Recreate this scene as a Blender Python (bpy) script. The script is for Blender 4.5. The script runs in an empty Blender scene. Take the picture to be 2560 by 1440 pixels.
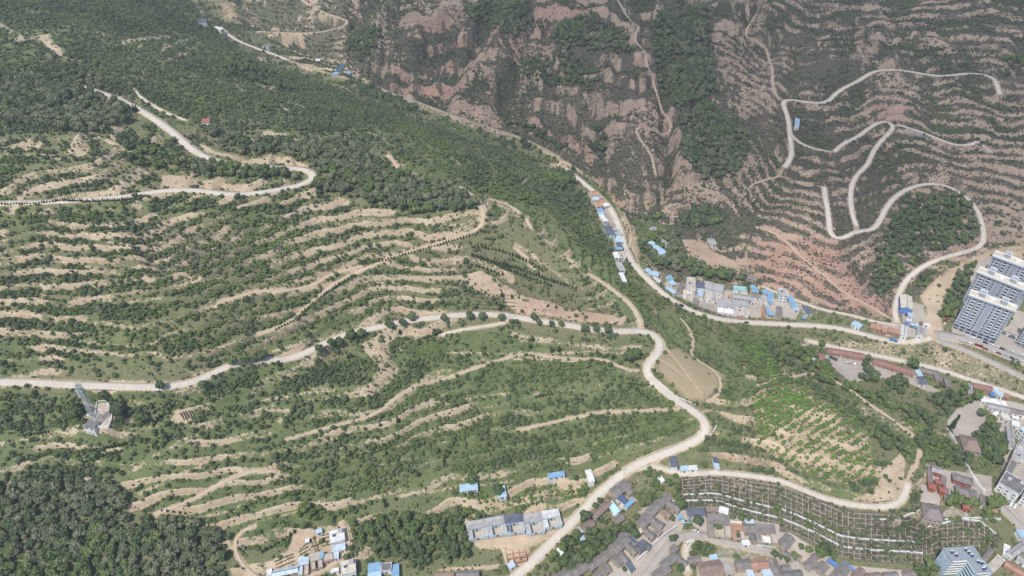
import bpy, bmesh, math, random
import numpy as np
from mathutils import Vector
random.seed(11)
R = np.random.default_rng(11)
rad = math.radians

# ------------------------------------------------------------------ camera, sky, sun, exposure
CAM_H, PITCH, FOC = 420.0, rad(38.5), 1707.0          # drone height above the valley road, tilt below the horizon, focal length (pixels of a 2560 wide frame)
scene = bpy.context.scene
cam_data = bpy.data.cameras.new("camera"); cam = bpy.data.objects.new("camera", cam_data)
scene.collection.objects.link(cam)
cam.location = (0, 0, CAM_H); cam.rotation_euler = (math.pi / 2 - PITCH, 0, 0)
cam_data.sensor_width = 36.0; cam_data.lens = 36.0 * FOC / 2560.0
cam_data.clip_start = 1.0; cam_data.clip_end = 6000.0
scene.camera = cam
world = bpy.data.worlds.new("World"); scene.world = world; world.use_nodes = True
SUN_EL, SUN_AZ = rad(58), rad(218)                    # azimuth clockwise from north (+Y): behind the drone, to the left
nt = world.node_tree
sky = nt.nodes.new("ShaderNodeTexSky"); sky.sky_type = 'NISHITA'; sky.sun_disc = False
sky.sun_elevation = SUN_EL; sky.sun_rotation = SUN_AZ; sky.altitude = 1200; sky.dust_density = 2.0
bg = nt.nodes["Background"]; bg.inputs[1].default_value = 0.13
nt.links.new(sky.outputs[0], bg.inputs[0])
sun_data = bpy.data.lights.new("sun", 'SUN'); sun = bpy.data.objects.new("sun", sun_data)
scene.collection.objects.link(sun)
sun_data.energy = 3.3; sun_data.angle = rad(0.53); sun_data.color = (1.0, 0.95, 0.87)
sd = Vector((math.sin(SUN_AZ) * math.cos(SUN_EL), math.cos(SUN_AZ) * math.cos(SUN_EL), math.sin(SUN_EL)))
sun.rotation_euler = (-sd).to_track_quat('-Z', 'Y').to_euler()
scene.view_settings.view_transform = 'Standard'; scene.view_settings.look = 'None'
scene.view_settings.exposure = 0.45; scene.view_settings.gamma = 1.0

# ------------------------------------------------------------------ small helpers
def tag(o, label=None, cat=None, group=None, kind=None):
    if label: o['label'] = label
    if cat: o['category'] = cat
    if group: o['group'] = group
    if kind: o['kind'] = kind
    return o
def link(o, parent=None):
    scene.collection.objects.link(o)
    if parent: o.parent = parent
    return o
def empty(name, loc, rz=0.0):
    o = bpy.data.objects.new(name, None); o.location = loc; o.rotation_euler = (0, 0, rz); o.empty_display_size = 1
    return link(o)
def mesh_np(name, v, f, mats=(), fm=None, smooth=False, uv=None):
    """mesh from numpy points and faces (quads or tris, one array)"""
    me = bpy.data.meshes.new(name)
    v = np.asarray(v, np.float32); f = np.asarray(f, np.int32); n, k = f.shape
    me.vertices.add(len(v)); me.vertices.foreach_set("co", v.ravel())
    me.loops.add(n * k); me.loops.foreach_set("vertex_index", f.ravel())
    me.polygons.add(n); me.polygons.foreach_set("loop_start", np.arange(0, n * k, k, dtype=np.int32))
    for m in mats: me.materials.append(m)
    if fm is not None: me.polygons.foreach_set("material_index", np.asarray(fm, np.int32))
    if smooth: me.polygons.foreach_set("use_smooth", np.ones(n, bool))
    me.update(); me.validate()
    return me

# ------------------------------------------------------------------ noise
def _hash(ix, iy, s):
    h = (ix.astype(np.int64) * 374761393 + iy.astype(np.int64) * 668265263 + s * 982451653) & 0x7fffffff
    h = ((h ^ (h >> 13)) * 1274126177) & 0x7fffffff
    return ((h ^ (h >> 16)) & 0xffff) / 65535.0
def vnoise(x, y, s=0):
    ix = np.floor(x); iy = np.floor(y); fx = x - ix; fy = y - iy
    fx = fx * fx * fx * (fx * (fx * 6 - 15) + 10); fy = fy * fy * fy * (fy * (fy * 6 - 15) + 10)
    ix = ix.astype(np.int64); iy = iy.astype(np.int64)
    a = _hash(ix, iy, s); b = _hash(ix + 1, iy, s); c = _hash(ix, iy + 1, s); d = _hash(ix + 1, iy + 1, s)
    return (a + (b - a) * fx) * (1 - fy) + (c + (d - c) * fx) * fy
def fbm(x, y, scale, octv=3, s=0):
    """0..1"""
    t = 0.0; amp = 1.0; tot = 0.0; ca, sa = 0.8, 0.6
    x = np.asarray(x) / scale; y = np.asarray(y) / scale
    for o in range(octv):
        t = t + amp * vnoise(x, y, s + o); tot += amp; amp *= 0.5
        x, y = (x * ca - y * sa) * 2.03 + 17.3, (x * sa + y * ca) * 2.03 - 9.1
    return t / tot
def sstep(a, b, x):
    t = np.clip((x - a) / (b - a), 0, 1); return t * t * (3 - 2 * t)

# ------------------------------------------------------------------ photo pixel <-> world
SP, CP = math.sin(PITCH), math.cos(PITCH)
def rays(px, py):
    a = (np.asarray(px, float) - 1280) / FOC; b = (720 - np.asarray(py, float)) / FOC
    return a, CP + b * SP, -SP + b * CP                # x, y, z per unit depth
def at_z(px, py, z):
    a, b, c = rays(px, py); t = (z - CAM_H) / c
    return a * t, b * t
def to_px(x, y, z):
    dz = z - CAM_H; dep = y * CP - dz * SP; up = y * SP + dz * CP
    return 1280 + FOC * x / dep, 720 - FOC * up / dep

# ------------------------------------------------------------------ the lie of the land: (photo x, photo y, height)
LAND = """540 60 75;700 130 62;850 180 52;1000 240 44;1290 330 30;1400 385 25;1480 440 20;1560 540 15;1590 620 11;1680 720 8;1800 790 5;2050 805 2;2300 835 0;2560 940 -3;
2400 1000 -5;2100 900 -2;1300 1430 -2;1500 1400 -3;1640 1400 -1;1900 1370 -3;2100 1440 -5;2500 1440 -6;2540 1250 -3;2450 1150 -1;2420 1040 -2;850 1400 8;500 1440 15;200 1400 15;0 1440 15;
0 1200 40;300 1200 38;0 955 72;430 965 64;650 900 60;870 830 55;1000 803 52;1200 787 48;1400 810 43;1560 828 39;1640 850 36;1600 920 34;1700 1000 28;1790 1060 23;1700 1120 17;1560 1190 10;
1440 1300 3;1720 940 38;1800 940 34;1900 980 30;2030 1000 28;2150 1080 23;2250 1190 14;2000 930 14;2200 1010 6;2360 1100 1;1800 1130 18;1650 1165 13;1760 1180 13;1900 1190 12.5;2050 1230 12;
2160 1265 11;2250 1265 11;2275 1210 11;2030 1100 24;2150 1170 18;2000 1200 15;1720 1250 4;1780 1280 -1;2000 1360 -3;2200 1405 -5;2400 1370 -5;2330 1270 9.5;2350 1200 10;2420 1210 8;2520 1340 -3;
900 1000 45;900 1100 33;900 1200 22;900 1290 12;1200 900 42;1200 1000 33;1200 1100 24;1200 1200 12;1300 1330 4;1500 950 35;1500 1050 24;1500 1130 16;1350 1230 8;600 1100 42;600 1200 32;600 1300 22;
780 1400 10;300 1050 57;300 1120 47;0 508 140;240 495 136;430 475 132;600 485 128;740 465 124;795 440 122;760 418 124;600 410 130;450 340 140;350 270 150;240 230 158;0 800 95;0 650 118;
300 850 82;300 700 103;300 600 120;600 850 70;600 700 94;600 580 115;900 750 67;900 620 93;900 540 108;1200 700 66;1210 530 98;1140 465 108;1000 430 113;1350 700 58;1500 770 45;1450 730 51;
1600 790 38;1560 740 48;1450 640 68;1340 560 82;1220 490 98;1100 420 110;960 370 116;800 330 125;1500 600 30;1450 480 30;1350 430 50;1200 350 52;1100 330 70;900 240 62;1000 300 82;700 200 92;
0 200 165;0 0 190;250 120 165;250 0 169;480 0 122;450 40 117;560 130 108;620 150 100;300 200 152;400 130 148;600 0 95;760 0 110;860 40 95;660 80 72;960 120 85;960 0 130;1100 0 125;1100 130 80;
1280 0 130;1280 160 85;1280 250 60;1450 0 140;1450 200 85;1450 330 50;1620 0 150;1620 150 110;1680 280 80;1600 400 45;1600 500 22;1720 400 45;1740 520 20;1800 430 32;1850 300 58;1830 150 90;
1780 0 125;1640 600 15;1780 600 19;1700 640 12;1850 690 8;1960 250 85;1975 330 72;1960 420 60;2080 600 35;2140 575 37;2130 450 55;2180 350 68;2240 305 76;2330 455 50;2450 550 35;2460 610 23;
2400 640 17;2270 690 8;2240 790 1;2400 790 0;2560 700 2;2560 560 42;2080 250 90;2170 180 108;2330 185 112;2480 185 112;2500 240 103;2400 350 80;2450 360 79;2560 350 86;2560 180 124;2560 0 150;
2300 0 148;2100 0 150;1950 0 150;1930 100 122;1900 600 24;1950 700 9;1930 560 30;2200 720 5;2200 600 27;2460 860 -2;1400 1440 -3"""
LAND = np.array([[float(q) for q in r.split()] for r in LAND.replace("\n", "").split(";")])
_lx, _ly = at_z(LAND[:, 0], LAND[:, 1], LAND[:, 2]); _lz = LAND[:, 2]
_S = 100.0
def _phi(r2): return 0.5 * r2 * np.log(r2 + 1e-9)
_P = np.stack([_lx, _ly], 1) / _S; _n = len(_P)
_K = _phi(((_P[:, None] - _P[None]) ** 2).sum(-1)) + np.eye(_n) * 0.03
_Q = np.concatenate([np.ones((_n, 1)), _P], 1)
_A = np.block([[_K, _Q], [_Q.T, np.zeros((3, 3))]])
_w = np.linalg.solve(_A, np.concatenate([_lz, np.zeros(3)]))
BX = np.arange(-1500, 1500.1, 5.0); BY = np.arange(60, 1700.1, 5.0)
_gx, _gy = np.meshgrid(BX / _S, BY / _S)
BASE = _w[_n] + _w[_n + 1] * _gx + _w[_n + 2] * _gy
for i in range(_n): BASE += _w[i] * _phi((_gx - _P[i, 0]) ** 2 + (_gy - _P[i, 1]) ** 2)
BASE = np.clip(BASE, -12, 260)
def bilin(arr, fx, fy):
    h, w = arr.shape
    fx = np.clip(fx, 0, w - 1.001); fy = np.clip(fy, 0, h - 1.001)
    ix = fx.astype(int); iy = fy.astype(int); fx = fx - ix; fy = fy - iy
    return (arr[iy, ix] * (1 - fx) + arr[iy, ix + 1] * fx) * (1 - fy) + (arr[iy + 1, ix] * (1 - fx) + arr[iy + 1, ix + 1] * fx) * fy
def base_z(x, y): return bilin(BASE, (np.asarray(x, float) + 1500) / 5, (np.asarray(y, float) - 60) / 5)
def hit(px, py, zf, n=260):
    """where the rays of photo pixels meet the surface zf(x, y)"""
    a, b, c = rays(px, py); a, b, c = np.atleast_1d(a), np.atleast_1d(b), np.atleast_1d(c)
    ts = np.linspace(150, 1900, n); lo = np.full(a.shape, ts[0]); hi = np.full(a.shape, ts[-1]); done = np.zeros(a.shape, bool)
    for t0, t1 in zip(ts[:-1], ts[1:]):
        below = (CAM_H + c * t1 < zf(a * t1, b * t1)) & ~done
        lo = np.where(below, t0, lo); hi = np.where(below, t1, hi); done |= below
    for _ in range(14):
        m = (lo + hi) / 2; below = CAM_H + c * m < zf(a * m, b * m)
        hi = np.where(below, m, hi); lo = np.where(below, lo, m)
    t = (lo + hi) / 2
    return a * t, b * t, CAM_H + c * t
# ------------------------------------------------------------------ what the photo shows, traced in its pixels and laid on the land
def pts(s): return np.array([[float(q) for q in p.split()] for p in s.split(",")])
# roads: name, width m, surface, trace
ROADS = [
 ("concrete_road", 6.6, "conc", "-70 958,0 953,100 957,200 962,300 966,420 967,470 960,520 942,570 912,620 897,690 903,740 893,800 865,850 838,900 826,960 815,1020 800,1100 792,1180 784,1260 787,1330 799,1420 812,1500 826,1570 828,1620 826,1646 840,1654 864,1645 888,1615 908,1606 925,1625 945,1670 985,1720 1020,1760 1040,1778 1062,1772 1082,1740 1102,1690 1122,1620 1148,1580 1166,1545 1192,1510 1222,1480 1250,1450 1285,1410 1325,1370 1365,1330 1405,1290 1440,1250 1475"),
 ("concrete_road", 6.4, "conc", "-70 512,0 508,100 506,200 500,300 493,380 480,430 474,480 474,540 482,590 488,640 482,700 474,745 464,775 456,790 443,788 431,765 424,720 418,660 420,617 417,583 413,540 402,500 387,467 363,443 340,400 307,353 277,293 247,213 220,150 205"),
 ("concrete_road", 5.8, "conc", "1403 413,1427 430,1447 447,1481 475,1498 490,1518 508,1529 524,1539 545,1549 568,1557 594,1564 621,1574 642,1588 664,1605 683,1632 710,1663 737,1697 760,1730 777,1780 793,1830 802,1920 808,2003 812,2087 818,2153 833,2203 847,2253 857,2303 850,2335 842"),
 ("street", 12.0, "asph", "2325 838,2350 836,2380 838,2430 853,2480 870,2530 891,2570 908,2620 930"),
 ("street", 6.5, "asph", "2330 846,2380 863,2422 878,2463 897,2505 917,2555 940,2620 972"),
 ("lane", 3.2, "conc", "1900 712,1945 733,2000 753,2060 775,2120 785,2170 800,2220 810,2246 813"),
 ("concrete_road", 5.0, "conc", "2246 813,2237 790,2240 760,2247 738,2255 715,2275 690,2310 664,2360 643,2410 630,2462 612,2460 590,2455 550,2440 515,2400 480,2360 460,2330 457,2280 467,2240 490,2215 520,2200 550,2185 575,2160 578,2143 574,2130 582,2105 600,2082 600,2075 590,2073 550,2066 505,2060 475,2062 460"),
 ("concrete_road", 4.6, "conc", "2143 574,2132 540,2126 500,2128 470,2140 440,2170 410,2180 385,2200 355,2225 330,2238 309,2210 302,2195 305,2160 330,2140 345,2112 356,2096 370,2082 382"),
 ("concrete_road", 4.6, "conc", "2240 309,2260 317,2300 328,2340 345,2380 360,2410 368,2440 355,2450 350"),
 ("path", 2.6, "conc", "2456 352,2470 368,2488 384"),
 ("concrete_road", 5.2, "conc", "2500 243,2495 215,2480 190,2440 183,2400 185,2350 191,2300 183,2240 174,2180 177,2170 188,2140 205,2100 225,2078 245,2070 258,2040 258,2000 253,1955 247,1966 280,1973 310,1975 340,1980 380,1975 400,1957 425"),
 ("lane", 3.4, "conc", "1977 335,2000 358,2040 372,2080 382"),
 ("concrete_road", 4.4, "conc", "1545 1188,1573 1174,1613 1163,1645 1163,1665 1172,1682 1182,1707 1188,1763 1180,1813 1182,1870 1188,1920 1195,1953 1200,2003 1220,2053 1243,2120 1260,2187 1267,2237 1266,2260 1247,2267 1220,2273 1200"),
 ("path", 1.7, "dirt", "2273 1200,2280 1177,2297 1147,2300 1123"),
 ("village_road", 5.6, "asph", "1600 1460,1636 1412,1664 1370,1690 1342,1712 1331,1736 1332,1777 1347,1847 1362,1930 1379,1985 1407,2040 1436,2080 1460"),
 ("lane", 4.6, "conc", "1742 1343,1718 1350,1708 1365,1712 1386,1722 1413,1718 1440"),
 ("village_road", 6.0, "asph", "2467 1229,2491 1251,2513 1279,2539 1303,2570 1335"),
 ("dirt_lane", 3.6, "dirt", "848 1300,856 1310,869 1325,875 1349,872 1370,854 1393,826 1415,784 1435,740 1452"),
 ("dirt_track", 3.4, "dirt", "1604 822,1600 800,1580 763,1557 743,1510 707,1470 680"),
 ("dirt_track", 3.2, "dirt", "1130 460,1170 480,1200 510,1212 547,1200 573,1140 593,1073 615,1007 633,940 660,900 677,857 697,813 727,780 757,750 783,713 813,640 835"),
 ("dirt_track", 2.8, "dirt", "540 753,640 722,720 722,763 717,797 700,823 680,857 670,907 665"),
 ("concrete_road", 4.2, "dirt", "745 -10,757 0,783 20,827 37,867 50,866 60,827 75,767 83,700 82,640 78"),
 ("concrete_road", 5.0, "conc", "545 62,583 95,640 120,690 138,723 152"),
 ("lane", 3.0, "conc", "333 217,350 240,383 262,420 283,470 300"),
 ("footpath", 2.2, "dirt", "1540 0,1600 43,1587 77,1613 110,1627 167,1643 207,1663 247,1677 283,1683 303,1633 312,1588 318,1600 347,1627 380,1643 430"),
 ("footpath", 2.2, "dirt", "1900 13,1870 47,1890 75,1920 95,1925 120,1930 160,1932 210,1940 235,1953 248"),
 ("footpath", 1.5, "dirt", "707 1097,773 1078,873 1050,940 1030,990 993,1040 960,1100 945,1190 917,1270 893,1321 883,1374 891,1438 897,1510 897,1542 912,1574 922,1600 920"),
 ("footpath", .8, "dirt", "1657 862,1690 900,1740 965,1760 990"),
 ("footpath", .7, "dirt", "1643 893,1700 932,1730 958"),
 ("footpath", 1.0, "dirt", "1700 790,1720 815,1735 850,1730 885,1790 930,1803 960,1795 985,1765 1005"),
 ("footpath", 2.4, "dirt", "1215 490,1280 513,1315 545,1333 575"),
 ("footpath", 2.0, "dirt", "963 383,985 400,990 415,1007 433"),
 ("footpath", 1.8, "dirt", "1282 612,1325 653"),
 ("footpath", 2.0, "dirt", "1975 938,2040 934,2090 955,2130 975,2147 990,2187 1017,2253 1060,2293 1093"),
 ("footpath", 1.8, "dirt", "640 1310,610 1323,590 1330,587 1377,617 1420,650 1445"),
 ("lane", 5.2, "conc", "2010 849,2043 856,2068 864,2136 878,2216 893,2269 905,2330 918,2402 940,2443 955,2499 972,2560 993,2610 1012"),
 ("footpath", 1.6, "dirt", "1556 640,1575 610,1590 560,1620 548,1600 566"),
 ("footpath", 1.8, "dirt", "1890 560,1950 590,2000 640,2060 690,2130 740,2200 780,2240 805"),
 ("lane", 3.0, "conc", "1270 803,1220 815,1130 825,1095 835"),
 ("footpath", 2.0, "dirt", "1520 806,1545 800,1568 794,1560 788"),
 ("footpath", 2.4, "dirt", "700 1180,640 1170,560 1200,470 1250,380 1290"),
 ("footpath", 1.4, "dirt", "1290 1075,1400 1050,1500 1030,1570 1028,1700 1022"),
 ("footpath", 1.5, "dirt", "880 1420,840 1440"),
]
ROADS.append(("stream_bed", 4.0, "bed", "723 152,780 170,850 192,930 212,985 236,1060 262,1130 288,1200 312,1280 336,1340 362,1395 392"))
ROADS.append(("footpath", 1.8, "bed", "1395 392,1440 405,1500 438,1548 500,1572 560,1586 610,1596 660"))
ROADS.append(("footpath", 1.6, "dirt", "1957 425,1925 442,1885 462,1872 475"))
# ground cover: layer, value, edge softness px, trace (polygons), half-width given -> stroked line
COVER = []
def G(layer, val, s, w=None, soft=6): COVER.append((layer, val, pts(s), w, soft))
# bare loess banks and dirt
for s, w in (("0 580,67 577,110 590,167 567,213 583,333 617,433 607,567 590", 7), ("640 577,700 560", 6), ("0 640,67 640,117 633,167 653,233 667,300 660,383 660,433 683,500 693", 9),
    ("640 640,700 655,780 640", 11), ("100 737,200 747,283 757,333 753,400 743,433 713,547 693", 8), ("0 780,67 780,117 793,180 800,300 813,347 820,417 800,500 773,550 753,640 735,760 720", 9),
    ("83 823,100 845,167 848,267 862,350 868,383 857,423 833,500 813,567 800,640 790,760 782", 7), ("80 867,167 872,233 879,317 889,383 882,413 897,500 887,567 863,640 840", 8), ("0 944,100 946,250 948,417 949", 6),
    ("0 288,90 283,200 300", 8), ("0 346,100 343,190 345", 6), ("0 388,90 385,180 395", 7), ("0 441,100 440,160 446", 6), ("180 405,250 440,320 462,380 476", 9), ("200 320,260 345,330 385", 8),
    ("260 240,300 265,345 290", 10), ("560 912,600 893,650 880,740 862,800 843,880 812,950 797,1000 790", 7), ("1150 775,1300 783,1420 800", 7), ("945 642,1010 622,1070 602", 10), ("1110 590,1180 560,1205 530", 8),
    ("840 560,930 545,1000 552", 10), ("900 580,960 575,1010 583", 7), ("1060 560,1150 560,1200 545", 8), ("1060 655,1180 640,1280 690", 14), ("880 710,1000 700,1120 690", 8), ("990 690,1100 690", 6),
    ("760 800,850 780,940 770", 6), ("1330 640,1400 690,1440 720", 6), ("650 1000,720 990,800 975,910 965", 6), ("770 1000,900 970", 9), ("660 1020,730 1025", 7), ("600 1140,680 1130,760 1115,940 1050", 5),
    ("660 1170,760 1160,880 1135,930 1125", 7), ("760 1200,900 1170,1040 1140", 5), ("1090 1010,1200 990,1270 985", 7), ("1100 1040,1280 1005,1340 985,1500 965", 4), ("1000 1240,1130 1215,1280 1200", 7), ("880 1255,1010 1225", 6),
    ("640 1300,760 1270,850 1230", 5), ("1000 870,1060 830,1110 820", 8), ("1120 880,1280 885,1500 880,1590 880", 7), ("1280 835,1400 855,1500 870,1600 865", 8), ("1300 850,1500 865", 7), ("1180 900,1270 900,1330 895,1440 905", 6),
    ("1480 1110,1600 1080,1700 1060", 6), ("1370 1065,1500 1040,1640 1028", 4), ("1450 1150,1560 1120,1660 1095", 7), ("1270 1215,1400 1200,1470 1185", 6), ("1170 1290,1300 1260,1450 1250,1490 1230", 7),
    ("320 1180,400 1130,480 1090,520 1075", 8), ("350 1230,420 1200,500 1160", 9), ("0 1180,60 1160,130 1140", 6), ("0 1110,100 1090,250 1075,380 1070,450 1040", 7), ("370 1290,450 1288,500 1313,560 1340", 9),
    ("500 1290,580 1270,640 1240", 10), ("280 1020,300 1000", 5), ("1870 940,1920 950,1960 930", 8), ("1700 1060,1740 1045", 6), ("2150 1010,2200 1030,2260 1060,2300 1070,2370 1090", 9), ("2300 1100,2330 1130", 10),
    ("60 420,110 417", 3), ("560 205,580 225", 4), ("600 210,610 230", 3), ("628 248,640 280", 4), ("660 215,690 225", 12), ("720 255,760 270", 6), ("880 355,900 362", 4), ("990 325,1010 335", 3), ("1110 400,1130 417", 4), ("1145 420,1160 430", 3),
    ("270 105,420 90", 4), ("430 100,500 95", 4), ("400 140,420 110", 4), ("420 150,500 105", 4), ("640 145,690 155", 8), ("1300 470,1320 440", 5), ("1225 410,1240 460", 4)):
    G("soil", 0.85, s, w * .75, 8)
for s in ("480 338,530 372,620 393,700 383,770 408,775 420,700 412,610 408,515 384", "400 428,470 440,560 450,650 464,745 452,610 480,480 464,400 472", "1180 690,1260 712,1330 738,1430 764,1570 795,1560 812,1440 802,1290 778,1250 745,1190 725",
    "85 95,120 85,160 130,150 140,110 115", "0 55,50 88,40 92,0 70", "1120 690,1200 670,1300 720,1340 760,1240 740", "1700 590,1740 590,1840 650,1880 670,1840 680,1770 660,1720 630", "2430 640,2480 620,2560 610,2560 650,2500 640,2400 690,2350 720,2345 780,2355 830,2320 830,2318 760,2330 710,2380 670",
    "1930 580,2075 600,2050 600,1975 600", "420 1050,440 1020,500 1030,470 1060,430 1062", "330 1305,365 1305,365 1330,325 1325", "730 1330,770 1320,820 1330,860 1330,870 1380,800 1430,670 1440,660 1410,720 1370", "1250 1370,1330 1355,1320 1400,1270 1430", "1160 1350,1400 1290,1440 1290,1400 1330,1330 1370,1200 1375",
    "1060 1430,1130 1415,1250 1410,1240 1425", "2200 1240,2260 1220,2270 1150,2250 1130,2220 1160,2180 1230", "2400 560,2470 520,2490 480,2450 540", "2190 285,2260 250,2262 285,2190 300", "2110 305,2160 270,2160 285,2120 310", "2230 65,2300 75,2380 105,2400 118,2360 118,2290 85",
    "2460 230,2480 260,2500 260,2490 240", "720 1030,700 1060,690 1050"):
    G("soil", 0.95, s, None, 5)
# red earth
for s in ("1930 580,2075 600,2090 620,2160 690,2230 780,2130 770,2010 740,1900 700,1880 620", "1150 20,1450 0,1500 60,1300 130,1100 150,940 130,960 60", "900 170,1000 200,1300 280,1480 390,1500 330,1250 210,1000 150", "1590 100,1660 200,1670 300,1590 260,1560 150", "1960 140,2080 140,2050 230,1990 240"):
    G("red", 0.75, s, None, 25)
for s in ("2180 240,2270 240,2265 305,2180 305", "1330 730,1500 790,1560 800,1400 800,1280 770", "1780 1130,1900 1130,1980 1170,1800 1160"): G("red", 0.55, s, None, 15)
# dry brown scrub ground of the far mountain
G("dry", 1.0, "860 -40,870 180,1000 235,1130 290,1290 330,1400 380,1480 430,1560 520,1590 600,1650 690,1800 715,1900 710,2060 780,2240 800,2330 700,2480 620,2620 600,2620 -40", None, 22)
G("dry", 0.55, "560 -40,860 -40,870 180,740 130,600 60", None, 20)
G("dry", 0.35, "1030 640,1200 610,1400 700,1560 800,1280 780,1180 740", None, 30); G("dry", 0.4, "300 560,620 560,700 660,500 700,350 690", None, 40)
# lush grass
for s, v in (("1500 560,1370 560,1440 640,1560 760,1600 780,1640 800,1560 720,1500 640", .8), ("700 1180,900 1130,1000 1110,1250 1060,1500 1000,1650 960,1720 1030,1600 1090,1300 1180,1000 1230,850 1260", .75), ("400 1230,560 1190,660 1190,620 1260,500 1280,390 1270", .8),
    ("1000 870,1090 850,1130 870,1120 890,1010 890", .95), ("1110 840,1280 830,1300 870,1130 880", .7), ("0 860,80 850,100 940,0 945", .7), ("640 880,760 820,860 770,940 800,800 840,660 890", .65), ("1640 790,1740 800,1800 900,1700 880,1650 840", .6), ("1490 480,1420 400,1480 430,1560 540,1600 660,1570 620", .8),
    ("600 0,760 10,760 40,640 30", .7), ("340 40,410 60,410 80,360 60", .8), ("1230 370,1300 430,1320 480,1220 440", .7), ("620 1310,760 1260,760 1310,620 1360", .8), ("2020 440,2080 400,2060 470,2120 560,2090 590,2070 520", .6), ("2140 500,2200 440,2210 500,2170 570,2150 560", .6), ("1990 350,2090 390,2060 420,1990 440", .55), ("1820 850,1900 900,1900 960,1800 1000,1790 900", .6), ("2080 960,2200 1000,2300 1120,2270 1150,2180 1050,2060 980", .6), ("1950 1180,2040 1200,2160 1230,2160 1250,2050 1240", .6)):
    G("grass", v, s, None, 14)
G("knoll", 1.0, "1640 890,1690 870,1800 930,1805 960,1760 1000,1720 995,1650 930", None, 5)
# paved yards, plazas, river bed
for s, v in (("2380 818,2400 814,2515 860,2490 874,2380 838", 1.), ("2277 1197,2305 1207,2303 1253,2352 1262,2346 1228,2318 1208", 1.), ("2375 1030,2460 990,2465 1060,2430 1090,2380 1090,2365 1070", .8), ("2060 885,2150 900,2290 930,2320 960,2380 990,2320 980,2250 950,2180 945,2130 960,2060 900", .7),
    ("1480 1445,1580 1350,1640 1300,1600 1270,1700 1245,1720 1290,1700 1335,1660 1370,1620 1445", .75), ("1745 1410,1790 1398,1920 1395,2010 1420,2280 1425,2280 1445,1740 1445", .75), ("1940 1330,1975 1330,2080 1395,2060 1425,1990 1400,1940 1370", .7), ("1490 480,1520 505,1550 570,1565 650,1540 680,1530 600,1500 540,1475 500", .6), ("1660 700,1720 710,1800 720,1920 740,2010 760,1990 800,1830 795,1750 770,1660 725", .6), ("2170 812,2260 810,2330 815,2320 845,2210 842", .6), ("2250 745,2310 760,2325 830,2255 810", .6),
    ("241 1000,264 1000,282 1017,280 1050,274 1074,211 1068,238 1042", 1.), ("1165 1310,1395 1275,1405 1320,1180 1352", .8), ("1570 1230,1600 1250,1550 1280,1540 1265", .6), ("1590 1280,1680 1240,1720 1290,1680 1340,1580 1370,1640 1300", .7), ("1700 1290,1770 1280,1950 1310,1950 1370,1770 1340", .7), ("1500 1440,1590 1350,1650 1330,1600 1440", .7),
    ("1740 1390,2000 1400,2260 1425,2260 1445,1740 1445", .7), ("2500 1270,2560 1250,2560 1330,2530 1290", .8), ("2510 1130,2560 1110,2560 1250,2500 1220", .7), ("2450 985,2560 1010,2560 1100,2490 1080,2470 1010", .8), ("2505 820,2560 800,2560 900,2490 860", .8), ("1790 1362,1920 1385,1900 1405,1790 1392", .45), ("2320 1165,2480 1190,2480 1260,2410 1240,2330 1220", .8), ("2380 1260,2440 1290,2400 1300,2340 1290", .5)):
    G("pave", v, s, None, 5)
for s, w in (("970 225,1050 260,1130 285,1200 310,1290 330,1370 375,1440 410,1500 445,1545 500,1560 540,1580 590,1590 640", 13),): G("gravel", 0.8, s, w, 6)
G("gravel", .5, "2330 850,2440 890,2560 950,2560 985,2440 950,2300 905,2060 860,2010 845,2200 855", None, 8)
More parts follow.
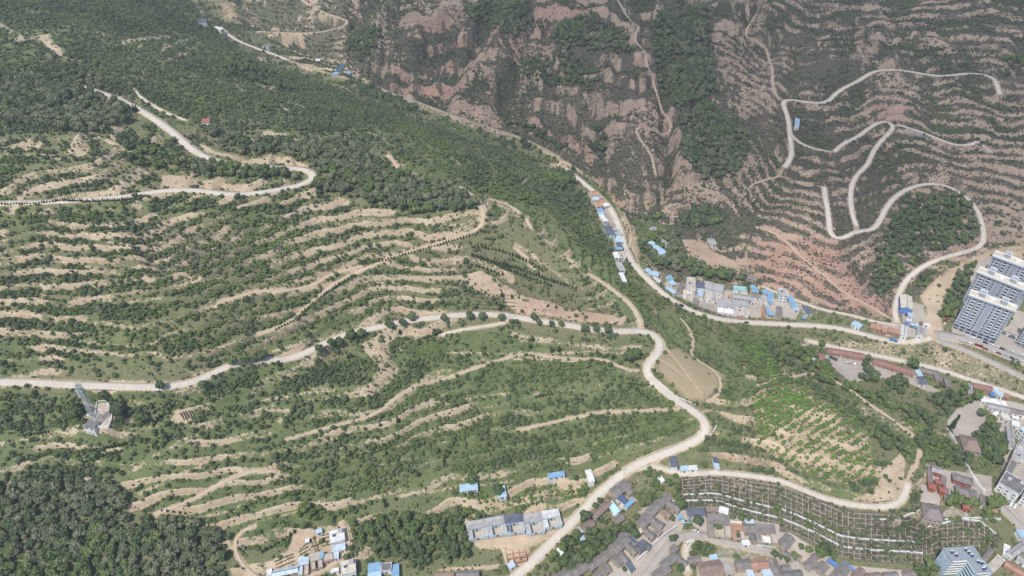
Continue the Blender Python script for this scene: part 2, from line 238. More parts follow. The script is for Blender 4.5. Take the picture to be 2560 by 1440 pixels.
# woods and thickets: tree density
for s, v in (("0 1215,120 1195,300 1205,330 1330,320 1340,370 1300,480 1300,550 1340,580 1440,-20 1460", 1.), ("520 330,680 360,860 350,1000 440,1150 470,1195 520,1050 540,900 500,790 480,810 430,760 405,700 382,600 385", .95), ("450 400,600 420,750 428,740 446,600 446,500 440", .9),
    ("-20 180,240 195,330 300,250 330,100 320,-20 300", .8), ("1590 560,1640 545,1690 590,1715 645,1800 682,1850 692,1870 705,1720 690,1640 670,1600 620", 1.), ("1720 530,1780 510,1810 550,1760 580,1690 560", .8), ("1700 300,1760 260,1850 300,1870 370,1850 430,1760 450,1710 390", 1.), ("1640 30,1760 20,1780 150,1790 230,1700 280,1655 230,1635 120", .95),
    ("1160 10,1300 0,1340 60,1280 90,1180 60", .9), ("1370 80,1480 40,1560 80,1575 130,1400 125", .85), ("1300 150,1420 130,1500 180,1480 230,1380 230,1310 200", .5), ("1260 300,1340 320,1420 370,1400 400,1320 370,1260 330", .7), ("860 110,940 60,960 100,900 160", .8), ("860 190,960 230,1050 260,1020 280,900 230", .8),
    ("1500 300,1480 400,1520 420,1510 330", .6), ("2230 540,2300 485,2440 495,2450 590,2330 640,2240 680,2180 700,2200 620", .62), ("300 350,440 370,480 420,330 420", .6), ("2200 650,2250 640,2260 700,2200 740,2170 720", .8), ("1370 435,1430 420,1440 460,1390 480", .7), ("560 120,640 160,800 230,700 230,560 180", .35),
    ("2500 150,2560 140,2560 200,2500 190", .3), ("870 1310,1100 1290,1170 1310,1170 1400,1030 1425,920 1360", .95), ("740 1275,800 1270,800 1310,760 1320", .8), ("1370 1390,1440 1345,1490 1330,1560 1320,1600 1285,1600 1330,1530 1385,1440 1425,1370 1425", 1.), ("1490 1230,1530 1215,1520 1245,1470 1290,1460 1280", .8), ("1620 1170,1700 1200,1690 1240,1650 1250,1620 1210", .6),
    ("1600 1250,1660 1230,1650 1250,1610 1280", .8), ("2430 1080,2480 1030,2520 1090,2500 1160,2450 1150", 1.), ("2320 1000,2370 960,2440 960,2440 1000,2400 1020,2380 1060", .8), ("2010 930,1990 860,2050 890,2080 950,2180 985,2290 1030,2350 1060,2340 1080,2200 1010,2060 960", .6), ("2150 900,2190 900,2190 950,2150 950", .9),
    ("2230 930,2260 940,2260 990,2210 980", .8), ("2350 1290,2480 1280,2470 1310,2350 1310", .6), ("2370 1250,2410 1240,2400 1280,2360 1290", .9), ("1900 850,1990 860,2000 930,1940 910", .5), ("2260 1130,2300 1080,2420 1140,2400 1200,2320 1160", .8), ("2180 1050,2270 1110,2260 1150,2190 1120", .45), ("2290 1400,2350 1380,2350 1440,2280 1440", .9), ("1700 1405,1790 1375,1790 1400,1720 1440", .3), ("2390 690,2440 660,2380 800,2350 790", 1.), ("2290 690,2330 680,2320 720,2290 720", .7)):
    G("wood", v, s, None, 9)
# grey-green acacia tone (against fresh green)
for s in ("0 1215,300 1205,580 1300,580 1440,-20 1460", "520 330,860 350,1200 470,1180 540,790 480,600 400", "450 400,750 428,740 446,500 445", "-20 180,330 200,330 340,-20 320", "1590 540,1880 700,1720 700,1600 620", "1620 0,1900 0,1900 460,1690 460,1640 280", "1130 -20,1600 -20,1600 230,1150 120"): G("grey", 1.0, s, None, 25)
# green shrubby slopes (thicket of bushes)
G("bush", 0.66, "-20 -20,470 -20,560 90,640 160,700 170,840 225,985 282,1270 378,1380 455,1430 510,1330 520,1215 490,1000 400,850 340,640 330,450 310,330 240,240 210,-20 190", None, 14)
G("bush", 0.85, "1340 430,1450 480,1490 560,1550 660,1600 740,1640 800,1560 730,1480 660,1400 560", None, 12)
for s, v in (("100 850,300 870,380 860,340 880,120 860", .9), ("400 870,560 830,700 790,760 780,740 800,560 850,420 890", .9), ("430 850,560 800,700 765,760 740,770 760,600 800,440 860", .9), ("0 300,200 310,330 340,200 330,0 335", .8), ("0 370,180 385,200 410,0 410", .7), ("0 530,120 540,110 575,0 575", .8),
    ("0 690,100 680,110 740,0 750", .8), ("100 750,200 755,330 760,420 750,400 800,280 805,120 780", .7), ("50 1150,180 1120,300 1130,290 1190,120 1200", .9), ("0 980,200 1000,210 1070,80 1080,0 1090", .8), ("540 900,650 900,640 960,500 1000", .7), ("780 910,900 900,910 970,820 990,760 960", .75), ("1390 900,1460 880,1460 940,1400 960", .7), ("1090 990,1200 970,1230 990,1100 1015", .8),
    ("920 950,1080 900,1100 940,960 1000", .6), ("1340 1040,1540 990,1560 1030,1350 1070", .75), ("1450 1110,1600 1080,1740 1040,1760 1050,1700 1080,1480 1140", .8), ("1100 1150,1330 1090,1400 1100,1400 1160,1150 1190", .75), ("1000 1050,1100 1070,1100 1140,1000 1130", .5), ("860 1210,1000 1170,1060 1170,1040 1210,880 1250", .8), ("1240 1190,1420 1130,1440 1160,1280 1200", .6),
    ("1740 1040,1780 1020,1860 1060,1850 1120,1790 1130,1800 1080", .8), ("540 520,700 510,740 530,600 550", .6), ("570 560,740 545,760 570,600 590", .7), ("340 500,520 490,560 520,400 540", .6), ("120 520,330 510,340 560,200 560", .6), ("640 700,740 690,760 700,650 715", .6), ("900 680,1000 670,1080 690,910 705", .7), ("1380 750,1440 770,1480 800,1400 790", .5),
    ("160 0,400 0,470 60,330 60", .9), ("300 590,420 600,500 640,380 650,300 640", .6), ("880 750,980 720,1000 750,920 770", .7), ("650 760,740 740,750 770,660 785", .8), ("1100 700,1180 700,1180 780,1100 770", .6), ("1840 840,1900 850,1950 900,1950 950,1880 900", .8)):
    G("bush", min(1, v * 1.15), s, None, 4)
# dark dry scrub on the mountain
for s, v in (("1000 90,1200 110,1180 150,1040 150", .8), ("1000 130,1090 140,1090 190,1010 180", .8), ("1200 180,1300 190,1280 260,1150 230", .6), ("1540 330,1640 340,1660 420,1600 440,1510 400", .6), ("1920 20,1960 40,1940 110,1890 110", .8), ("2080 80,2140 90,2140 140,2080 140", .7), ("2260 40,2480 50,2480 80,2300 80", .8), ("2300 210,2450 205,2450 240,2370 260", .6), ("2160 380,2330 330,2320 400,2200 440", .6), ("1780 560,1900 500,1900 540,1800 600", .6), ("1240 160,1290 140,1310 210,1270 250", .7), ("2100 700,2200 640,2180 720", .5), ("2330 480,2380 460,2430 500,2380 540", .5)):
    G("scrub", v, s, None, 10)
G("soil", .97, "1945 592,2000 630,2060 680,2130 745,2210 790", 9, 10); G("red", 1., "1930 585,2080 605,2110 630,2170 690,2245 795,2160 775,2040 742,1930 715,1880 640", None, 14); G("soil", .72, "1930 590,2080 610,2150 690,2230 785,2100 770,2000 740,1900 690", None, 30)
G("grass", .95, "1650 780,1700 790,1790 850,1810 900,1700 885,1655 850", None, 10); G("grass", .7, "1790 850,1880 870,1900 980,1830 1030,1800 1000,1810 930", None, 10)
G("soil", .97, "2440 635,2560 605,2560 660,2490 645,2400 690,2360 740,2352 790,2362 832,2310 835,2315 770,2296 742,2340 690", None, 6)
G("bush", 1., "1726 1374,1745 1360,1788 1364,1788 1394,1742 1408,1724 1400", None, 3)
G("grass", .38, "-20 960,440 985,620 930,860 880,1000 850,1260 830,1600 850,1590 930,1760 1050,1600 1130,1400 1280,900 1320,580 1320,300 1190,-20 1190", None, 25)
G("bush", .62, "650 1100,1000 1080,1400 1000,1600 960,1720 1030,1500 1110,1200 1180,900 1230,700 1220", None, 30); G("bush", .5, "300 1010,620 940,900 900,1300 890,1560 880,1560 950,1300 990,900 1060,600 1080,320 1150", None, 30); G("bush", .45, "0 560,700 560,1100 640,900 800,400 900,0 920", None, 40)
G("pave", 1., "2505 850,2540 775,2558 780,2620 800,2620 905,2520 862", None, 4); G("pave", .9, "2425 690,2445 650,2480 640,2490 690,2450 760", None, 4)
G("soil", .8, "520 10,560 30,540 55,600 50,590 15,560 -10", None, 16); G("soil", .75, "480 -5,500 25,520 45", 8, 10); G("soil", .75, "610 5,640 40,620 70", 7, 10); G("red", .4, "470 -20,660 -20,660 70,540 60", None, 20)
LATT = "1700 1195,1780 1186,1900 1203,2020 1238,2133 1280,2273 1287,2330 1298,2400 1294,2455 1304,2505 1345,2480 1390,2310 1412,2187 1406,2103 1396,2000 1342,1900 1310,1800 1276,1700 1272"
G("scrub", .38, LATT, None, 4); G("dry", .8, LATT, None, 4); G("red", .3, LATT, None, 4)
ORCH = "1885 985,1925 960,1990 965,2060 1000,2130 1050,2180 1095,2185 1200,2110 1210,1990 1172,1890 1110"
G("soil", .87, ORCH, None, 8); G("soil", .8, "1160 1245,1250 1250,1460 1190,1470 1215,1420 1245,1270 1270", None, 6); G("soil", .7, "2150 1010,2260 1050,2390 1110,2380 1130,2250 1080,2150 1030", None, 6)
for s in ("1950 60,2080 20,2250 60,2500 30", "2000 160,2150 150,2350 150,2560 160", "2250 90,2400 125,2560 130", "1990 210,2060 225", "2200 215,2330 225,2440 270", "2300 275,2440 290,2560 290", "2470 420,2560 440", "2330 420,2420 440,2500 470", "2050 60,2200 75", "1960 110,2060 120", "2480 170,2560 185", "2100 20,2240 10", "2400 60,2560 75", "2270 205,2330 210", "2090 320,2160 300"): G("soil", .75, s, 5, 7)
for s in ("1230 40,1340 20,1340 100,1280 110", "1380 180,1440 160,1550 190,1540 240,1440 250", "1340 230,1420 210,1500 240,1480 300,1380 280", "1360 320,1480 290,1480 350,1400 370", "1480 300,1640 320,1650 400,1560 420", "1020 20,1150 -10,1160 60,1040 80", "1300 90,1400 100,1400 140,1310 140", "1560 30,1640 40,1640 200,1590 160", "1880 40,1930 50,1900 130", "1810 90,1900 130,1880 200,1830 200", "1720 0,1850 10,1860 60,1800 60", "1150 240,1230 230,1270 290,1200 300", "1000 240,1080 250,1100 290,1040 280", "1880 240,1930 260,1930 340,1890 330", "1900 560,2000 580,2010 650,1930 640", "700 60,760 50,800 80,720 90", "680 20,720 10,740 60,700 50", "820 80,880 60,880 110,840 130"): G("soil", .5, s, None, 14)

for q in ("300 100,420 60,560 110,540 150,420 130", "560 170,700 190,720 230,600 225", "660 280,760 300,760 345,680 330", "880 330,1000 310,1100 360,1000 385", "1000 400,1140 420,1200 480,1100 450,1010 440", "90 60,200 40,240 90,140 120", "-20 110,60 100,110 150,0 165", "1240 380,1330 420,1350 470,1250 450", "400 190,500 210,520 260,430 250", "1130 300,1230 340,1260 380,1150 350"): G("meadow", .8, q, None, 16)
for q, v in (("1230 515,1330 565,1440 645,1560 765,1640 805,1610 775,1510 665,1410 565,1310 505", 1.), ("1340 430,1450 480,1490 560,1550 660,1600 740,1520 650,1440 560,1360 490", .6), ("1200 340,1300 400,1400 470,1330 490,1230 430", .55)): G("meadow", v, q, None, 14)
for q, w in (("280 118,330 100,420 92", 4), ("420 118,460 100,490 92", 4), ("395 140,412 108", 3), ("430 148,470 128,500 105", 4), ("0 60,30 78,52 92", 5), ("40 100,110 90,125 88", 4), ("330 125,355 112", 4), ("590 212,612 236", 3), ("700 262,716 275", 4), ("770 130,800 150", 4), ("860 190,900 205", 4), ("920 330,960 345", 3), ("960 372,990 402", 3), ("1190 372,1240 430", 3), ("1215 490,1300 540", 4), ("1130 395,1150 415", 4), ("1320 660,1360 690", 4), ("1290 610,1340 640", 4), ("1350 590,1380 610", 5), ("1420 640,1440 660", 5), ("40 182,100 195", 3), ("230 75,280 95", 3)): G("soil", .9, q, w, 3)
# ------------------------------------------------------------------ ground cover rasters (photo pixel space, 1280 x 720 with a margin), read once per ground point
MW, MH, MO = 1400, 840, 60
LAY = {k: np.zeros((MH, MW), np.float32) for k in "soil red dry grass meadow knoll pave gravel wood grey bush scrub".split()}
def _seg_d(X, Y, P, closed):
    d = np.full(X.shape, 1e9)
    n = len(P)
    for i in range(n if closed else n - 1):
        a = P[i]; b = P[(i + 1) % n]; ab = b - a; L = (ab ** 2).sum() + 1e-9
        t = np.clip(((X - a[0]) * ab[0] + (Y - a[1]) * ab[1]) / L, 0, 1)
        d = np.minimum(d, (X - a[0] - t * ab[0]) ** 2 + (Y - a[1] - t * ab[1]) ** 2)
    return np.sqrt(d)
def _inside(X, Y, P):
    r = np.zeros(X.shape, bool); n = len(P)
    for i in range(n):
        x1, y1 = P[i]; x2, y2 = P[(i + 1) % n]
        if y1 == y2: continue
        r ^= ((y1 > Y) != (y2 > Y)) & (X < (x2 - x1) * (Y - y1) / (y2 - y1) + x1)
    return r
def paint(layer, val, P, w, soft):
    pad = (w or 0) + soft + 4
    x0 = max(0, int((P[:, 0].min() - pad) / 2) + MO); x1 = min(MW, int((P[:, 0].max() + pad) / 2) + MO + 2)
    y0 = max(0, int((P[:, 1].min() - pad) / 2) + MO); y1 = min(MH, int((P[:, 1].max() + pad) / 2) + MO + 2)
    if x1 <= x0 or y1 <= y0: return
    X, Y = np.meshgrid((np.arange(x0, x1) - MO) * 2.0, (np.arange(y0, y1) - MO) * 2.0)
    if w: d = _seg_d(X, Y, P, False) - w
    else: d = _seg_d(X, Y, P, True) * np.where(_inside(X, Y, P), -1, 1)
    m = (val * (1 - sstep(-soft, soft, d))).astype(np.float32)
    a = LAY[layer]; a[y0:y1, x0:x1] = np.maximum(a[y0:y1, x0:x1], m)
for c in COVER: paint(*c)
def cover(layer, u, v): return bilin(LAY[layer], u / 2 + MO, v / 2 + MO)

# ------------------------------------------------------------------ terraces, gullies, road beds -> ground height
def terrace_strength(x, y, dry):
    n = fbm(x, y, 90, 2, 40)
    return np.clip(0.95 - 0.50 * dry * sstep(420, 120, x), 0, 1) * sstep(0.2, 0.42, n)
STEP = 5.3
def terrace(x, y, z, dry):
    wob = (fbm(x, y, 170, 2, 5) - 0.5) * 15.0 + (fbm(x, y, 52, 2, 7) - 0.5) * 8.5 + (fbm(x, y, 17, 2, 9) - 0.5) * 1.5
    t = (z + wob) / STEP; k = np.floor(t); f = t - k
    lip = sstep(0.68, 0.97, f)
    return (k + lip + 0.10 * (f - lip)) * STEP - wob, f, k
def ridged(x, y, s, seed):
    return 1 - np.abs(2 * fbm(x, y, s, 3, seed) - 1)
NI, NJ, FY0, FY1, FC, FU = 1300, 1000, 150.0, 1560.0, 250.0, 0.80
_yy = FY0 * (FY1 / FY0) ** (np.arange(NJ) / (NJ - 1)); _uu = np.linspace(-FU, FU, NI)
GXX = _uu[None, :] * (_yy[:, None] + FC); GYY = np.repeat(_yy[:, None], NI, 1)
GB = base_z(GXX, GYY)
_pu, _pv = to_px(GXX, GYY, GB)
_pu = np.clip(_pu, 2, 2558); _pv = np.clip(_pv, 2, 1438)
CV = {k: cover(k, _pu, _pv) for k in LAY}
_ts = terrace_strength(GXX, GYY, CV["dry"])
_valley = sstep(1.0, 8.0, GB - np.maximum(0, (GYY - 500) * 0.03 - 6)) * (1 - 0.8 * CV["pave"]) * (1 - CV["knoll"])
_ts = _ts * _valley * (1 - 0.75 * np.maximum(CV["bush"] * (_pv < 560), CV["wood"]))
TZ, TF, TK = terrace(GXX, GYY, GB, CV["dry"])
GZ = GB + (TZ - GB) * _ts
_mnt = sstep(330, 230, GXX - 0.55 * (GYY - 800)) * sstep(0.2, 0.6, CV["dry"])
_wb = (fbm(GXX, GYY, 150, 3, 90) - 0.5) * 46 + (fbm(GXX, GYY, 36, 3, 93) - 0.5) * 13
_t2 = (GB + _wb) / 17.0; _f2 = _t2 - np.floor(_t2); _l2 = sstep(0.52, 0.80, _f2)
_cs = _mnt * _valley * sstep(0.34, 0.5, fbm(GXX, GYY, 70, 2, 95)) * (1 - CV["wood"])
GZ = GZ + ((_l2 + 0.16 * (_f2 - _l2) - _f2) * 17.0) * _cs * 0.85
CLIFF = sstep(0.50, 0.58, _f2) * (1 - sstep(0.80, 0.87, _f2)) * _cs
BENCH = (1 - sstep(0.30, 0.48, _f2)) * _cs
_rug = 1.25 * CV["dry"] * _valley * (1 - CV["soil"] * 0.6)
_gul = ridged(GXX + 34 * fbm(GXX, GYY, 70, 2, 70), GYY * 0.42, 78, 60)
_rill = ridged(GXX + 8 * fbm(GXX, GYY, 20, 2, 71), GYY * 0.30, 19, 75)
GZ = GZ - _rug * (sstep(0.60, 1.0, _gul) * (6 + 9 * _mnt) - 2.5) - _rug * _mnt * sstep(0.55, 1.0, _rill) * 3.2 + _rug * (fbm(GXX, GYY, 12, 3, 66) - 0.5) * 3.4
GZ = GZ + (fbm(GXX, GYY, 5, 2, 67) - 0.5) * 0.55 * _valley
RISER = (sstep(0.665, 0.76, TF) * (1 - sstep(0.97, 1.0, TF))) * _ts
GUL = sstep(0.76, 0.96, _gul) * CV["dry"]
def g_ij(x, y):
    x = np.asarray(x, float); y = np.maximum(np.asarray(y, float), FY0)
    j = np.log(y / FY0) / math.log(FY1 / FY0) * (NJ - 1)
    return (x / (y + FC) + FU) / (2 * FU) * (NI - 1), j
def ground(x, y): return bilin(GZ, *g_ij(x, y))
# road beds: follow the traced line, level across, cut and fill blended into the slope
def densify(P, step):
    d = np.r_[0, np.cumsum(np.hypot(*np.diff(P, axis=0).T))]; n = max(2, int(d[-1] / step) + 1); s = np.linspace(0, d[-1], n)
    return np.stack([np.interp(s, d, P[:, k]) for k in range(P.shape[1])], 1)
def smooth1(a, k):
    w = np.ones(2 * k + 1); w /= w.sum(); return np.convolve(np.pad(a, k, mode='edge'), w, 'valid')
def spline(P, n=8):
    P = np.vstack([2 * P[0] - P[1], P, 2 * P[-1] - P[-2]]); out = []
    for i in range(1, len(P) - 2):
        p0, p1, p2, p3 = P[i - 1:i + 3]
        for t in np.linspace(0, 1, n, endpoint=False):
            out.append(0.5 * (2 * p1 + (p2 - p0) * t + (2 * p0 - 5 * p1 + 4 * p2 - p3) * t * t + (3 * p1 - p0 - 3 * p2 + p3) * t ** 3))
    out.append(P[-2]); return np.array(out)
road_lines = []
_rd = np.full(GZ.shape, 1e9, np.float32); _rz = np.zeros(GZ.shape, np.float32); _rw = np.ones(GZ.shape, np.float32)
for ri, (nm, w, surf, s) in enumerate(ROADS):
    q = densify(spline(pts(s)), 6)
    x, y, z = hit(q[:, 0], q[:, 1], base_z, 120)
    P = densify(np.stack([x, y], 1), 1.6)
    k = max(1, int(3 + w)); P = np.stack([smooth1(P[:, 0], k), smooth1(P[:, 1], k)], 1)
    z = smooth1(smooth1(base_z(P[:, 0], P[:, 1]) if w > 3 else ground(P[:, 0], P[:, 1]), 6), 6)
    road_lines.append((nm, w, surf, P, z))
    for (px_, py_), pz in zip(P, z):
        fi, fj = g_ij(px_, py_); R_ = w / 2 + (5.0 if w > 3 else 2.0)
        dx = 2 * FU / (NI - 1) * (py_ + FC); dy = py_ * math.log(FY1 / FY0) / (NJ - 1)
        i0, i1 = max(0, int(fi - R_ / dx)), min(NI, int(fi + R_ / dx) + 2); j0, j1 = max(0, int(fj - R_ / dy)), min(NJ, int(fj + R_ / dy) + 2)
        if i1 <= i0 or j1 <= j0: continue
        d = np.hypot(GXX[j0:j1, i0:i1] - px_, GYY[j0:j1, i0:i1] - py_) - w / 2
        m = d < _rd[j0:j1, i0:i1]
        _rd[j0:j1, i0:i1][m] = d[m]; _rz[j0:j1, i0:i1][m] = pz; _rw[j0:j1, i0:i1][m] = 5.0 if w > 3 else 2.0
_k = 1 - sstep(0.5, 1.0, (_rd / _rw + 0.35) / 1.35)
_near = _rd < _rw
GZ = np.where(_near, GZ * (1 - _k) + (_rz - 0.22) * _k, GZ)
RDIST = _rd
for _pp in ("241.5 1002,264 1001,272 1012,282 1018,280 1050,274 1073,211 1067,238 1042",):
    _q = pts(_pp); _x, _y, _z = hit(_q[:, 0], _q[:, 1], ground, 200); _zm = float(_z.mean()) + .3; _W = np.stack([_x, _y], 1)
    _m = (np.abs(GXX - _x.mean()) < 40) & (np.abs(GYY - _y.mean()) < 40); _d = _seg_d(GXX[_m], GYY[_m], _W, True) * np.where(_inside(GXX[_m], GYY[_m], _W), -1, 1)
    _kk = 1 - sstep(1.5, 9, _d); GZ[_m] = GZ[_m] * (1 - _kk) + _kk * (_zm - .25)

# ------------------------------------------------------------------ ground materials
class NT:
    """tiny node builder"""
    def __init__(s, name):
        s.m = bpy.data.materials.new(name); s.m.use_nodes = True; s.t = s.m.node_tree; s.b = s.t.nodes["Principled BSDF"]
        s.b.inputs["Roughness"].default_value = 0.9; s.b.inputs["Specular IOR Level"].default_value = 0.25
    def n(s, typ, **kw):
        n = s.t.nodes.new(typ)
        for k, v in kw.items(): setattr(n, k, v)
        return n
    def set(s, sock, v):
        if hasattr(v, "links") or hasattr(v, "is_linked"): s.t.links.new(v, sock)
        else: sock.default_value = v
    def noise(s, scale, detail=3.0, rough=0.6, co=None):
        n = s.n("ShaderNodeTexNoise"); n.inputs["Scale"].default_value = scale; n.inputs["Detail"].default_value = detail; n.inputs["Roughness"].default_value = rough
        s.t.links.new(co if co is not None else s.co(), n.inputs["Vector"]); return n.outputs[0]
    def co(s):
        if not hasattr(s, "_co"): s._co = s.n("ShaderNodeNewGeometry").outputs["Position"]
        return s._co
    def obj(s):
        if not hasattr(s, "_ob"): s._ob = s.n("ShaderNodeTexCoord").outputs["Object"]
        return s._ob
    def math(s, op, a, b=0.0, c=None):
        n = s.n("ShaderNodeMath", operation=op); s.set(n.inputs[0], a); s.set(n.inputs[1], b)
        if c is not None: s.set(n.inputs[2], c)
        return n.outputs[0]
    def step(s, v, lo, hi):
        n = s.n("ShaderNodeMapRange", interpolation_type='SMOOTHSTEP'); s.set(n.inputs[0], v); s.set(n.inputs[1], lo); s.set(n.inputs[2], hi); return n.outputs[0]
    def mix(s, f, a, b, mode='MIX'):
        n = s.n("ShaderNodeMix", data_type='RGBA', blend_type=mode); s.set(n.inputs["Factor"], f)
        for sock, v in ((n.inputs[6], a), (n.inputs[7], b)):
            if isinstance(v, tuple): sock.default_value = (*v, 1) if len(v) == 3 else v
            else: s.t.links.new(v, sock)
        return n.outputs[2]
    def attr(s, name):
        n = s.n("ShaderNodeAttribute", attribute_name=name); return n
    def color(s, c): s.t.links.new(c, s.b.inputs["Base Color"]); return s
    def bump(s, h, dist, strength=1.0):
        n = s.n("ShaderNodeBump"); n.inputs["Distance"].default_value = dist; n.inputs["Strength"].default_value = strength
        s.t.links.new(h, n.inputs["Height"]); s.t.links.new(n.outputs[0], s.b.inputs["Normal"])
SOIL = (0.36, 0.265, 0.178)
def make_ground():
    g = NT("loess_ground")
    A = g.attr("cover_a").outputs["Color"]; B = g.attr("cover_b").outputs["Color"]
    sa = g.n("ShaderNodeSeparateColor"); g.t.links.new(A, sa.inputs[0]); sb = g.n("ShaderNodeSeparateColor"); g.t.links.new(B, sb.inputs[0])
    bare, red, dry = sa.outputs; lush, pave, knoll = sb.outputs
    n1 = g.noise(0.42, 5, 0.7); n2 = g.noise(0.05, 4, 0.6); n3 = g.noise(1.0, 4, 0.7); n4 = g.noise(0.016, 3, 0.5)
    soil = g.mix(g.step(n2, .35, .7), (0.43, 0.335, 0.228), (0.55, 0.44, 0.312))
    soil = g.mix(g.math('MULTIPLY', dry, 0.7), soil, g.mix(n2, (0.25, 0.180, 0.138), (0.38, 0.285, 0.225)))
    soil = g.mix(red, soil, g.mix(g.step(n2, .3, .7), (0.335, 0.200, 0.150), (0.41, 0.272, 0.210)))
    soil = g.mix(g.math('MULTIPLY', g.step(n3, .45, .7), 0.5), soil, (0.17, 0.125, 0.085))
    grass = g.mix(g.step(n2, .35, .65), (0.105, 0.142, 0.055), (0.155, 0.175, 0.075))
    grass = g.mix(g.step(n1, .45, .7), grass, (0.068, 0.098, 0.038))
    weed = g.mix(g.step(n1, .4, .65), (0.185, 0.175, 0.095), (0.125, 0.138, 0.066))
    green = g.mix(g.step(g.math('ADD', lush, g.math('MULTIPLY', g.math('SUBTRACT', n4, 0.5), 0.8)), .25, .7), weed, grass)
    scrub = g.mix(g.step(n1, .4, .7), (0.082, 0.074, 0.054), (0.135, 0.112, 0.086))
    green = g.mix(dry, green, scrub)
    th = g.math('ADD', g.math('MULTIPLY', g.math('SUBTRACT', n1, 0.5), 1.9), g.math('MULTIPLY', g.math('SUBTRACT', n3, 0.5), 1.0))
    c = g.mix(g.step(g.math('ADD', bare, th), .36, .56), green, soil)
    kn = g.mix(g.step(n2, .3, .7), (0.33, 0.255, 0.17), (0.28, 0.235, 0.14))
    c = g.mix(knoll, c, g.mix(g.math('MULTIPLY', g.step(n1, .5, .8), .5), kn, (0.13, 0.135, 0.07)))
    pv = g.mix(g.step(n2, .3, .7), (0.36, 0.31, 0.265), (0.44, 0.39, 0.335))
    pv = g.mix(g.math('MULTIPLY', g.step(n3, .5, .8), .35), pv, (0.22, 0.19, 0.165))
    c = g.mix(g.step(g.math('ADD', pave, g.math('MULTIPLY', th, .35)), .35, .6), c, pv)
    g.color(c); g.bump(n1, 0.5, 0.6)
    return g.m
m_ground = make_ground()
def ground_cover_attrs():
    x, y = GXX, GYY
    n = fbm(x, y, 45, 3, 21); n2 = fbm(x, y, 14, 3, 25)
    slope = np.hypot(np.gradient(GZ, axis=1) / (np.gradient(GXX, axis=1) + 1e-6), np.gradient(GZ, axis=0) / (np.gradient(GYY, axis=0) + 1e-6))
    dry = CV["dry"]
    streak = fbm(x * 2.6, y * 0.55, 16, 3, 27); big = fbm(x, y, 75, 2, 29)
    bare = 0.02 + 0.45 * (n - 0.5) + RISER * np.clip(0.66 + 0.16 * dry + 1.0 * (n2 - 0.45) + 1.7 * (big - 0.5), 0, 1.1)
    bare = bare + dry * (0.16 + 0.14 * _mnt + (1.0 + 0.7 * _mnt) * (streak - 0.5) + 0.8 * (big - 0.5) + 0.8 * (fbm(x * 1.6, y, 7, 2, 31) - 0.5)) - 0.38 * GUL + dry * sstep(0.55, 1.1, slope) * 0.30 * (n > 0.42)
    bare = bare + CLIFF * (0.42 + 1.3 * (streak - 0.5)) - BENCH * 0.42
    bare = bare - 0.55 * CV["grass"] - 0.5 * np.maximum(np.maximum(CV["wood"], CV["bush"]), CV["scrub"])
    bare = np.minimum(bare, 0.72); smooth_cut = sstep(0.88, 0.94, CV["soil"])
    bare = np.maximum(bare, CV["soil"] * (0.50 + 0.25 * smooth_cut + 0.9 * (n2 - 0.35)))
    bare = np.maximum(bare, CV["gravel"] * (0.3 + n2))
    bare = np.maximum(bare, 0.75 * (1 - sstep(0.2, 2.2, RDIST)))
    lush = np.clip(0.32 + CV["grass"] * 0.8 + CV["meadow"] * .5 + 0.5 * (n - 0.5) + 0.3 * CV["bush"], 0, 1) * (1 - dry * 0.6)
    red = np.clip(CV["red"] + 0.15 * dry, 0, 1)
    one = np.ones_like(bare)
    a = np.stack([np.clip(bare, 0, 1), red, dry, one], -1); b = np.stack([lush, CV["pave"], CV["knoll"], one], -1)
    return a, b
COVA, COVB = ground_cover_attrs()
_i = np.arange(NJ * NI).reshape(NJ, NI)
_f = np.stack([_i[:-1, :-1], _i[:-1, 1:], _i[1:, 1:], _i[1:, :-1]], -1).reshape(-1, 4)
me = mesh_np("terrain", np.stack([GXX, GYY, GZ], -1).reshape(-1, 3), _f, [m_ground], smooth=True)
for nm, arr in (("cover_a", COVA), ("cover_b", COVB)):
    at = me.attributes.new(nm, 'FLOAT_COLOR', 'POINT'); at.data.foreach_set("color", arr.astype(np.float32).reshape(-1))
terrain = tag(link(bpy.data.objects.new("terrain", me)), "terraced loess hills with scrub and bare banks", "hills", kind="structure")

# ------------------------------------------------------------------ roads and paths: ribbons with thickness laid on their beds
def road_mat(name, c1, c2, c3, joints=0.0):
    g = NT(name); at = g.attr("lane").outputs["Vector"]; sx = g.n("ShaderNodeSeparateXYZ"); g.t.links.new(at, sx.inputs[0]); n1 = g.noise(0.12, 4, .6); n2 = g.noise(1.6, 4, .7); n3 = g.noise(0.4, 3, .6)
    c = g.mix(g.step(n1, .3, .7), c1, c2); c = g.mix(g.math('MULTIPLY', g.step(n2, .5, .8), .45), c, c3); c = g.mix(g.math('MULTIPLY', g.step(n3, .55, .75), .35), c, c3)
    trk = g.step(g.math('ABSOLUTE', g.math('SUBTRACT', g.math('ABSOLUTE', sx.outputs[0]), .5)), .22, .08); c = g.mix(g.math('MULTIPLY', trk, g.math('MULTIPLY', n1, .38)), c, c3)
    edge = g.step(g.math('ADD', g.math('ABSOLUTE', sx.outputs[0]), g.math('MULTIPLY', n3, .45)), 1.02, 1.28); c = g.mix(g.math('MULTIPLY', edge, .75), c, (0.36, 0.275, 0.19))
    if joints: jn = g.step(g.math('ABSOLUTE', g.math('SUBTRACT', g.math('FRACT', g.math('DIVIDE', sx.outputs[1], joints)), .5)), .04, .015); c = g.mix(g.math('MULTIPLY', jn, .45), c, c3)
    return g.color(c).m
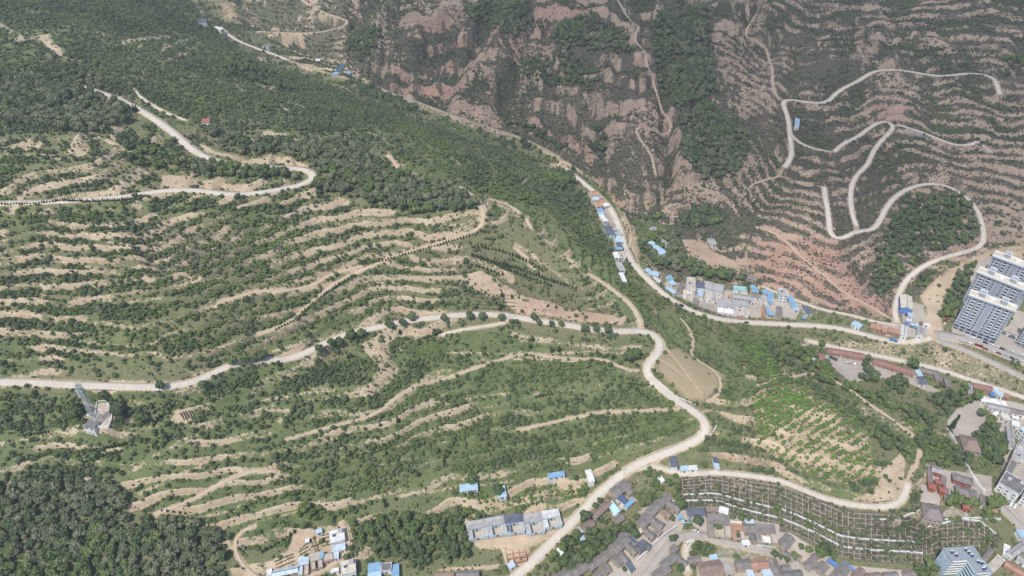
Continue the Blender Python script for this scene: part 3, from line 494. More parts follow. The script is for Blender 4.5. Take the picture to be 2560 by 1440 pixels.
M_ROAD = {"conc": road_mat("pale_concrete", (0.52, 0.465, 0.395), (0.60, 0.545, 0.465), (0.39, 0.34, 0.28), 6.0),
          "asph": road_mat("worn_grey_concrete", (0.34, 0.315, 0.285), (0.41, 0.38, 0.34), (0.27, 0.245, 0.22)),
          "dirt": road_mat("packed_dirt", (0.44, 0.35, 0.255), (0.52, 0.425, 0.315), (0.33, 0.255, 0.175))}
M_ROAD["bed"] = road_mat("dry_stream_bed", (0.30, 0.25, 0.18), (0.40, 0.33, 0.24), (0.20, 0.19, 0.12))
M_KERB_ = lambda: road_mat("kerb_concrete", (0.58, 0.54, 0.48), (0.63, 0.59, 0.53), (0.48, 0.43, 0.37))
for lvl, (nm, w, surf, P, z) in enumerate(road_lines):
    T = np.gradient(P, axis=0); T /= np.linalg.norm(T, axis=1)[:, None] + 1e-9; N = np.stack([-T[:, 1], T[:, 0]], 1)
    n = len(P); ragged = 0.10 if surf == "conc" else 0.28
    wl = w / 2 * (1 + ragged * (fbm(P[:, 0], P[:, 1], 9, 2, 80 + lvl) - 0.5)); wr = w / 2 * (1 + ragged * (fbm(P[:, 0], P[:, 1], 9, 2, 180 + lvl) - 0.5))
    zz = z + 0.06 + 0.004 * lvl if w > 3 else ground(P[:, 0], P[:, 1]) + 0.26 + 0.003 * lvl
    if w <= 3: zz = smooth1(zz, 2)
    prof = [(-1, -0.35), (-1, 0.0), (-.5, .02), (0, 0.03), (.5, .02), (1, 0.0), (1, -0.35)]
    V = []
    for sgn, dz in prof:
        off = (wl if sgn < 0 else wr) * sgn
        V.append(np.c_[P + N * off[:, None], zz + dz])
    V = np.stack(V, 1).reshape(-1, 3); k = len(prof)
    ii = np.arange(n - 1)[:, None] * k + np.arange(k - 1)[None]
    F = np.stack([ii, ii + 1, ii + k + 1, ii + k], -1).reshape(-1, 4)
    me = mesh_np(nm, V, F[:, ::-1], [M_ROAD[surf]])
    al = np.r_[0, np.cumsum(np.hypot(*np.diff(P, axis=0).T))]; la = np.zeros((n, k, 3), np.float32); la[:, :, 0] = np.array([q[0] for q in prof])[None]; la[:, :, 1] = al[:, None]
    a_ = me.attributes.new("lane", 'FLOAT_VECTOR', 'POINT'); a_.data.foreach_set("vector", la.reshape(-1))
    tag(link(bpy.data.objects.new(nm, me)), kind="structure")
# ------------------------------------------------------------------ buildings
class MB:
    def __init__(s): s.v = []; s.f = []
    def quad(s, *p): i = len(s.v); s.v += [tuple(q) for q in p]; s.f.append(tuple(range(i, i + len(p)))); return s
    def box(s, x0, x1, y0, y1, z0, z1):
        i = len(s.v); s.v += [(x0, y0, z0), (x1, y0, z0), (x1, y1, z0), (x0, y1, z0), (x0, y0, z1), (x1, y0, z1), (x1, y1, z1), (x0, y1, z1)]
        s.f += [tuple(i + k for k in q) for q in ((0, 3, 2, 1), (4, 5, 6, 7), (0, 1, 5, 4), (1, 2, 6, 5), (2, 3, 7, 6), (3, 0, 4, 7))]; return s
    def bar(s, a, b, r, n=5, r2=None):
        a, b = Vector(a), Vector(b); d = (b - a).normalized(); u = d.orthogonal().normalized(); w = d.cross(u); i = len(s.v); r2 = r if r2 is None else r2
        for p, rr in ((a, r), (b, r2)): s.v += [tuple(p + (u * math.cos(2 * math.pi * k / n) + w * math.sin(2 * math.pi * k / n)) * rr) for k in range(n)]
        s.f += [(i + k, i + (k + 1) % n, i + n + (k + 1) % n, i + n + k) for k in range(n)] + [tuple(range(i + n - 1, i - 1, -1)), tuple(range(i + n, i + 2 * n))]; return s
    def mesh(s, name, mat):
        me = bpy.data.meshes.new(name); me.from_pydata(s.v, [], s.f); me.materials.append(mat); me.update(); return me
    def build(s, name, mat, parent=None):
        return link(bpy.data.objects.new(name, s.mesh(name, mat)), parent)
COL = {"grey": (0.235, 0.212, 0.196), "dgrey": (0.175, 0.168, 0.168), "lgrey": (0.39, 0.38, 0.375), "purple": (0.25, 0.205, 0.198), "brown": (0.27, 0.195, 0.155), "red": (0.31, 0.165, 0.128), "salmon": (0.43, 0.235, 0.165), "orange": (0.46, 0.27, 0.165),
       "blue": (0.21, 0.38, 0.55), "lblue": (0.38, 0.54, 0.66), "pblue": (0.47, 0.58, 0.66), "dblue": (0.075, 0.115, 0.19), "slate": (0.115, 0.135, 0.175), "white": (0.70, 0.70, 0.68), "cream": (0.62, 0.57, 0.47), "beige": (0.47, 0.41, 0.345), "vivid": (0.09, 0.22, 0.50),
       "teal": (0.30, 0.52, 0.55), "brick": (0.36, 0.22, 0.165), "mud": (0.42, 0.335, 0.25), "temple": (0.40, 0.12, 0.075), "cyan": (0.45, 0.70, 0.74), "paper": (0.60, 0.60, 0.59), "green": (.25, .34, .29)}
_mats = {}
def paint_mat(col, style="plain"):
    k = (col, style)
    if k in _mats: return _mats[k]
    c = COL[col]; g = NT("%s_%s" % (col, style)); n1 = g.noise(0.25, 4, .65, g.obj()); n2 = g.noise(2.2, 3, .7, g.obj()); rnd = g.n("ShaderNodeObjectInfo").outputs["Random"]
    d = tuple(q * .72 for q in c); l = tuple(min(.85, q * 1.12 + .01) for q in c)
    out = g.mix(g.step(n1, .3, .7), d, l); out = g.mix(g.math('MULTIPLY', g.step(n2, .5, .75), .3), out, tuple(q * .62 + .02 for q in c))
    out = g.mix(g.math('MULTIPLY', rnd, .22), out, tuple(q * .8 + .03 for q in c))
    if style in ("tile", "metal"):
        w = g.n("ShaderNodeTexWave", wave_type='BANDS', bands_direction='X'); w.inputs["Scale"].default_value = 0.55 if style == "tile" else 0.34; w.inputs["Distortion"].default_value = 0.25
        g.t.links.new(g.obj(), w.inputs["Vector"]); out = g.mix(g.math('MULTIPLY', w.outputs[1], .24 if style == "tile" else .16), out, tuple(q * .6 for q in c))
        g.bump(w.outputs[1], .06, .6)
    if style == "metal": g.b.inputs["Roughness"].default_value = .5; g.b.inputs["Specular IOR Level"].default_value = .4
    _mats[k] = g.color(out).m; return _mats[k]
def simple(name, c, rough=.6, spec=.3, metal=0.):
    g = NT(name); g.b.inputs["Roughness"].default_value = rough; g.b.inputs["Specular IOR Level"].default_value = spec; g.b.inputs["Metallic"].default_value = metal
    n = g.noise(1.5, 2, .6, g.obj()); return g.color(g.mix(n, tuple(q * .85 for q in c), tuple(min(.9, q * 1.12) for q in c))).m
M_GLASS = simple("window_glass", (0.035, 0.045, 0.055), .12, .6); M_FRAME = simple("window_frame", (0.55, 0.56, 0.57)); M_DOOR = simple("door_paint", (0.16, 0.10, 0.075)); M_STEEL = simple("galvanised_steel", (0.42, 0.44, 0.47), .45, .5, .2)
M_GATESHADE = simple("gateway_shade", (0.13, 0.14, 0.16)); M_WHITE = simple("white_paint", (0.74, 0.74, 0.72)); M_TYRE = simple("tyre_rubber", (0.02, 0.02, 0.02), .9)
ME_WIN = MB().box(-.5, .5, -.06, .03, -.5, -.42).box(-.5, .5, -.06, .03, .42, .5).box(-.5, -.43, -.06, .03, -.42, .42).box(.43, .5, -.06, .03, -.42, .42).mesh("window", M_FRAME)
ME_PANE = MB().box(-.43, .43, -.03, .02, -.42, .42).mesh("pane", M_GLASS)
ME_DOOR = MB().box(-.5, .5, -.07, .03, 0, 1).mesh("door", M_DOOR)
ROT = {"s": 0.0, "n": math.pi, "w": -math.pi / 2, "e": math.pi / 2}
def put(name, me, parent, loc, face, sx, sz):
    o = bpy.data.objects.new(name, me); scene.collection.objects.link(o); o.parent = parent; o.location = loc; o.rotation_euler = (0, 0, ROT[face]); o.scale = (sx, 1, sz); return o
def window(parent, loc, face, w, h, pane=True):
    o = put("window", ME_WIN, parent, loc, face, w, h)
    p = bpy.data.objects.new("pane", ME_PANE); scene.collection.objects.link(p); p.parent = o
    return o
def on_face(x0, x1, y0, y1, face, t, z, out=.03):
    if face == "s": return (x0 + (x1 - x0) * t, y0 - out, z)
    if face == "n": return (x0 + (x1 - x0) * t, y1 + out, z)
    if face == "w": return (x0 - out, y0 + (y1 - y0) * t, z)
    return (x1 + out, y0 + (y1 - y0) * t, z)
FOOT = []; FLATS = []
def frame_of(p0, p1, p2, h):
    """rectangle on the land from three roof corners seen in the photo -> centre, angle, length, depth, ground height"""
    px = np.array([p0, p1, p2], float); c = (px[1] + px[2]) / 2; z = 0.0
    x, y, z = hit(c[0:1], c[1:2], lambda a, b: ground(a, b) + h, 160)
    zr = float(z[0]); X, Y = at_z(px[:, 0], px[:, 1], zr)
    a, b, d = [Vector((X[i], Y[i])) for i in range(3)]
    u = (b - a); L = u.length; u.normalize(); n = Vector((-u.y, u.x)); D = (d - a).dot(n)
    cen = a + u * L / 2 + n * D / 2; ang = math.atan2(u.y, u.x)
    # local -y looks to the camera side
    if math.sin(ang + math.pi / 2) < 0 or (abs(math.sin(ang + math.pi / 2)) < .05 and False): ang += math.pi
    return cen, ang, L, abs(D), zr - h
def seat(cen, ang, L, D, zg, m=.9):
    u = Vector((math.cos(ang), math.sin(ang))); FOOT.append((cen.x, cen.y, u.x, u.y, L / 2 + m, D / 2 + m))
    n = Vector((-u.y, u.x)); lo = min(float(ground(*(cen + u * L / 2 * a + n * D / 2 * b))) for a in (-1, 1) for b in (-1, 1))
    return lo - zg - .8
def walls(root, x0, x1, y0, y1, z0, z1, mat, wname="wall"): return MB().box(x0, x1, y0, y1, z0, z1).build(wname, mat, root)
def openings(root, x0, x1, y0, y1, h, faces="s", door=True, sp=3.6, z0=0.0):
    for f in faces:
        W = (x1 - x0) if f in "sn" else (y1 - y0); n = max(1, int(W / sp)); di = n // 2 if (door and f == faces[0]) else -1
        for lv in range(max(1, int((h + .6) / 3.1))):
            for i in range(n):
                t = (i + .5) / n
                if i == di and lv == 0: put("door", ME_DOOR, root, on_face(x0, x1, y0, y1, f, t, z0), f, 1.3, 2.2)
                else: window(root, on_face(x0, x1, y0, y1, f, t, z0 + 1.65 + lv * 3.1), f, min(1.9, W / n * .62), 1.35)
def flat_roof(root, x0, x1, y0, y1, h, mat, rim, over=.25, par=.45):
    r = MB().box(x0 - over, x1 + over, y0 - over, y1 + over, h, h + .2).build("roof", mat, root)
    if par:
        q = MB(); a, b, c, d = x0 - over, x1 + over, y0 - over, y1 + over; z0, z1 = h + .2, h + .2 + par
        q.box(a, b, c, c + .3, z0, z1).box(a, b, d - .3, d, z0, z1).box(a, a + .3, c + .3, d - .3, z0, z1).box(b - .3, b, c + .3, d - .3, z0, z1)
        q.build("parapet", rim, r)
    return r
def shed_roof(root, x0, x1, y0, y1, h, mat, rise=.7, over=.35):
    a, b, c, d = x0 - over, x1 + over, y0 - over, y1 + over; m = MB()
    lo, hi = h + .03, h + .03 + rise
    m.quad((a, c, lo + .12), (b, c, lo + .12), (b, d, hi + .12), (a, d, hi + .12)).quad((a, d, hi), (b, d, hi), (b, c, lo), (a, c, lo))
    m.quad((a, c, lo), (b, c, lo), (b, c, lo + .12), (a, c, lo + .12)).quad((b, d, hi), (a, d, hi), (a, d, hi + .12), (b, d, hi + .12)).quad((b, c, lo), (b, d, hi), (b, d, hi + .12), (b, c, lo + .12)).quad((a, d, hi), (a, c, lo), (a, c, lo + .12), (a, d, hi + .12))
    return m.build("roof", mat, root)
def gable(root, x0, x1, y0, y1, h, rise, rmat, wmat, over=.45, z0=0.0, ridge=True):
    ym = (y0 + y1) / 2; w = MB().box(x0, x1, y0, y1, z0, h)
    w.quad((x0, y0, h), (x0, ym, h + rise), (x0, y1, h)).quad((x1, y0, h), (x1, y1, h), (x1, ym, h + rise)); w.build("wall", wmat, root)
    k = rise / (ym - y0); a, b = x0 - over * .6, x1 + over * .6; m = MB(); t = .16
    for s, ye in ((1, y0 - over), (-1, y1 + over)):
        ze = h - k * over + .04; zr = h + rise + .04
        P = [(a, ye, ze), (b, ye, ze), (b, ym, zr), (a, ym, zr)]; Q = [(x, y, z + t) for x, y, z in P]
        if s < 0: P = P[::-1]; Q = Q[::-1]
        m.quad(*Q).quad(*P[::-1])
        for i in range(4): m.quad(P[i], P[(i + 1) % 4], Q[(i + 1) % 4], Q[i])
    r = m.build("roof", rmat, root)
    if ridge: MB().box(a, b, ym - .2, ym + .2, h + rise + t - .02, h + rise + t + .22).build("ridge_cap", paint_mat("dgrey"), r)
    return r
def hip(root, x0, x1, y0, y1, h, rise, rmat, wmat, over=1.0, z0=0.0):
    w = MB().box(x0, x1, y0, y1, z0, h).build("wall", wmat, root)
    a, b, c, d = x0 - over, x1 + over, y0 - over, y1 + over; ym = (c + d) / 2; i = min((d - c) * .36, (b - a) * .3); e = .45
    m = MB(); z = h - .15; N = 4
    E = [(a, c, z + e), (b, c, z + e), (b, d, z + e), (a, d, z + e)]; r1, r2 = (a + i, ym, h + rise), (b - i, ym, h + rise)
    ms, mn = ((a + b) / 2, c + .1, z), ((a + b) / 2, d - .1, z); mw, me_ = (a + .1, ym, z), (b - .1, ym, z); rm = ((a + b) / 2, ym, h + rise - .12)
    for tri in ((E[0], ms, rm, r1), (ms, E[1], r2, rm), (E[1], me_, r2), (me_, E[2], r2), (E[2], mn, rm, r2), (mn, E[3], r1, rm), (E[3], mw, r1), (mw, E[0], r1)): m.quad(*tri)
    m.quad((a, c, z - .05), (a, d, z - .05), (b, d, z - .05), (b, c, z - .05))
    r = m.build("roof", rmat, root); q = MB(); q.bar(r1, r2, .28, 5)
    for p, rr in ((E[0], r1), (E[3], r1), (E[1], r2), (E[2], r2)): q.bar(p, rr, .2, 5)
    q.build("ridge_cap", paint_mat("dgrey"), r); return r
def court(root, L, D, h, roof, wall, z0, floor):
    """courtyard house: hall along the back, two wings, front wall with a gate"""
    x0, x1, y0, y1 = -L / 2, L / 2, -D / 2, D / 2; hd = D * .44; ww = max(2.6, L * .24); rm, wm = paint_mat(roof, "tile"), paint_mat(wall)
    MB().box(x0, x1, y0, y1, z0, .12).build("courtyard_floor", paint_mat(floor), root)
    walls(root, x0 + .1, x1 - .1, y1 - hd, y1, .12, h, wm); openings(root, x0 + .1, x1 - .1, y1 - hd, y1, h, "s")
    shed_roof(root, x0 + .1, x1 - .1, y1 - hd, y1, h, rm, .55 * max(1, hd / 6))
    for s, (a, b) in (("e", (x0, x0 + ww)), ("w", (x1 - ww, x1))):
        g = MB().box(a, b, y0, y1 - hd - .4, .12, h * .82).build("wing", wm, root); flat_roof(g, a, b, y0, y1 - hd - .55, h * .82, paint_mat("beige" if s == "w" else roof), wm, .12, .25)
        openings(g, a, b, y0, y1 - hd - .4, h * .82, s, False, 3.2)
    f = MB().box(x0 + ww, -.9, y0, y0 + .25, .12, h * .62).box(.9, x1 - ww, y0, y0 + .25, .12, h * .62).box(-.9, .9, y0, y0 + .25, 2.3, h * .62).build("yard_wall", wm, root)
    put("gate", ME_DOOR, root, (0, y0 + .1, .12), "s", 1.75, 2.15)
def finish(root, name, label, cat, group): tag(root, label, cat, group)
CATS = {"shed": "shed", "house": "house", "barn": "barn", "courtyard_house": "house", "warehouse": "warehouse", "temple_hall": "temple", "temple_gallery": "temple", "temple_gate": "temple gate", "pavilion": "pavilion", "office_building": "building", "hut": "hut", "awning": "awning", "container": "container", "gatehouse": "gatehouse", "greenhouse": "shed", "theatre_hall": "hall", "row_house": "house"}
def B(kind, p, h, roof, wall, name, label, group=None, **kw):
    p = [tuple(float(q) for q in t.split()) for t in p.split(",")]
    cen, ang, L, D, zg = frame_of(*p, h); z0 = seat(cen, ang, L, D, zg)
    if group == g3 and kind in ("gable", "shed"): L *= 1.06; D *= 1.2
    elif group in (g1, g2, g8, g9) and kind != "flat": L *= 1.06; D *= 1.1
    root = empty(name, (cen.x, cen.y, zg), ang); x0, x1, y0, y1 = -L / 2, L / 2, -D / 2, D / 2
    wm = paint_mat(wall)
    fs = "s" + ("w" if math.cos(ang + math.pi) * 1 + 0 < 0 and cen.x > 0 else "e") if min(L, D) > 4 else "s"
    if kind == "shed":
        walls(root, x0, x1, y0, y1, z0, h, wm)
        MB().quad((x0, y1, h), (x1, y1, h), (x1, y1, h + .6), (x0, y1, h + .6)).quad((x0, y0, h), (x0, y1, h), (x0, y1, h + .6)).quad((x1, y0, h), (x1, y1, h + .6), (x1, y1, h)).build("upper_wall", wm, root)
        shed_roof(root, x0, x1, y0, y1, h, paint_mat(roof, "metal"), kw.get("rise", .65)); openings(root, x0, x1, y0, y1, h, fs)
    elif kind == "awn":
        shed_roof(root, x0, x1, y0, y1, h, paint_mat(roof, "metal"), .4)
        for a in (x0 + .2, x1 - .2):
            for b in (y0 + .2, y1 - .2): MB().bar((a, b, z0), (a, b, h + (.4 if b > 0 else .05)), .09).build("post", M_STEEL, root)
    elif kind == "gable":
        gable(root, x0, x1, y0, y1, h, kw.get("rise", D * .2), paint_mat(roof, "tile" if not kw.get("metal") else "metal"), wm, z0=z0); openings(root, x0, x1, y0, y1, h, fs)
    elif kind == "hip":
        hip(root, x0, x1, y0, y1, h, D * .3, paint_mat(roof, "tile"), wm, kw.get("over", 1.0), z0); openings(root, x0, x1, y0, y1, h, "s", True, 2.6)
        if kw.get("over", 1.) >= 1:
            for i in range(5): MB().bar((x0 + (x1 - x0) * i / 4, y0 - .7, z0), (x0 + (x1 - x0) * i / 4, y0 - .7, h - .1), .16).build("column", paint_mat("temple"), root)
    elif kind == "flat":
        if L * D > 45 and not kw.get("plain"): FLATS.append((root, x0, x1, y0, y1, h))
        walls(root, x0, x1, y0, y1, z0, h, wm); flat_roof(root, x0, x1, y0, y1, h, paint_mat(roof), wm); openings(root, x0, x1, y0, y1, h, fs + ("w" if "w" not in fs else "e"))
        if L > 8 and D > 6 and not kw.get("plain"):
            q = MB().box(x1 - 3.4, x1 - .9, y1 - 3.4, y1 - .9, h + .2, h + 2.3).build("stair_hut", wm, root); MB().box(x1 - 3.6, x1 - .7, y1 - 3.6, y1 - .7, h + 2.3, h + 2.45).build("hut_roof", paint_mat("lgrey"), q)
    elif kind == "court": court(root, L, D, h, roof, wall, z0, kw.get("floor", "beige"))
    elif kind == "balc":
        b = y0 + D * .42; walls(root, x0, x1, b, y1, z0, h, wm); shed_roof(root, x0, x1, b, y1, h, paint_mat(roof, "tile"), .7); walls(root, x0, x1, y0, b - .02, z0, h * .48, wm, "ground_floor")
        fl = MB().box(x0, x1, y0, b - .03, h * .48, h * .48 + .15).build("balcony", paint_mat("white"), root); MB().box(x0, x1, y0, y0 + .2, h * .48 + .15, h * .48 + 1.1).box(-.1, .1, y0 + .2, b - .05, h * .48 + .15, h * .48 + 1.1).build("railing", wm, fl)
        openings(root, x0, x1, y0, y1, h * .45, "s"); openings(root, x0, x1, b, y1, 2.6, "s", False, 3.4, h * .5)
    tag(root, label, CATS.get(name, name.replace("_", " ")), group)
    return root
g1 = "houses strung along the valley road"; g2 = "village houses at the valley bend"; g3 = "tiled courtyard houses at the bottom of the village"; g4 = "row of five attached houses"; g5 = "long red roofed sheds"; g6 = "temple buildings"; g7 = "yard buildings beside the street junction"; g8 = "farmhouses at the bottom left"; g9 = "roofs along the right edge"
# valley road, going down from its upper end
B("gable", "1471 480,1491 477,1474 490", 3.2, "orange", "white", "house", "orange tiled house at the upper end of the valley road row", g1)
B("flat", "1478 494,1492 492,1481 502", 3, "lblue", "white", "house", "flat light blue roof between two orange tiled roofs", g1)
B("shed", "1491 489,1500 487,1495 497", 2.8, "lgrey", "white", "shed", "small grey shed by the road beside the flat light blue roof", g1)
B("gable", "1481 503,1495 500,1489 517", 3.2, "orange", "white", "house", "largest orange tiled house, below the flat light blue roof", g1)
B("gable", "1497 499,1510 497,1500 507", 2.8, "orange", "white", "house", "smallest orange roof, close to the valley road edge", g1)
B("flat", "1503 511,1516 507,1507 519", 2.8, "white", "white", "house", "white flat roof with clutter below the smallest orange roof", g1, plain=1)
B("shed", "1493 525,1504 523,1495 532", 2.6, "blue", "white", "shed", "upper of two small blue sheds against the green slope", g1)
B("shed", "1495 533,1508 532,1496 539", 2.6, "lblue", "white", "shed", "lower of two small blue sheds against the green slope", g1)
B("shed", "1498 541,1508 539,1500 555", 2.6, "white", "white", "shed", "white roofed shed just below the two small blue sheds", g1)
B("gable", "1507 567,1526 565,1513 585", 6, "slate", "cyan", "house", "tall dark slate roofed house with pale cyan front wall", g1, rise=1.2)
B("flat", "1532 572,1549 571,1533 586", 3.4, "lgrey", "white", "house", "pale grey flat roof between the cyan house and the road", g1)
B("shed", "1535 592,1551 591,1541 606", 3, "pblue", "white", "shed", "pale blue-grey shed roof below the cyan fronted house", g1)
B("shed", "1540 608,1552 607,1541 618", 3, "slate", "white", "shed", "square dark slate shed close beside the valley road", g1)
B("awn", "1539 620,1552 619,1540 625", 2.6, "blue", "white", "awning", "narrow bright blue awning in front of the square slate shed", g1)
B("shed", "1524 620,1537 619,1526 626", 3, "dgrey", "white", "shed", "dark grey shed behind the bright blue awning", g1)
B("court", "1544 631,1560 630,1546 643", 3, "beige", "white", "courtyard_house", "beige roofed house with blue edging near the lone roadside tree", g1)
B("shed", "1532 633,1543 632,1534 645", 2.8, "white", "white", "shed", "white roofed lean-to beside the beige house with blue edging", g1)
B("shed", "1540 660,1552 658,1545 677", 3, "lgrey", "white", "shed", "grey shed by the small vegetable garden below the valley houses", g1)
B("shed", "1547 685,1557 684,1561 703", 3.2, "white", "white", "house", "white roofed house lowest in the row beside the valley road", g1)
# sheds on the wooded shelf across the road
B("gable", "1619 576,1630 567,1637 583", 3, "lgrey", "white", "hut", "small square grey hut at the top of the wooded shelf")
B("gable", "1641 586,1681 613,1634 596", 3.4, "lgrey", "white", "barn", "long pale grey barn between the light blue barn and the trees")
B("shed", "1630 603,1667 632,1618 609", 3.4, "lblue", "white", "barn", "long light blue roofed barn among trees across the valley road")
B("gable", "1656 560,1689 585,1648 565", 3.2, "purple", "mud", "barn", "long dull brown barn uphill of the light blue barn")
B("gable", "1768 597,1777 595,1778 612", 3.4, "lgrey", "white", "hut", "lone grey gabled hut below the scrub mountainside")
B("shed", "1708 636,1720 635,1708 643", 2.4, "beige", "mud", "hut", "tiny beige hut half hidden in the wood across the valley road")
# village at the bend
B("shed", "1612 676,1620 672,1619 683", 2.8, "lblue", "white", "shed", "leftmost small light blue shed of the bend village", g2)
B("shed", "1625 678,1647 682,1623 686", 3, "lblue", "white", "shed", "long light blue roof second from the left in the bend village", g2)
B("gable", "1642 693,1655 703,1637 697", 2.8, "paper", "white", "shed", "narrow white shed with pale roof beside the green lawn strip", g2, metal=1)
B("shed", "1665 692,1677 690,1666 701", 3, "blue", "white", "shed", "square blue shed under the bright green tree", g2)
B("shed", "1672 705,1682 702,1669 716", 3, "lblue", "white", "shed", "light blue roof standing upright behind the white walled blue shed", g2)
B("shed", "1669 718,1690 731,1665 722", 3, "lblue", "white", "shed", "light blue roofed white walled shed beside the village road", g2)
B("gable", "1700 708,1692 729,1710 710", 3, "grey", "mud", "house", "narrow grey tiled house left of the tall white house", g2)
B("flat", "1717 694,1737 696,1711 724", 6, "beige", "white", "house", "tall white house with stepped flat beige roof in bend village", g2)
B("court", "1708 727,1731 729,1706 742", 3, "cream", "white", "courtyard_house", "low cream courtyard in front of the tall white house", g2)
B("shed", "1736 705,1760 708,1734 717", 4, "slate", "white", "house", "dark slate roofed house right of the tall white house", g2)
B("shed", "1745 726,1754 727,1745 738", 2.8, "lblue", "white", "shed", "light blue shed in front of the dark slate roofed house", g2)
B("court", "1760 706,1783 711,1754 742", 4, "lgrey", "white", "courtyard_house", "left half of the large double courtyard house with long grey roof", g2)
B("court", "1784 712,1809 717,1777 747", 4, "lgrey", "white", "courtyard_house", "right half of the large double courtyard house with long grey roof", g2)
B("balc", "1795 748,1831 752,1793 774", 6.2, "lgrey", "white", "row_house", "two storey white house with red trimmed balcony beside the road", g2)
B("court", "1832 752,1869 756,1831 778", 6, "lgrey", "white", "courtyard_house", "two storey grey courtyard house joined to the balcony house", g2)
B("court", "1835 716,1865 720,1834 733", 3.5, "teal", "white", "courtyard_house", "house with teal and grey court behind the grey fronted row", g2)
B("gable", "1835 734,1872 739,1834 744", 6, "lgrey", "white", "row_house", "white two storey house with long grey roof above balcony house", g2)
B("shed", "1821 740,1832 740,1821 749", 2.6, "salmon", "brick", "shed", "small salmon brick shed left of the white two storey house", g2)
B("gable", "1870 688,1893 693,1868 695", 3.2, "grey", "mud", "barn", "grey barn alone under the slope above the bend village", g2)
B("shed", "1876 715,1886 714,1875 723", 3, "blue", "white", "shed", "upper blue shed right of the teal court", g2)
B("shed", "1879 724,1892 723,1880 731", 3, "blue", "white", "shed", "lower blue shed right of the teal court", g2)
B("gable", "1878 732,1899 735,1876 741", 3.6, "grey", "white", "house", "grey tiled house below two blue sheds in the bend village", g2)
B("flat", "1876 743,1886 744,1874 755", 3, "lgrey", "white", "house", "small flat grey house on the narrow lane beside the two storey row", g2)
B("court", "1900 741,1916 743,1897 757", 3.6, "lgrey", "white", "courtyard_house", "pale courtyard house between grey tiled house and blue roofs", g2)
B("shed", "1905 727,1915 725,1906 737", 3, "blue", "white", "shed", "left of three blue roofs behind the pale courtyard house", g2)
B("shed", "1917 731,1930 731,1917 742", 3, "blue", "white", "shed", "largest of three blue roofs behind the pale courtyard house", g2)
B("shed", "1917 745,1927 745,1916 757", 3, "blue", "white", "shed", "lowest of three blue roofs, right of the pale courtyard house", g2)
B("gable", "1906 766,1904 790,1914 766", 2.8, "salmon", "brick", "shed", "upright salmon roof beside blue awnings near the village road", g2)
B("shed", "1916 770,1924 771,1915 784", 2.8, "blue", "white", "shed", "blue roof right beside the upright salmon roof", g2)
B("awn", "1923 783,1933 784,1923 788", 2.5, "blue", "white", "awning", "small blue awning below the salmon and blue roofs", g2)
B("flat", "1946 722,1967 724,1945 737", 9, "lgrey", "white", "house", "three storey grey house, tallest of the bend village", g2)
B("shed", "1968 743,1980 743,1968 766", 3, "blue", "white", "shed", "long upright blue roof right of the three storey grey house", g2)
B("shed", "1980 761,1989 761,1979 775", 2.8, "lblue", "white", "shed", "light blue roof touching the long upright blue roof", g2)
B("gable", "1942 767,1940 791,1955 767", 3, "grey", "mud", "barn", "upright grey tiled barn below the three storey grey house", g2)
B("shed", "2006 768,2019 767,2007 785", 3, "slate", "white", "shed", "slate blue shed at the right end of the bend village", g2)
B("awn", "2005 791,2011 791,2005 797", 2.4, "blue", "white", "awning", "tiny blue awning below the slate blue shed", g2)
B("shed", "1736 746,1745 748,1731 758", 2.6, "grey", "mud", "hut", "grey hut in the rough garden below the dark slate roofed house", g2)
B("flat", "1843 791,1860 792,1843 798", .8, "brick", "brick", "shed", "low brick coloured slab roof beside the road under the row houses", g2, plain=1)
# yards beside the junction
B("gable", "2251 736,2253 769,2279 743", 7, "cream", "vivid", "warehouse", "big cream roofed warehouse with blue ends beside the dirt track", g7, metal=1, rise=1.8)
B("shed", "2268 774,2279 776,2268 789", 3.4, "lblue", "white", "shed", "light blue annex in front of the cream warehouse", g7)
B("gable", "2253 812,2252 838,2268 812", 4, "paper", "white", "warehouse", "long pale grey shed with ridge pointing at the street", g7, metal=1)
B("gable", "2294 818,2293 835,2310 817", 5, "lgrey", "white", "warehouse", "grey gabled shed nearest the street junction", g7, metal=1)
B("shed", "2178 808,2203 815,2176 818", 3.2, "salmon", "brick", "house", "left of the three salmon roofed houses by the valley road", g7)
B("shed", "2204 819,2215 821,2205 830", 3, "salmon", "brick", "house", "smallest salmon roof, middle of three by the valley road", g7)
B("shed", "2221 819,2250 826,2221 829", 3.4, "salmon", "brick", "house", "largest salmon roofed house, next to the long pale grey shed", g7)
B("shed", "2136 803,2156 813,2135 813", 3.6, "lblue", "white", "house", "light blue roofed white house alone below the hillside lane", g7)
B("flat", "2265 797,2277 799,2265 803", 2.6, "pblue", "white", "container", "pale container at the back of the container yard", g7, plain=1)
B("flat", "2262 806,2270 808,2262 811", 2.4, "vivid", "vivid", "container", "deep blue container at the left of the container yard", g7, plain=1)
B("flat", "2276 808,2285 810,2275 813", 2.6, "white", "vivid", "container", "white topped blue container in the middle of the yard", g7, plain=1)
B("flat", "2287 808,2295 810,2286 816", 2.6, "lblue", "teal", "container", "teal container at the right of the container yard", g7, plain=1)
B("flat", "2307 807,2326 812,2306 811", 2.2, "white", "white", "container", "long thin white cabin along the hedge by the junction", g7, plain=1)
B("flat", "2300 804,2308 806,2300 808", 2.2, "red", "red", "container", "dark red cabin between teal container and long white cabin", g7, plain=1)
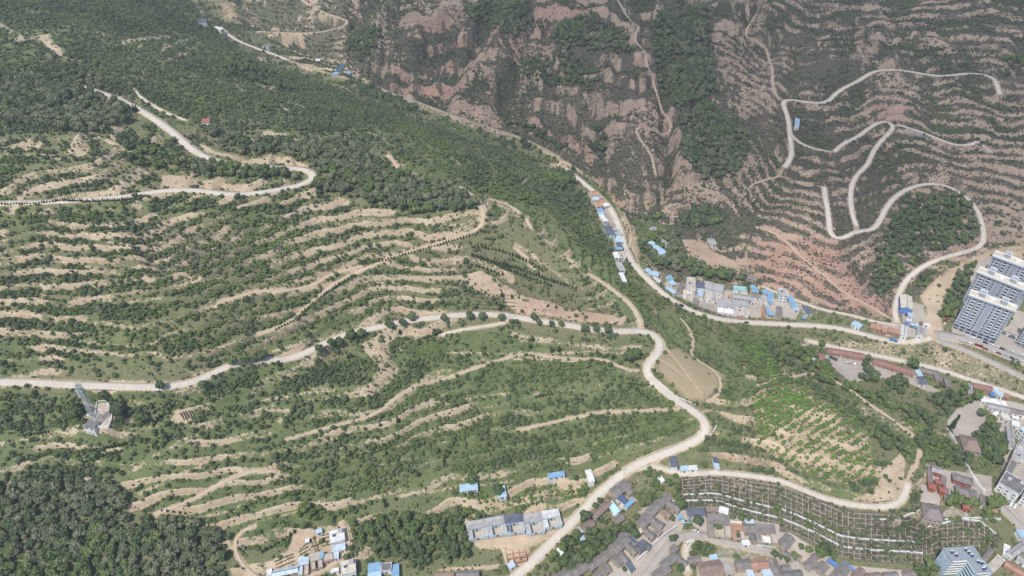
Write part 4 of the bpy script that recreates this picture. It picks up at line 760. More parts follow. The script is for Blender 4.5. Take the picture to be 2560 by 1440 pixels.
# long red roofed rows south of the stream
B("gable", "2068 869,2160 884,2066 880", 3.4, "red", "brick", "barn", "longest red tiled shed, left of the tall dark trees", g5)
B("gable", "2184 895,2286 926,2182 906", 3.4, "red", "brick", "barn", "long red tiled shed right of the tall dark trees", g5)
B("gable", "2046 884,2052 912,2059 884", 3.2, "red", "brick", "barn", "upright red tiled shed at the left end of the rows", g5)
B("flat", "2016 897,2037 896,2015 902", 2.6, "pblue", "white", "hut", "pale blue flat hut beside the upright red shed", g5, plain=1)
B("flat", "2002 859,2034 863,2001 866", 2.6, "lgrey", "brick", "hut", "grey slab roofed hut under the round tree at the lane end", g5, plain=1)
B("shed", "2286 927,2297 926,2287 941", 3, "lblue", "white", "shed", "light blue roof at the right end of the long red sheds", g5)
B("gable", "2291 942,2309 944,2288 958", 3.4, "slate", "white", "house", "blue-grey roofed house by the sandy yard", g5)
B("gable", "2294 917,2330 925,2293 927", 3.2, "grey", "brick", "house", "grey tiled house beyond the round bright green tree", g5)
B("gable", "2333 927,2341 951,2346 925", 3.2, "grey", "brick", "house", "narrow grey tiled house with red porch in the right hand row", g5)
B("gable", "2361 946,2366 967,2373 945", 3.2, "grey", "brick", "house", "upright grey house second in the right hand row", g5)
B("gable", "2420 959,2421 984,2430 959", 3.2, "lgrey", "brick", "house", "upright pale grey house next to the brick red roof", g5)
B("shed", "2432 958,2480 968,2432 969", 3.4, "red", "brick", "barn", "brick red roof below the pale lane at the right edge", g5)
B("flat", "2480 969,2494 973,2480 979", 3, "lblue", "white", "shed", "light blue flat roof joined to the brick red roof", g5, plain=1)
B("flat", "2495 979,2507 983,2495 989", 3, "lblue", "white", "shed", "small square light blue roof right of the blue tarpaulin", g5, plain=1)
B("awn", "2474 982,2484 983,2470 990", 2.6, "vivid", "white", "awning", "deep blue tarpaulin awning in the cluttered yard", g5)
B("flat", "2507 983,2521 986,2506 993", 3, "brick", "brick", "house", "square brick coloured roof beside the small light blue roof", g5, plain=1)
B("flat", "2450 992,2514 1005,2449 1002", 3.6, "white", "white", "warehouse", "long white flat roof in the yards at the right edge", g9, plain=1)
B("gable", "2470 1008,2519 1018,2469 1017", 4, "lgrey", "white", "house", "long grey roof just below the long white flat roof", g9)
B("gable", "2520 1019,2570 1030,2519 1028", 4, "purple", "white", "house", "dull pink tiled roof running off the right edge", g9)
B("flat", "2481 1036,2489 1029,2486 1043", 3, "white", "white", "shed", "tilted white shed roof above the dark trees by the yards", g9, plain=1)
B("flat", "2500 1036,2514 1035,2503 1051", 4, "cream", "white", "house", "cream square roof in the white yard houses", g9, plain=1)
B("flat", "2530 1039,2546 1044,2528 1044", 3.4, "white", "white", "house", "narrow white roof at the right of the cream square roof", g9, plain=1)
B("flat", "2530 1051,2549 1058,2528 1062", 3.4, "white", "white", "house", "low white roof above the long grey gabled hall", g9, plain=1)
B("gable", "2518 1064,2523 1116,2531 1063", 5, "lgrey", "white", "warehouse", "long grey gabled hall pointing down the right edge", g9)
B("flat", "2549 1070,2575 1066,2551 1104", 9, "pblue", "white", "office_building", "pale blue-grey block cut by the right edge", g9)
# temple hill
B("hip", "2400 1087,2441 1095,2400 1121", 6.5, "brown", "mud", "theatre_hall", "big brown tiled hall beside the sandy yard with the poplar", g6, over=.5)
B("hip", "2305 1257,2351 1268,2304 1290", 7, "purple", "mud", "theatre_hall", "big purple-brown tiled hall above the gridded slope", g6, over=.5)
B("gable", "2320 1163,2321 1204,2330 1164", 3.6, "grey", "brick", "temple_gallery", "upright grey gallery on the left of the temple court", g6)
B("gable", "2330 1164,2356 1172,2329 1177", 4.4, "lgrey", "temple", "temple_hall", "pale grey roofed hall closing the small temple court at the back", g6)
B("gable", "2354 1189,2353 1211,2365 1189", 3.6, "grey", "temple", "temple_gallery", "short grey gallery on the right of the small temple court", g6)
B("hip", "2340 1198,2352 1201,2340 1206", 6, "temple", "temple", "temple_gate", "upper red gate roof inside the small temple court", g6, over=.6)
B("hip", "2323 1207,2338 1211,2323 1218", 4.5, "temple", "temple", "temple_gate", "left of two low red gate roofs facing the sandy square", g6, over=.8)
B("hip", "2349 1216,2363 1220,2349 1226", 4.5, "temple", "temple", "temple_gate", "right of two low red gate roofs facing the sandy square", g6, over=.8)
B("hip", "2385 1184,2429 1198,2384 1197", 5.5, "grey", "temple", "temple_hall", "upper main temple hall with curved grey roof and red columns", g6)
B("hip", "2392 1215,2423 1224,2390 1232", 5.5, "grey", "temple", "temple_hall", "lower main temple hall with grey roof, among the trees", g6)
B("gable", "2363 1221,2362 1246,2371 1221", 3.4, "grey", "brick", "temple_gallery", "left of two narrow grey side halls by the red gate", g6)
B("gable", "2374 1222,2373 1245,2382 1224", 3.4, "lgrey", "brick", "temple_gallery", "right of two narrow grey side halls by the red gate", g6)
B("gable", "2427 1224,2428 1262,2441 1224", 4, "grey", "brick", "temple_gallery", "long upright grey gallery right of the lower main hall", g6)
B("gable", "2451 1236,2453 1261,2461 1237", 3.6, "grey", "white", "temple_gallery", "short upright grey gallery against the white temple wall", g6)
B("hip", "2408 1259,2423 1263,2406 1267", 4.6, "temple", "temple", "pavilion", "small red roofed pavilion below the lower temple hall", g6, over=.8)
B("gable", "2472 1268,2486 1267,2476 1281", 3.2, "salmon", "brick", "hut", "orange and grey roofed hut at the corner of the temple lane", g6)
B("awn", "2469 1244,2480 1260,2472 1242", 2.8, "vivid", "white", "awning", "long deep blue canopy along the temple lane", g6)
# school and big blocks
B("flat", "2528 1148,2502 1205,2545 1153", 9, "dgrey", "cream", "office_building", "long dark flat roofed wing of the school, upper right edge", g9)
B("flat", "2497 1207,2549 1237,2519 1181", 11, "dgrey", "white", "office_building", "large school block with rows of white balconies by the lane", g9)
B("shed", "2541 1326,2552 1344,2560 1319", 4, "lblue", "white", "shed", "light blue roof beside the lane at the lower right edge", g9)
B("gable", "2521 1379,2560 1352,2533 1392", 5, "lgrey", "white", "house", "pale grey roof in the lower right corner above the orange roof", g9)
B("gable", "2517 1402,2562 1428,2511 1412", 4, "salmon", "brick", "house", "long orange tiled roof in the lower right corner", g9)
B("gable", "2483 1378,2460 1405,2473 1374", 4, "grey", "white", "house", "narrow grey roof right beside the tall blue-grey block", g9)
B("flat", "2494 1388,2468 1414,2508 1406", 4, "beige", "white", "house", "flat beige roof right of the narrow grey roof", g9, plain=1)
B("flat", "2510 1360,2507 1386,2526 1356", 1.2, "white", "white", "hut", "bare white slab at the right end of the gridded slope", g9, plain=1)
B("flat", "2544 1108,2530 1143,2572 1120", 10, "lgrey", "cream", "office_building", "pale upper school wing touching the long grey gabled hall", g9)
B("flat", "2555 1243,2600 1268,2575 1212", 9, "dgrey", "white", "office_building", "second white balconied school block cut by the right edge", g9)
B("gable", "2548 1385,2575 1400,2542 1396", 4, "lgrey", "white", "house", "small pale grey roof between orange roof and lower right corner", g9)
B("gable", "2440 1420,2470 1442,2448 1408", 4, "grey", "mud", "house", "grey roof at the bottom edge right of the tall block", g9)
# below the road: tiled village
B("gable", "1525 1226,1558 1200,1541 1241", 4, "grey", "mud", "barn", "large grey barn just below the lower concrete road", g3)
B("gable", "1573 1214,1586 1230,1563 1224", 3.4, "grey", "mud", "house", "grey wing joined to the large grey barn", g3)
B("shed", "1550 1237,1568 1250,1542 1245", 4, "dblue", "white", "house", "dark blue roofed house with bright white walls", g3)
B("shed", "1562 1265,1580 1248,1568 1269", 3, "blue", "white", "shed", "narrow bright blue roof beside the dark blue roofed house", g3)
B("gable", "1478 1284,1516 1249,1488 1296", 3.4, "brown", "mud", "barn", "long brown tiled barn parallel to the lower concrete road", g3)
B("shed", "1530 1255,1548 1279,1521 1262", 3, "cyan", "white", "shed", "pale turquoise roof above the vegetable garden", g3)
B("flat", "1531 1285,1537 1280,1536 1292", 2.6, "white", "white", "hut", "small white flat hut at the corner of the vegetable garden", g3, plain=1)
B("gable", "1535 1296,1551 1285,1549 1304", 3, "grey", "mud", "house", "low grey house below the vegetable garden", g3)
B("gable", "1452 1319,1474 1299,1464 1330", 3.2, "brown", "mud", "barn", "shorter brown tiled barn among trees nearer the road", g3)
B("shed", "1440 1321,1448 1335,1449 1317", 2.8, "lgrey", "mud", "hut", "little grey hut touching the shorter brown barn", g3)
B("shed", "1449 1345,1458 1341,1453 1357", 2.6, "lblue", "white", "hut", "small light blue roof hidden in the roadside trees", g3)
B("shed", "1410 1359,1423 1350,1413 1364", 2.4, "white", "white", "hut", "thin white roof strip in the roadside trees", g3)
B("shed", "1391 1375,1402 1387,1397 1372", 2.4, "white", "white", "hut", "broken white roof lowest in the roadside trees", g3)
B("gable", "1617 1275,1661 1234,1631 1287", 4.2, "grey", "mud", "house", "longest grey tiled roof of the bottom village, upper end dark blue", g3)
B("gable", "1674 1252,1702 1268,1667 1262", 3.6, "grey", "mud", "house", "grey wing leading from the longest roof to the gridded slope", g3)
B("gable", "1660 1267,1681 1286,1650 1275", 3.4, "brown", "mud", "house", "red-brown tiled house inside the upper grey courtyard", g3)
B("gable", "1592 1307,1616 1283,1607 1320", 4, "grey", "mud", "house", "broad grey roof continuing the longest grey roof downhill", g3)
B("gable", "1638 1296,1660 1311,1627 1306", 3.6, "grey", "mud", "house", "grey roof across the court from the red-brown tiled house", g3)
B("gable", "1606 1325,1630 1347,1614 1318", 3.4, "grey", "mud", "house", "narrow grey roof running down to the white garden wall", g3)
B("flat", "1575 1338,1595 1356,1568 1344", 3.4, "dblue", "mud", "house", "dark blue rectangular panel roof in the bottom village", g3, plain=1)
B("gable", "1588 1368,1607 1351,1599 1380", 3.6, "slate", "mud", "house", "slate roof beside the dark blue panel roof", g3)
B("gable", "1608 1351,1628 1364,1599 1359", 3.6, "slate", "mud", "house", "slate wing reaching towards the village road", g3)
B("gable", "1527 1364,1555 1338,1544 1380", 4, "grey", "mud", "house", "broad grey roof above the steep wooded bank", g3)
B("gable", "1570 1356,1594 1379,1561 1362", 3.6, "grey", "mud", "house", "long grey roof sloping from the broad roof to the pale ramp", g3)
B("gable", "1552 1375,1572 1401,1544 1380", 3.6, "grey", "mud", "house", "middle grey roof left of the small leafy courtyard", g3)
B("gable", "1499 1390,1524 1366,1514 1401", 4, "grey", "mud", "house", "grey roof next down the slope from the broad grey roof", g3)
B("gable", "1528 1395,1542 1382,1543 1414", 3.6, "grey", "mud", "house", "nearly square grey roof beside the ochre wall", g3)
B("gable", "1467 1411,1495 1390,1477 1425", 4, "grey", "mud", "house", "grey roof with a blue cloth at its lower end", g3)
B("gable", "1498 1415,1510 1406,1514 1433", 3.6, "grey", "mud", "house", "grey roof between two strips of garden at the bottom", g3)
B("gable", "1425 1424,1457 1404,1438 1440", 4, "grey", "mud", "house", "wide grey roof at the bottom edge below the roadside trees", g3)
B("gable", "1381 1438,1424 1426,1384 1453", 4, "grey", "mud", "house", "grey roof cut by the bottom edge nearest the concrete road", g3)
B("shed", "1565 1412,1575 1407,1576 1427", 3, "slate", "white", "shed", "small slate roof with white side under the pale ramp", g3)
B("gable", "1651 1408,1685 1382,1662 1421", 4, "grey", "mud", "house", "long grey roof left of the white side lane", g3)
B("gable", "1675 1372,1685 1362,1685 1381", 3, "grey", "mud", "hut", "small grey hut with a blue edge beside the white side lane", g3)
B("gable", "1695 1389,1719 1406,1688 1397", 3.4, "grey", "mud", "house", "grey wing running down to the white side lane", g3)
B("gable", "1629 1436,1664 1411,1641 1450", 4, "grey", "mud", "house", "grey roof cut by the bottom edge beside the village road", g3)
B("shed", "1651 1190,1661 1203,1645 1194", 2.6, "white", "white", "hut", "small white roof alone on the bushy bank by the gridded slope")
B("shed", "1717 1274,1758 1273,1721 1289", 3.4, "slate", "white", "shed", "slate blue shed roof at the foot of the gridded slope", g3)
B("awn", "1705 1301,1726 1301,1706 1307", 2.8, "lblue", "white", "awning", "light blue awning by the village road bend", g3)
B("awn", "1692 1291,1703 1288,1695 1299", 2.6, "blue", "white", "awning", "blue tarpaulin in the upper grey courtyard", g3)
B("court", "1766 1284,1822 1290,1768 1336", 4, "grey", "mud", "courtyard_house", "largest grey courtyard house with a planted court, by the road", g3)
B("court", "1824 1307,1854 1308,1825 1346", 3.8, "salmon", "mud", "courtyard_house", "courtyard house with salmon roof between two grey courtyard houses", g3)
B("gable", "1856 1308,1884 1309,1857 1327", 3.8, "grey", "mud", "house", "grey roof right of the salmon roofed courtyard", g3)
B("gable", "1875 1330,1876 1350,1890 1330", 3.4, "dgrey", "mud", "house", "dark grey wing upright by the white gatehouse wall", g3)
B("court", "1886 1309,1935 1313,1888 1352", 4, "grey", "mud", "courtyard_house", "grey courtyard house with bright white paved court", g3, floor="white")
B("gable", "1944 1358,1967 1335,1960 1375", 4, "grey", "mud", "house", "slanting grey gabled house right of the white paved court", g3)
B("gable", "1747 1410,1797 1402,1753 1438", 5, "brown", "mud", "house", "large red-brown gabled roof below the dark vine plot", g3)
B("shed", "1774 1391,1790 1388,1777 1401", 3, "lblue", "white", "hut", "small light blue hut at the corner of the grey stone slope", g3)
B("gable", "1838 1402,1872 1399,1842 1420", 5, "grey", "mud", "house", "grey gabled house below the grey stone slope", g3)
B("gable", "1874 1401,1913 1398,1878 1420", 5, "salmon", "mud", "house", "salmon gabled house joined to the grey gabled house", g3)
B("gable", "1920 1401,1937 1438,1938 1399", 4, "grey", "mud", "house", "slanting grey house right of the salmon gabled house", g3)
B("gable", "1953 1414,1972 1412,1955 1426", 3.4, "grey", "mud", "house", "small grey house under the hedge of the village road", g3)
B("shed", "1905 1426,1927 1425,1908 1441", 3.2, "pblue", "white", "shed", "pale blue roof below the salmon gabled house", g3)
B("shed", "1866 1428,1880 1427,1868 1441", 3.2, "pblue", "white", "shed", "narrow pale roof below the grey and salmon houses", g3)
B("gable", "1956 1430,2000 1426,1958 1445", 4, "dgrey", "mud", "house", "dark grey roof at the bottom edge below the hedge", g3)
B("gable", "2010 1410,2029 1393,2026 1422", 3.6, "grey", "mud", "house", "grey house beyond the village road opposite the big tree", g3)
B("gable", "2038 1420,2056 1404,2056 1431", 3.6, "grey", "mud", "house", "grey house beside the blue tarpaulins at the slope foot", g3)
B("awn", "2072 1397,2093 1411,2068 1403", 2.8, "vivid", "white", "awning", "left deep blue tarpaulin under the gridded slope", g3)
B("gable", "2078 1440,2104 1408,2106 1448", 4, "grey", "mud", "house", "steep grey gable between two deep blue tarpaulins", g3)
B("awn", "2108 1405,2136 1423,2106 1409", 2.8, "vivid", "white", "awning", "right deep blue tarpaulin, a long strip under the slope", g3)
B("gable", "2131 1437,2150 1419,2146 1446", 3.6, "brown", "brick", "house", "red-brown house right of the deep blue strip", g3)
B("gable", "2207 1433,2240 1430,2210 1444", 3.4, "grey", "mud", "house", "grey roof at the bottom edge by the bare garden plots", g3)
B("gable", "2258 1429,2282 1427,2260 1442", 3.4, "purple", "mud", "house", "dull grey roof at the bottom edge left of the dark hedge", g3)
B("gable", "1484 1436,1503 1421,1492 1446", 3.6, "grey", "mud", "house", "grey roof peeping over the bottom edge below the blue cloth roof", g3)
B("flat", "1588 1330,1604 1318,1595 1340", 3, "cream", "mud", "hut", "cream slab roof beside the small round garden", g3, plain=1)
B("gable", "1545 1340,1562 1328,1551 1349", 3, "purple", "mud", "hut", "faded pinkish roof at the top of the steep wooded bank", g3)
B("gable", "1600 1292,1612 1282,1606 1299", 3.4, "purple", "mud", "hut", "little dull roof between the broad and longest grey roofs", g3)
B("flat", "1640 1318,1655 1328,1632 1328", 3, "grey", "mud", "hut", "flat grey roof by the dark netting in the middle courtyard", g3, plain=1)
B("shed", "1855 1352,1872 1353,1856 1361", 2.8, "white", "white", "shed", "white gatehouse roof at the kerb of the village road", g3)
B("shed", "1766 1268,1800 1270,1767 1277", 2.8, "brown", "mud", "shed", "rusty lean-to behind the largest grey courtyard house", g3)
B("shed", "1800 1268,1820 1274,1800 1279", 2.8, "white", "white", "shed", "white topped shed at the foot of the lattice slope", g3)
B("gable", "1826 1298,1852 1300,1826 1305", 3, "cream", "mud", "shed", "thin cream roof behind the salmon roofed courtyard house", g3)
B("shed", "1864 1300,1882 1301,1864 1308", 3, "pblue", "white", "shed", "thin pale blue roof behind the grey roof beside the salmon courtyard", g3)
B("gable", "1720 1396,1745 1390,1724 1408", 3.4, "purple", "mud", "hut", "crumbling grey roof left of the large red-brown gabled roof", g3)
B("flat", "1803 1412,1822 1408,1806 1440", 3, "lgrey", "mud", "house", "narrow flat yard roof right of the large red-brown gabled roof", g3, plain=1)
B("gable", "1962 1376,1986 1394,1956 1384", 3.4, "grey", "mud", "shed", "low grey wing below the slanting grey gabled house", g3)
B("gable", "1988 1382,2004 1392,1983 1390", 3, "brown", "mud", "hut", "small brown roof in the yard by the large dark tree", g3)
B("gable", "2030 1388,2052 1376,2036 1398", 3.4, "purple", "mud", "shed", "dull roof under the large dark tree at the slope foot", g3)
B("gable", "2160 1436,2196 1432,2163 1447", 3.6, "brown", "brick", "house", "brown roof on the bottom edge left of the bare garden plots", g3)
# sheds round the orchard plots
B("shed", "1673 1142,1679 1167,1688 1140", 3.6, "slate", "white", "house", "slate roofed white walled house above the gridded slope")
B("shed", "1700 1167,1718 1166,1702 1177", 3, "lblue", "white", "shed", "light blue shed by the slope road, left of the white one")
B("shed", "1719 1166,1741 1165,1720 1175", 3, "paper", "white", "shed", "white roofed shed by the slope road, right of the light blue one")
B("shed", "1782 1145,1785 1157,1792 1144", 3, "dblue", "white", "shed", "dark blue shed above the slope road with a dark water tank")
B("shed", "1785 1158,1788 1173,1796 1157", 3, "pblue", "white", "shed", "white and pale blue shed below the dark blue shed")
B("court", "1165 1307,1213 1299,1169 1346", 4, "lgrey", "pblue", "courtyard_house", "leftmost of the five attached houses, with white quilts in court", g4)
B("court", "1214 1298,1259 1290,1219 1338", 4, "lgrey", "pblue", "courtyard_house", "second of the five attached houses from the left", g4)
B("court", "1260 1291,1305 1285,1265 1331", 4, "slate", "pblue", "courtyard_house", "slate roofed house in the middle of the five attached houses", g4)
B("court", "1307 1289,1352 1281,1313 1333", 4, "lgrey", "pblue", "courtyard_house", "fourth of the five attached houses, with a roof hatch", g4)
B("court", "1352 1281,1395 1273,1357 1319", 4, "paper", "pblue", "courtyard_house", "rightmost of the five attached houses, nearest the concrete road", g4)
B("shed", "1149 1214,1192 1208,1152 1229", 3, "lblue", "white", "shed", "blue and white striped shed under a tree above the five houses")
B("shed", "1242 1219,1261 1216,1249 1243", 3, "lblue", "white", "shed", "upright light blue shed in the planted plot")
B("shed", "1369 1186,1409 1179,1372 1195", 3, "blue", "white", "shed", "long bright blue shed at the top of the planted plot")
B("shed", "1463 1177,1473 1206,1476 1174", 3, "white", "white", "shed", "long white shed roof beside the concrete road above the village")
# farm bottom left
B("gable", "681 1428,743 1415,684 1441", 3.4, "pblue", "mud", "barn", "long pale blue-grey roof at the bottom edge, left farm", g8, metal=1)
B("flat", "667 1426,679 1423,669 1440", 3, "white", "white", "hut", "white end hut left of the long pale blue-grey roof", g8, plain=1)
B("court", "748 1397,771 1393,753 1434", 4, "pblue", "mud", "courtyard_house", "pale blue farm courtyard with a dark netted court", g8, floor="dgrey")
B("court", "776 1390,802 1383,781 1420", 4, "beige", "mud", "courtyard_house", "beige farm courtyard with a dark netted court", g8, floor="dgrey")
B("flat", "808 1388,830 1382,811 1404", 3.8, "beige", "mud", "house", "beige flat farm roof beside the thin blue strip", g8)
B("shed", "801 1382,808 1381,804 1394", 3, "blue", "white", "shed", "thin blue roof strip between two beige farm roofs", g8)
B("flat", "823 1330,859 1321,827 1358", 5.5, "white", "white", "house", "tall white farmhouse with stepped flat roof", g8)
B("flat", "830 1366,862 1359,832 1380", 3.4, "pblue", "white", "house", "blue-grey flat roof just below the tall white farmhouse", g8, plain=1)
B("flat", "834 1382,846 1380,835 1397", 3, "pblue", "white", "hut", "small blue-grey roof by the curving dirt lane", g8, plain=1)
B("flat", "852 1406,887 1398,857 1436", 5.5, "cream", "white", "house", "cream flat roofed farmhouse with roof hatch at the bottom edge", g8)
B("shed", "922 1412,950 1408,924 1428", 3.4, "blue", "white", "house", "left blue roof of the blue compound at the bottom edge", g8)
B("shed", "980 1415,996 1413,982 1440", 3.4, "blue", "white", "house", "right striped blue roof of the blue compound", g8)
B("flat", "955 1409,979 1408,955 1427", 4.2, "dgrey", "white", "house", "dark panel roof with white rim inside the blue compound", g8, plain=1)
B("shed", "922 1430,952 1428,924 1446", 3, "lblue", "white", "shed", "pale blue front roof of the blue compound", g8)
B("shed", "791 1327,803 1323,794 1333", 2.6, "lblue", "white", "hut", "tiny light blue hut above the vegetable rows", g8)
B("flat", "825 1425,846 1420,828 1432", 3, "white", "white", "shed", "bright white roof beside green turf at the bottom edge", g8, plain=1)
B("shed", "765 1349,772 1348,766 1355", 2.4, "white", "white", "hut", "tiny white hut among the farm vegetable rows", g8)
B("gable", "1141 1428,1197 1427,1142 1442", 4, "grey", "mud", "house", "grey roof at the bottom edge left of the concrete road")
B("shed", "1088 1435,1134 1434,1089 1447", 3.4, "brown", "mud", "house", "brown roof at the bottom edge left of the grey roof")
B("shed", "1268 1412,1281 1404,1272 1424", 3, "pblue", "white", "shed", "pale shed beside the building site by the concrete road")
# far buildings
B("shed", "838 180,853 160,846 183", 4, "dblue", "white", "barn", "long dark blue barn in the far valley bottom")
B("shed", "832 182,845 181,834 187", 3.4, "blue", "white", "shed", "bright blue shed at the near end of the far dark barn")
B("shed", "866 179,879 181,867 184", 3.4, "blue", "white", "shed", "bright blue shed standing right of the far dark barn")
B("shed", "496 50,515 48,498 56", 4, "dblue", "white", "barn", "dark blue roof highest up the far valley")
B("shed", "538 66,560 72,537 71", 4, "white", "white", "barn", "white roof beside the far valley road")
B("shed", "665 111,680 114,664 117", 4, "purple", "white", "barn", "violet roof below the yellow bank in the far valley")
B("shed", "507 298,526 297,508 306", 3.4, "temple", "white", "hut", "small bright red roof alone on the green hill")
B("shed", "1989 296,1987 316,1999 295", 3.6, "lblue", "white", "house", "light blue house beside the zigzag road on the far slope")
B("gable", "790 148,800 147,791 152", 3, "white", "white", "hut", "small white hut in the far valley thicket")
# ------------------------------------------------------------------ apartment towers
COL["apt"] = (.36, .40, .46); M_APT = paint_mat("apt"); M_APTD = simple("apartment_grey", (0.30, 0.33, 0.38)); M_DECK = paint_mat("cream")
ME_APTWIN = None
def apt_window():
    me = MB().box(-.5, .5, -.05, .02, -.5, .5).mesh("window", M_GLASS); return me
ME_APTWIN = apt_window(); ME_SPAN = MB().box(-.5, .5, -.28, .02, -.5, .5).mesh("balcony", simple("balcony_paint", (.58, .61, .65)))
def tower(p, h, label, floors=10, pod=2, podium=True):
    p = [tuple(float(q) for q in t.split()) for t in p.split(",")]
    cen, ang, L, D, zg = frame_of(*p, h); z0 = seat(cen, ang, L, D, zg)
    root = empty("apartment_tower", (cen.x, cen.y, zg), ang); x0, x1, y0, y1 = -L / 2, L / 2, -D / 2, D / 2
    walls(root, x0, x1, y0, y1, z0, h, M_APT)
    fh = h / (floors + pod + .35); zb = pod * fh
    cols = [(.05, .8), (.135, 2.6), (.205, .7), (.29, 2.6), (.40, 1.1)]; cols = cols + [(1 - a, w) for a, w in cols]
    for c in (.095, .245, .345, .655, .755, .905, .0075, .9925): MB().box(x0 + L * c - .28, x0 + L * c + .28, y0 - .35, y0 - .01, zb, h - .5).build("pilaster", M_APT, root)
    MB().box(-1.5, 1.5, y0 - .05, y0 + .01, zb, h - 1).build("stair_recess", M_APTD, root)
    for k in range(floors):
        z = zb + (k + .52) * fh
        for a, w in cols:
            put("window", ME_APTWIN, root, (x0 + L * a, y0 - .02, z), "s", w, fh * .52)
            if w > 2: put("balcony", ME_SPAN, root, (x0 + L * a, y0 - .02, z - fh * .48), "s", w * 1.05, fh * .36)
        for t in (.3, .7): put("end_window", ME_APTWIN, root, (x0 - .02, y0 + D * t, z), "w", .9, fh * .42)
    if podium:
        for k in range(pod):
            for i in range(7): put("shop_window", ME_APTWIN, root, (x0 + L * (i + .5) / 7, y0 - .12, (k + .5) * fh), "s", L / 7 * .72, fh * .55)
        MB().box(x0 - .4, x1 + .4, y0 - .8, y0 - .02, zb - .3, zb + .35).build("cornice", M_APTD, root)
    r = MB().box(x0 - .5, x1 + .5, y0 - .6, y1 + .5, h, h + .3).build("roof", M_DECK, root)
    q = MB(); a, b, c, d = x0 - .7, x1 + .7, y0 - .8, y1 + .7; q.box(a, b, c, c + .35, h + .3, h + 1.5).box(a, b, d - .35, d, h + .3, h + 1.5).box(a, a + .35, c + .35, d - .35, h + .3, h + 1.5).box(b - .35, b, c + .35, d - .35, h + .3, h + 1.5).build("parapet", M_WHITE, r)
    MB().box(a - .1, b + .1, c - .1, c + .02, h - 1.2, h + .3).build("cornice", M_APTD, root)
    for t in (-.24, .24):
        s = MB().box(L * t - 2.4, L * t + 2.4, y1 - 5.2, y1 + .9, h + .3, h + 4.2).build("stair_hut", M_APTD, root)
        MB().box(L * t - 2.7, L * t + 2.7, y1 - 5.5, y1 - 5.1, h + 4.2, h + 4.8).box(L * t - 2.7, L * t + 2.7, y1 + .8, y1 + 1.2, h + 4.2, h + 4.8).box(L * t - 2.7, L * t - 2.3, y1 - 5.1, y1 + .8, h + 4.2, h + 4.8).box(L * t + 2.3, L * t + 2.7, y1 - 5.1, y1 + .8, h + 4.2, h + 4.8).build("hut_rim", M_WHITE, s)
    MB().box(-1.6, 1.6, -1.2, 1.2, h + .3, h + 1.9).build("roof_light", M_WHITE, root)
    tag(root, label, "apartment block", "grey and white apartment towers")
tower("2423 738,2536 778,2422 725", 39, "front apartment tower, nearest the street with the parked cars")
tower("2443 680,2558 725,2445 668", 39, "second apartment tower, between the front and rear towers", podium=False)
tower("2483 640,2600 683,2485 628", 39, "third apartment tower, behind the second beside the dirt clearing", podium=False)
tower("2572 630,2680 668,2574 618", 39, "rearmost apartment tower, only its end wall at the right edge", podium=False)
tower("2578 796,2680 830,2581 783", 33, "apartment tower right of the arched gatehouse, cut by the edge", podium=True)
# tall blue-grey block with an L shaped plan
def big_block():
    h = 18.0; cen, ang, L, D, zg = frame_of((2359, 1371), (2433, 1366), (2376, 1405), h); z0 = seat(cen, ang, L, D + 8, zg)
    root = empty("office_building", (cen.x, cen.y, zg), ang); x0, x1, y0, y1 = -L / 2, L / 2, -D / 2, D / 2
    wx = x0 + L * .50; yb = y0 - D * .95; rm = paint_mat("slate"); g = simple("roof_felt", (0.25, 0.29, 0.31)); wm = paint_mat("pblue"); ww = M_WHITE
    walls(root, x0, x1, y0, y1, z0, h, wm); walls(root, wx, x1 + L * .06, yb, y0 - .02, z0, h, wm, "wing")
    MB().box(x0 - .3, x1 + .3, y0 - .3, y1 + .3, h, h + .3).box(wx - .3, x1 + L * .06 + .3, yb - .3, y0 - .31, h, h + .3).build("roof", g, root)
    for k in range(6):
        z = 1.7 + k * 3.0
        MB().box(x0 + .4, wx - .3, y0 - .5, y0 - .01, z + .9, z + 1.9).build("balcony", ww, root); MB().box(x0 + .6, wx - .5, y0 - .12, y0 - .01, z - .9, z + .85).build("window_band", M_GLASS, root)
        MB().box(wx - .4, wx - .01, yb + .5, y0 - 1.0, z + .9, z + 1.7).build("balcony", wm, root); MB().box(wx - .1, wx - .01, yb + .8, y0 - 1.4, z - .7, z + .8).build("window_band", M_GLASS, root)
        MB().box(wx + .6, x1 - .4, yb - .4, yb - .01, z + .9, z + 1.8).build("balcony", ww, root); MB().box(wx + .8, x1 - .8, yb - .1, yb - .01, z - .8, z + .85).build("window_band", M_GLASS, root)
    tag(root, "tall blue-grey L shaped block with flat roof at the bottom right", "building")
    return root, x0, x1, y0, y1, wx, yb, h
BB = big_block()
def heater(root, x, y, z, n, label, group="solar water heaters on the tall block"):
    w = root.matrix_basis @ Vector((x, y, z)); t = empty("solar_heater", w, root.rotation_euler.z)
    MB().quad((-1., -.8, .15), (1., -.8, .15), (1., .7, 1.2), (-1., .7, 1.2)).quad((-1., .7, 1.1), (1., .7, 1.1), (1., -.8, .05), (-1., -.8, .05)).build("collector", simple("collector_tubes", (.05, .06, .12), .3, .5), t)
    MB().bar((-1.1, .85, 1.35), (1.1, .85, 1.35), .3, 8).build("tank", M_WHITE, t); MB().bar((-.9, .8, 0), (-.9, .8, 1.2), .05, 4).bar((.9, .8, 0), (.9, .8, 1.2), .05, 4).build("stand", M_STEEL, t)
    tag(t, label, "solar heater", group)
_r, _x0, _x1, _y0, _y1, _wx, _yb, _h = BB; bpy.context.view_layer.update()
for i, (a, b) in enumerate(((.16, .62), (.24, .38), (.66, .72), (.70, .50), (.74, .28))): heater(_r, _x0 + (_x1 - _x0) * a, _y0 + (_y1 - _y0) * b, _h + .3, 2, "solar water heater with white tank on the rear roof of the tall block")
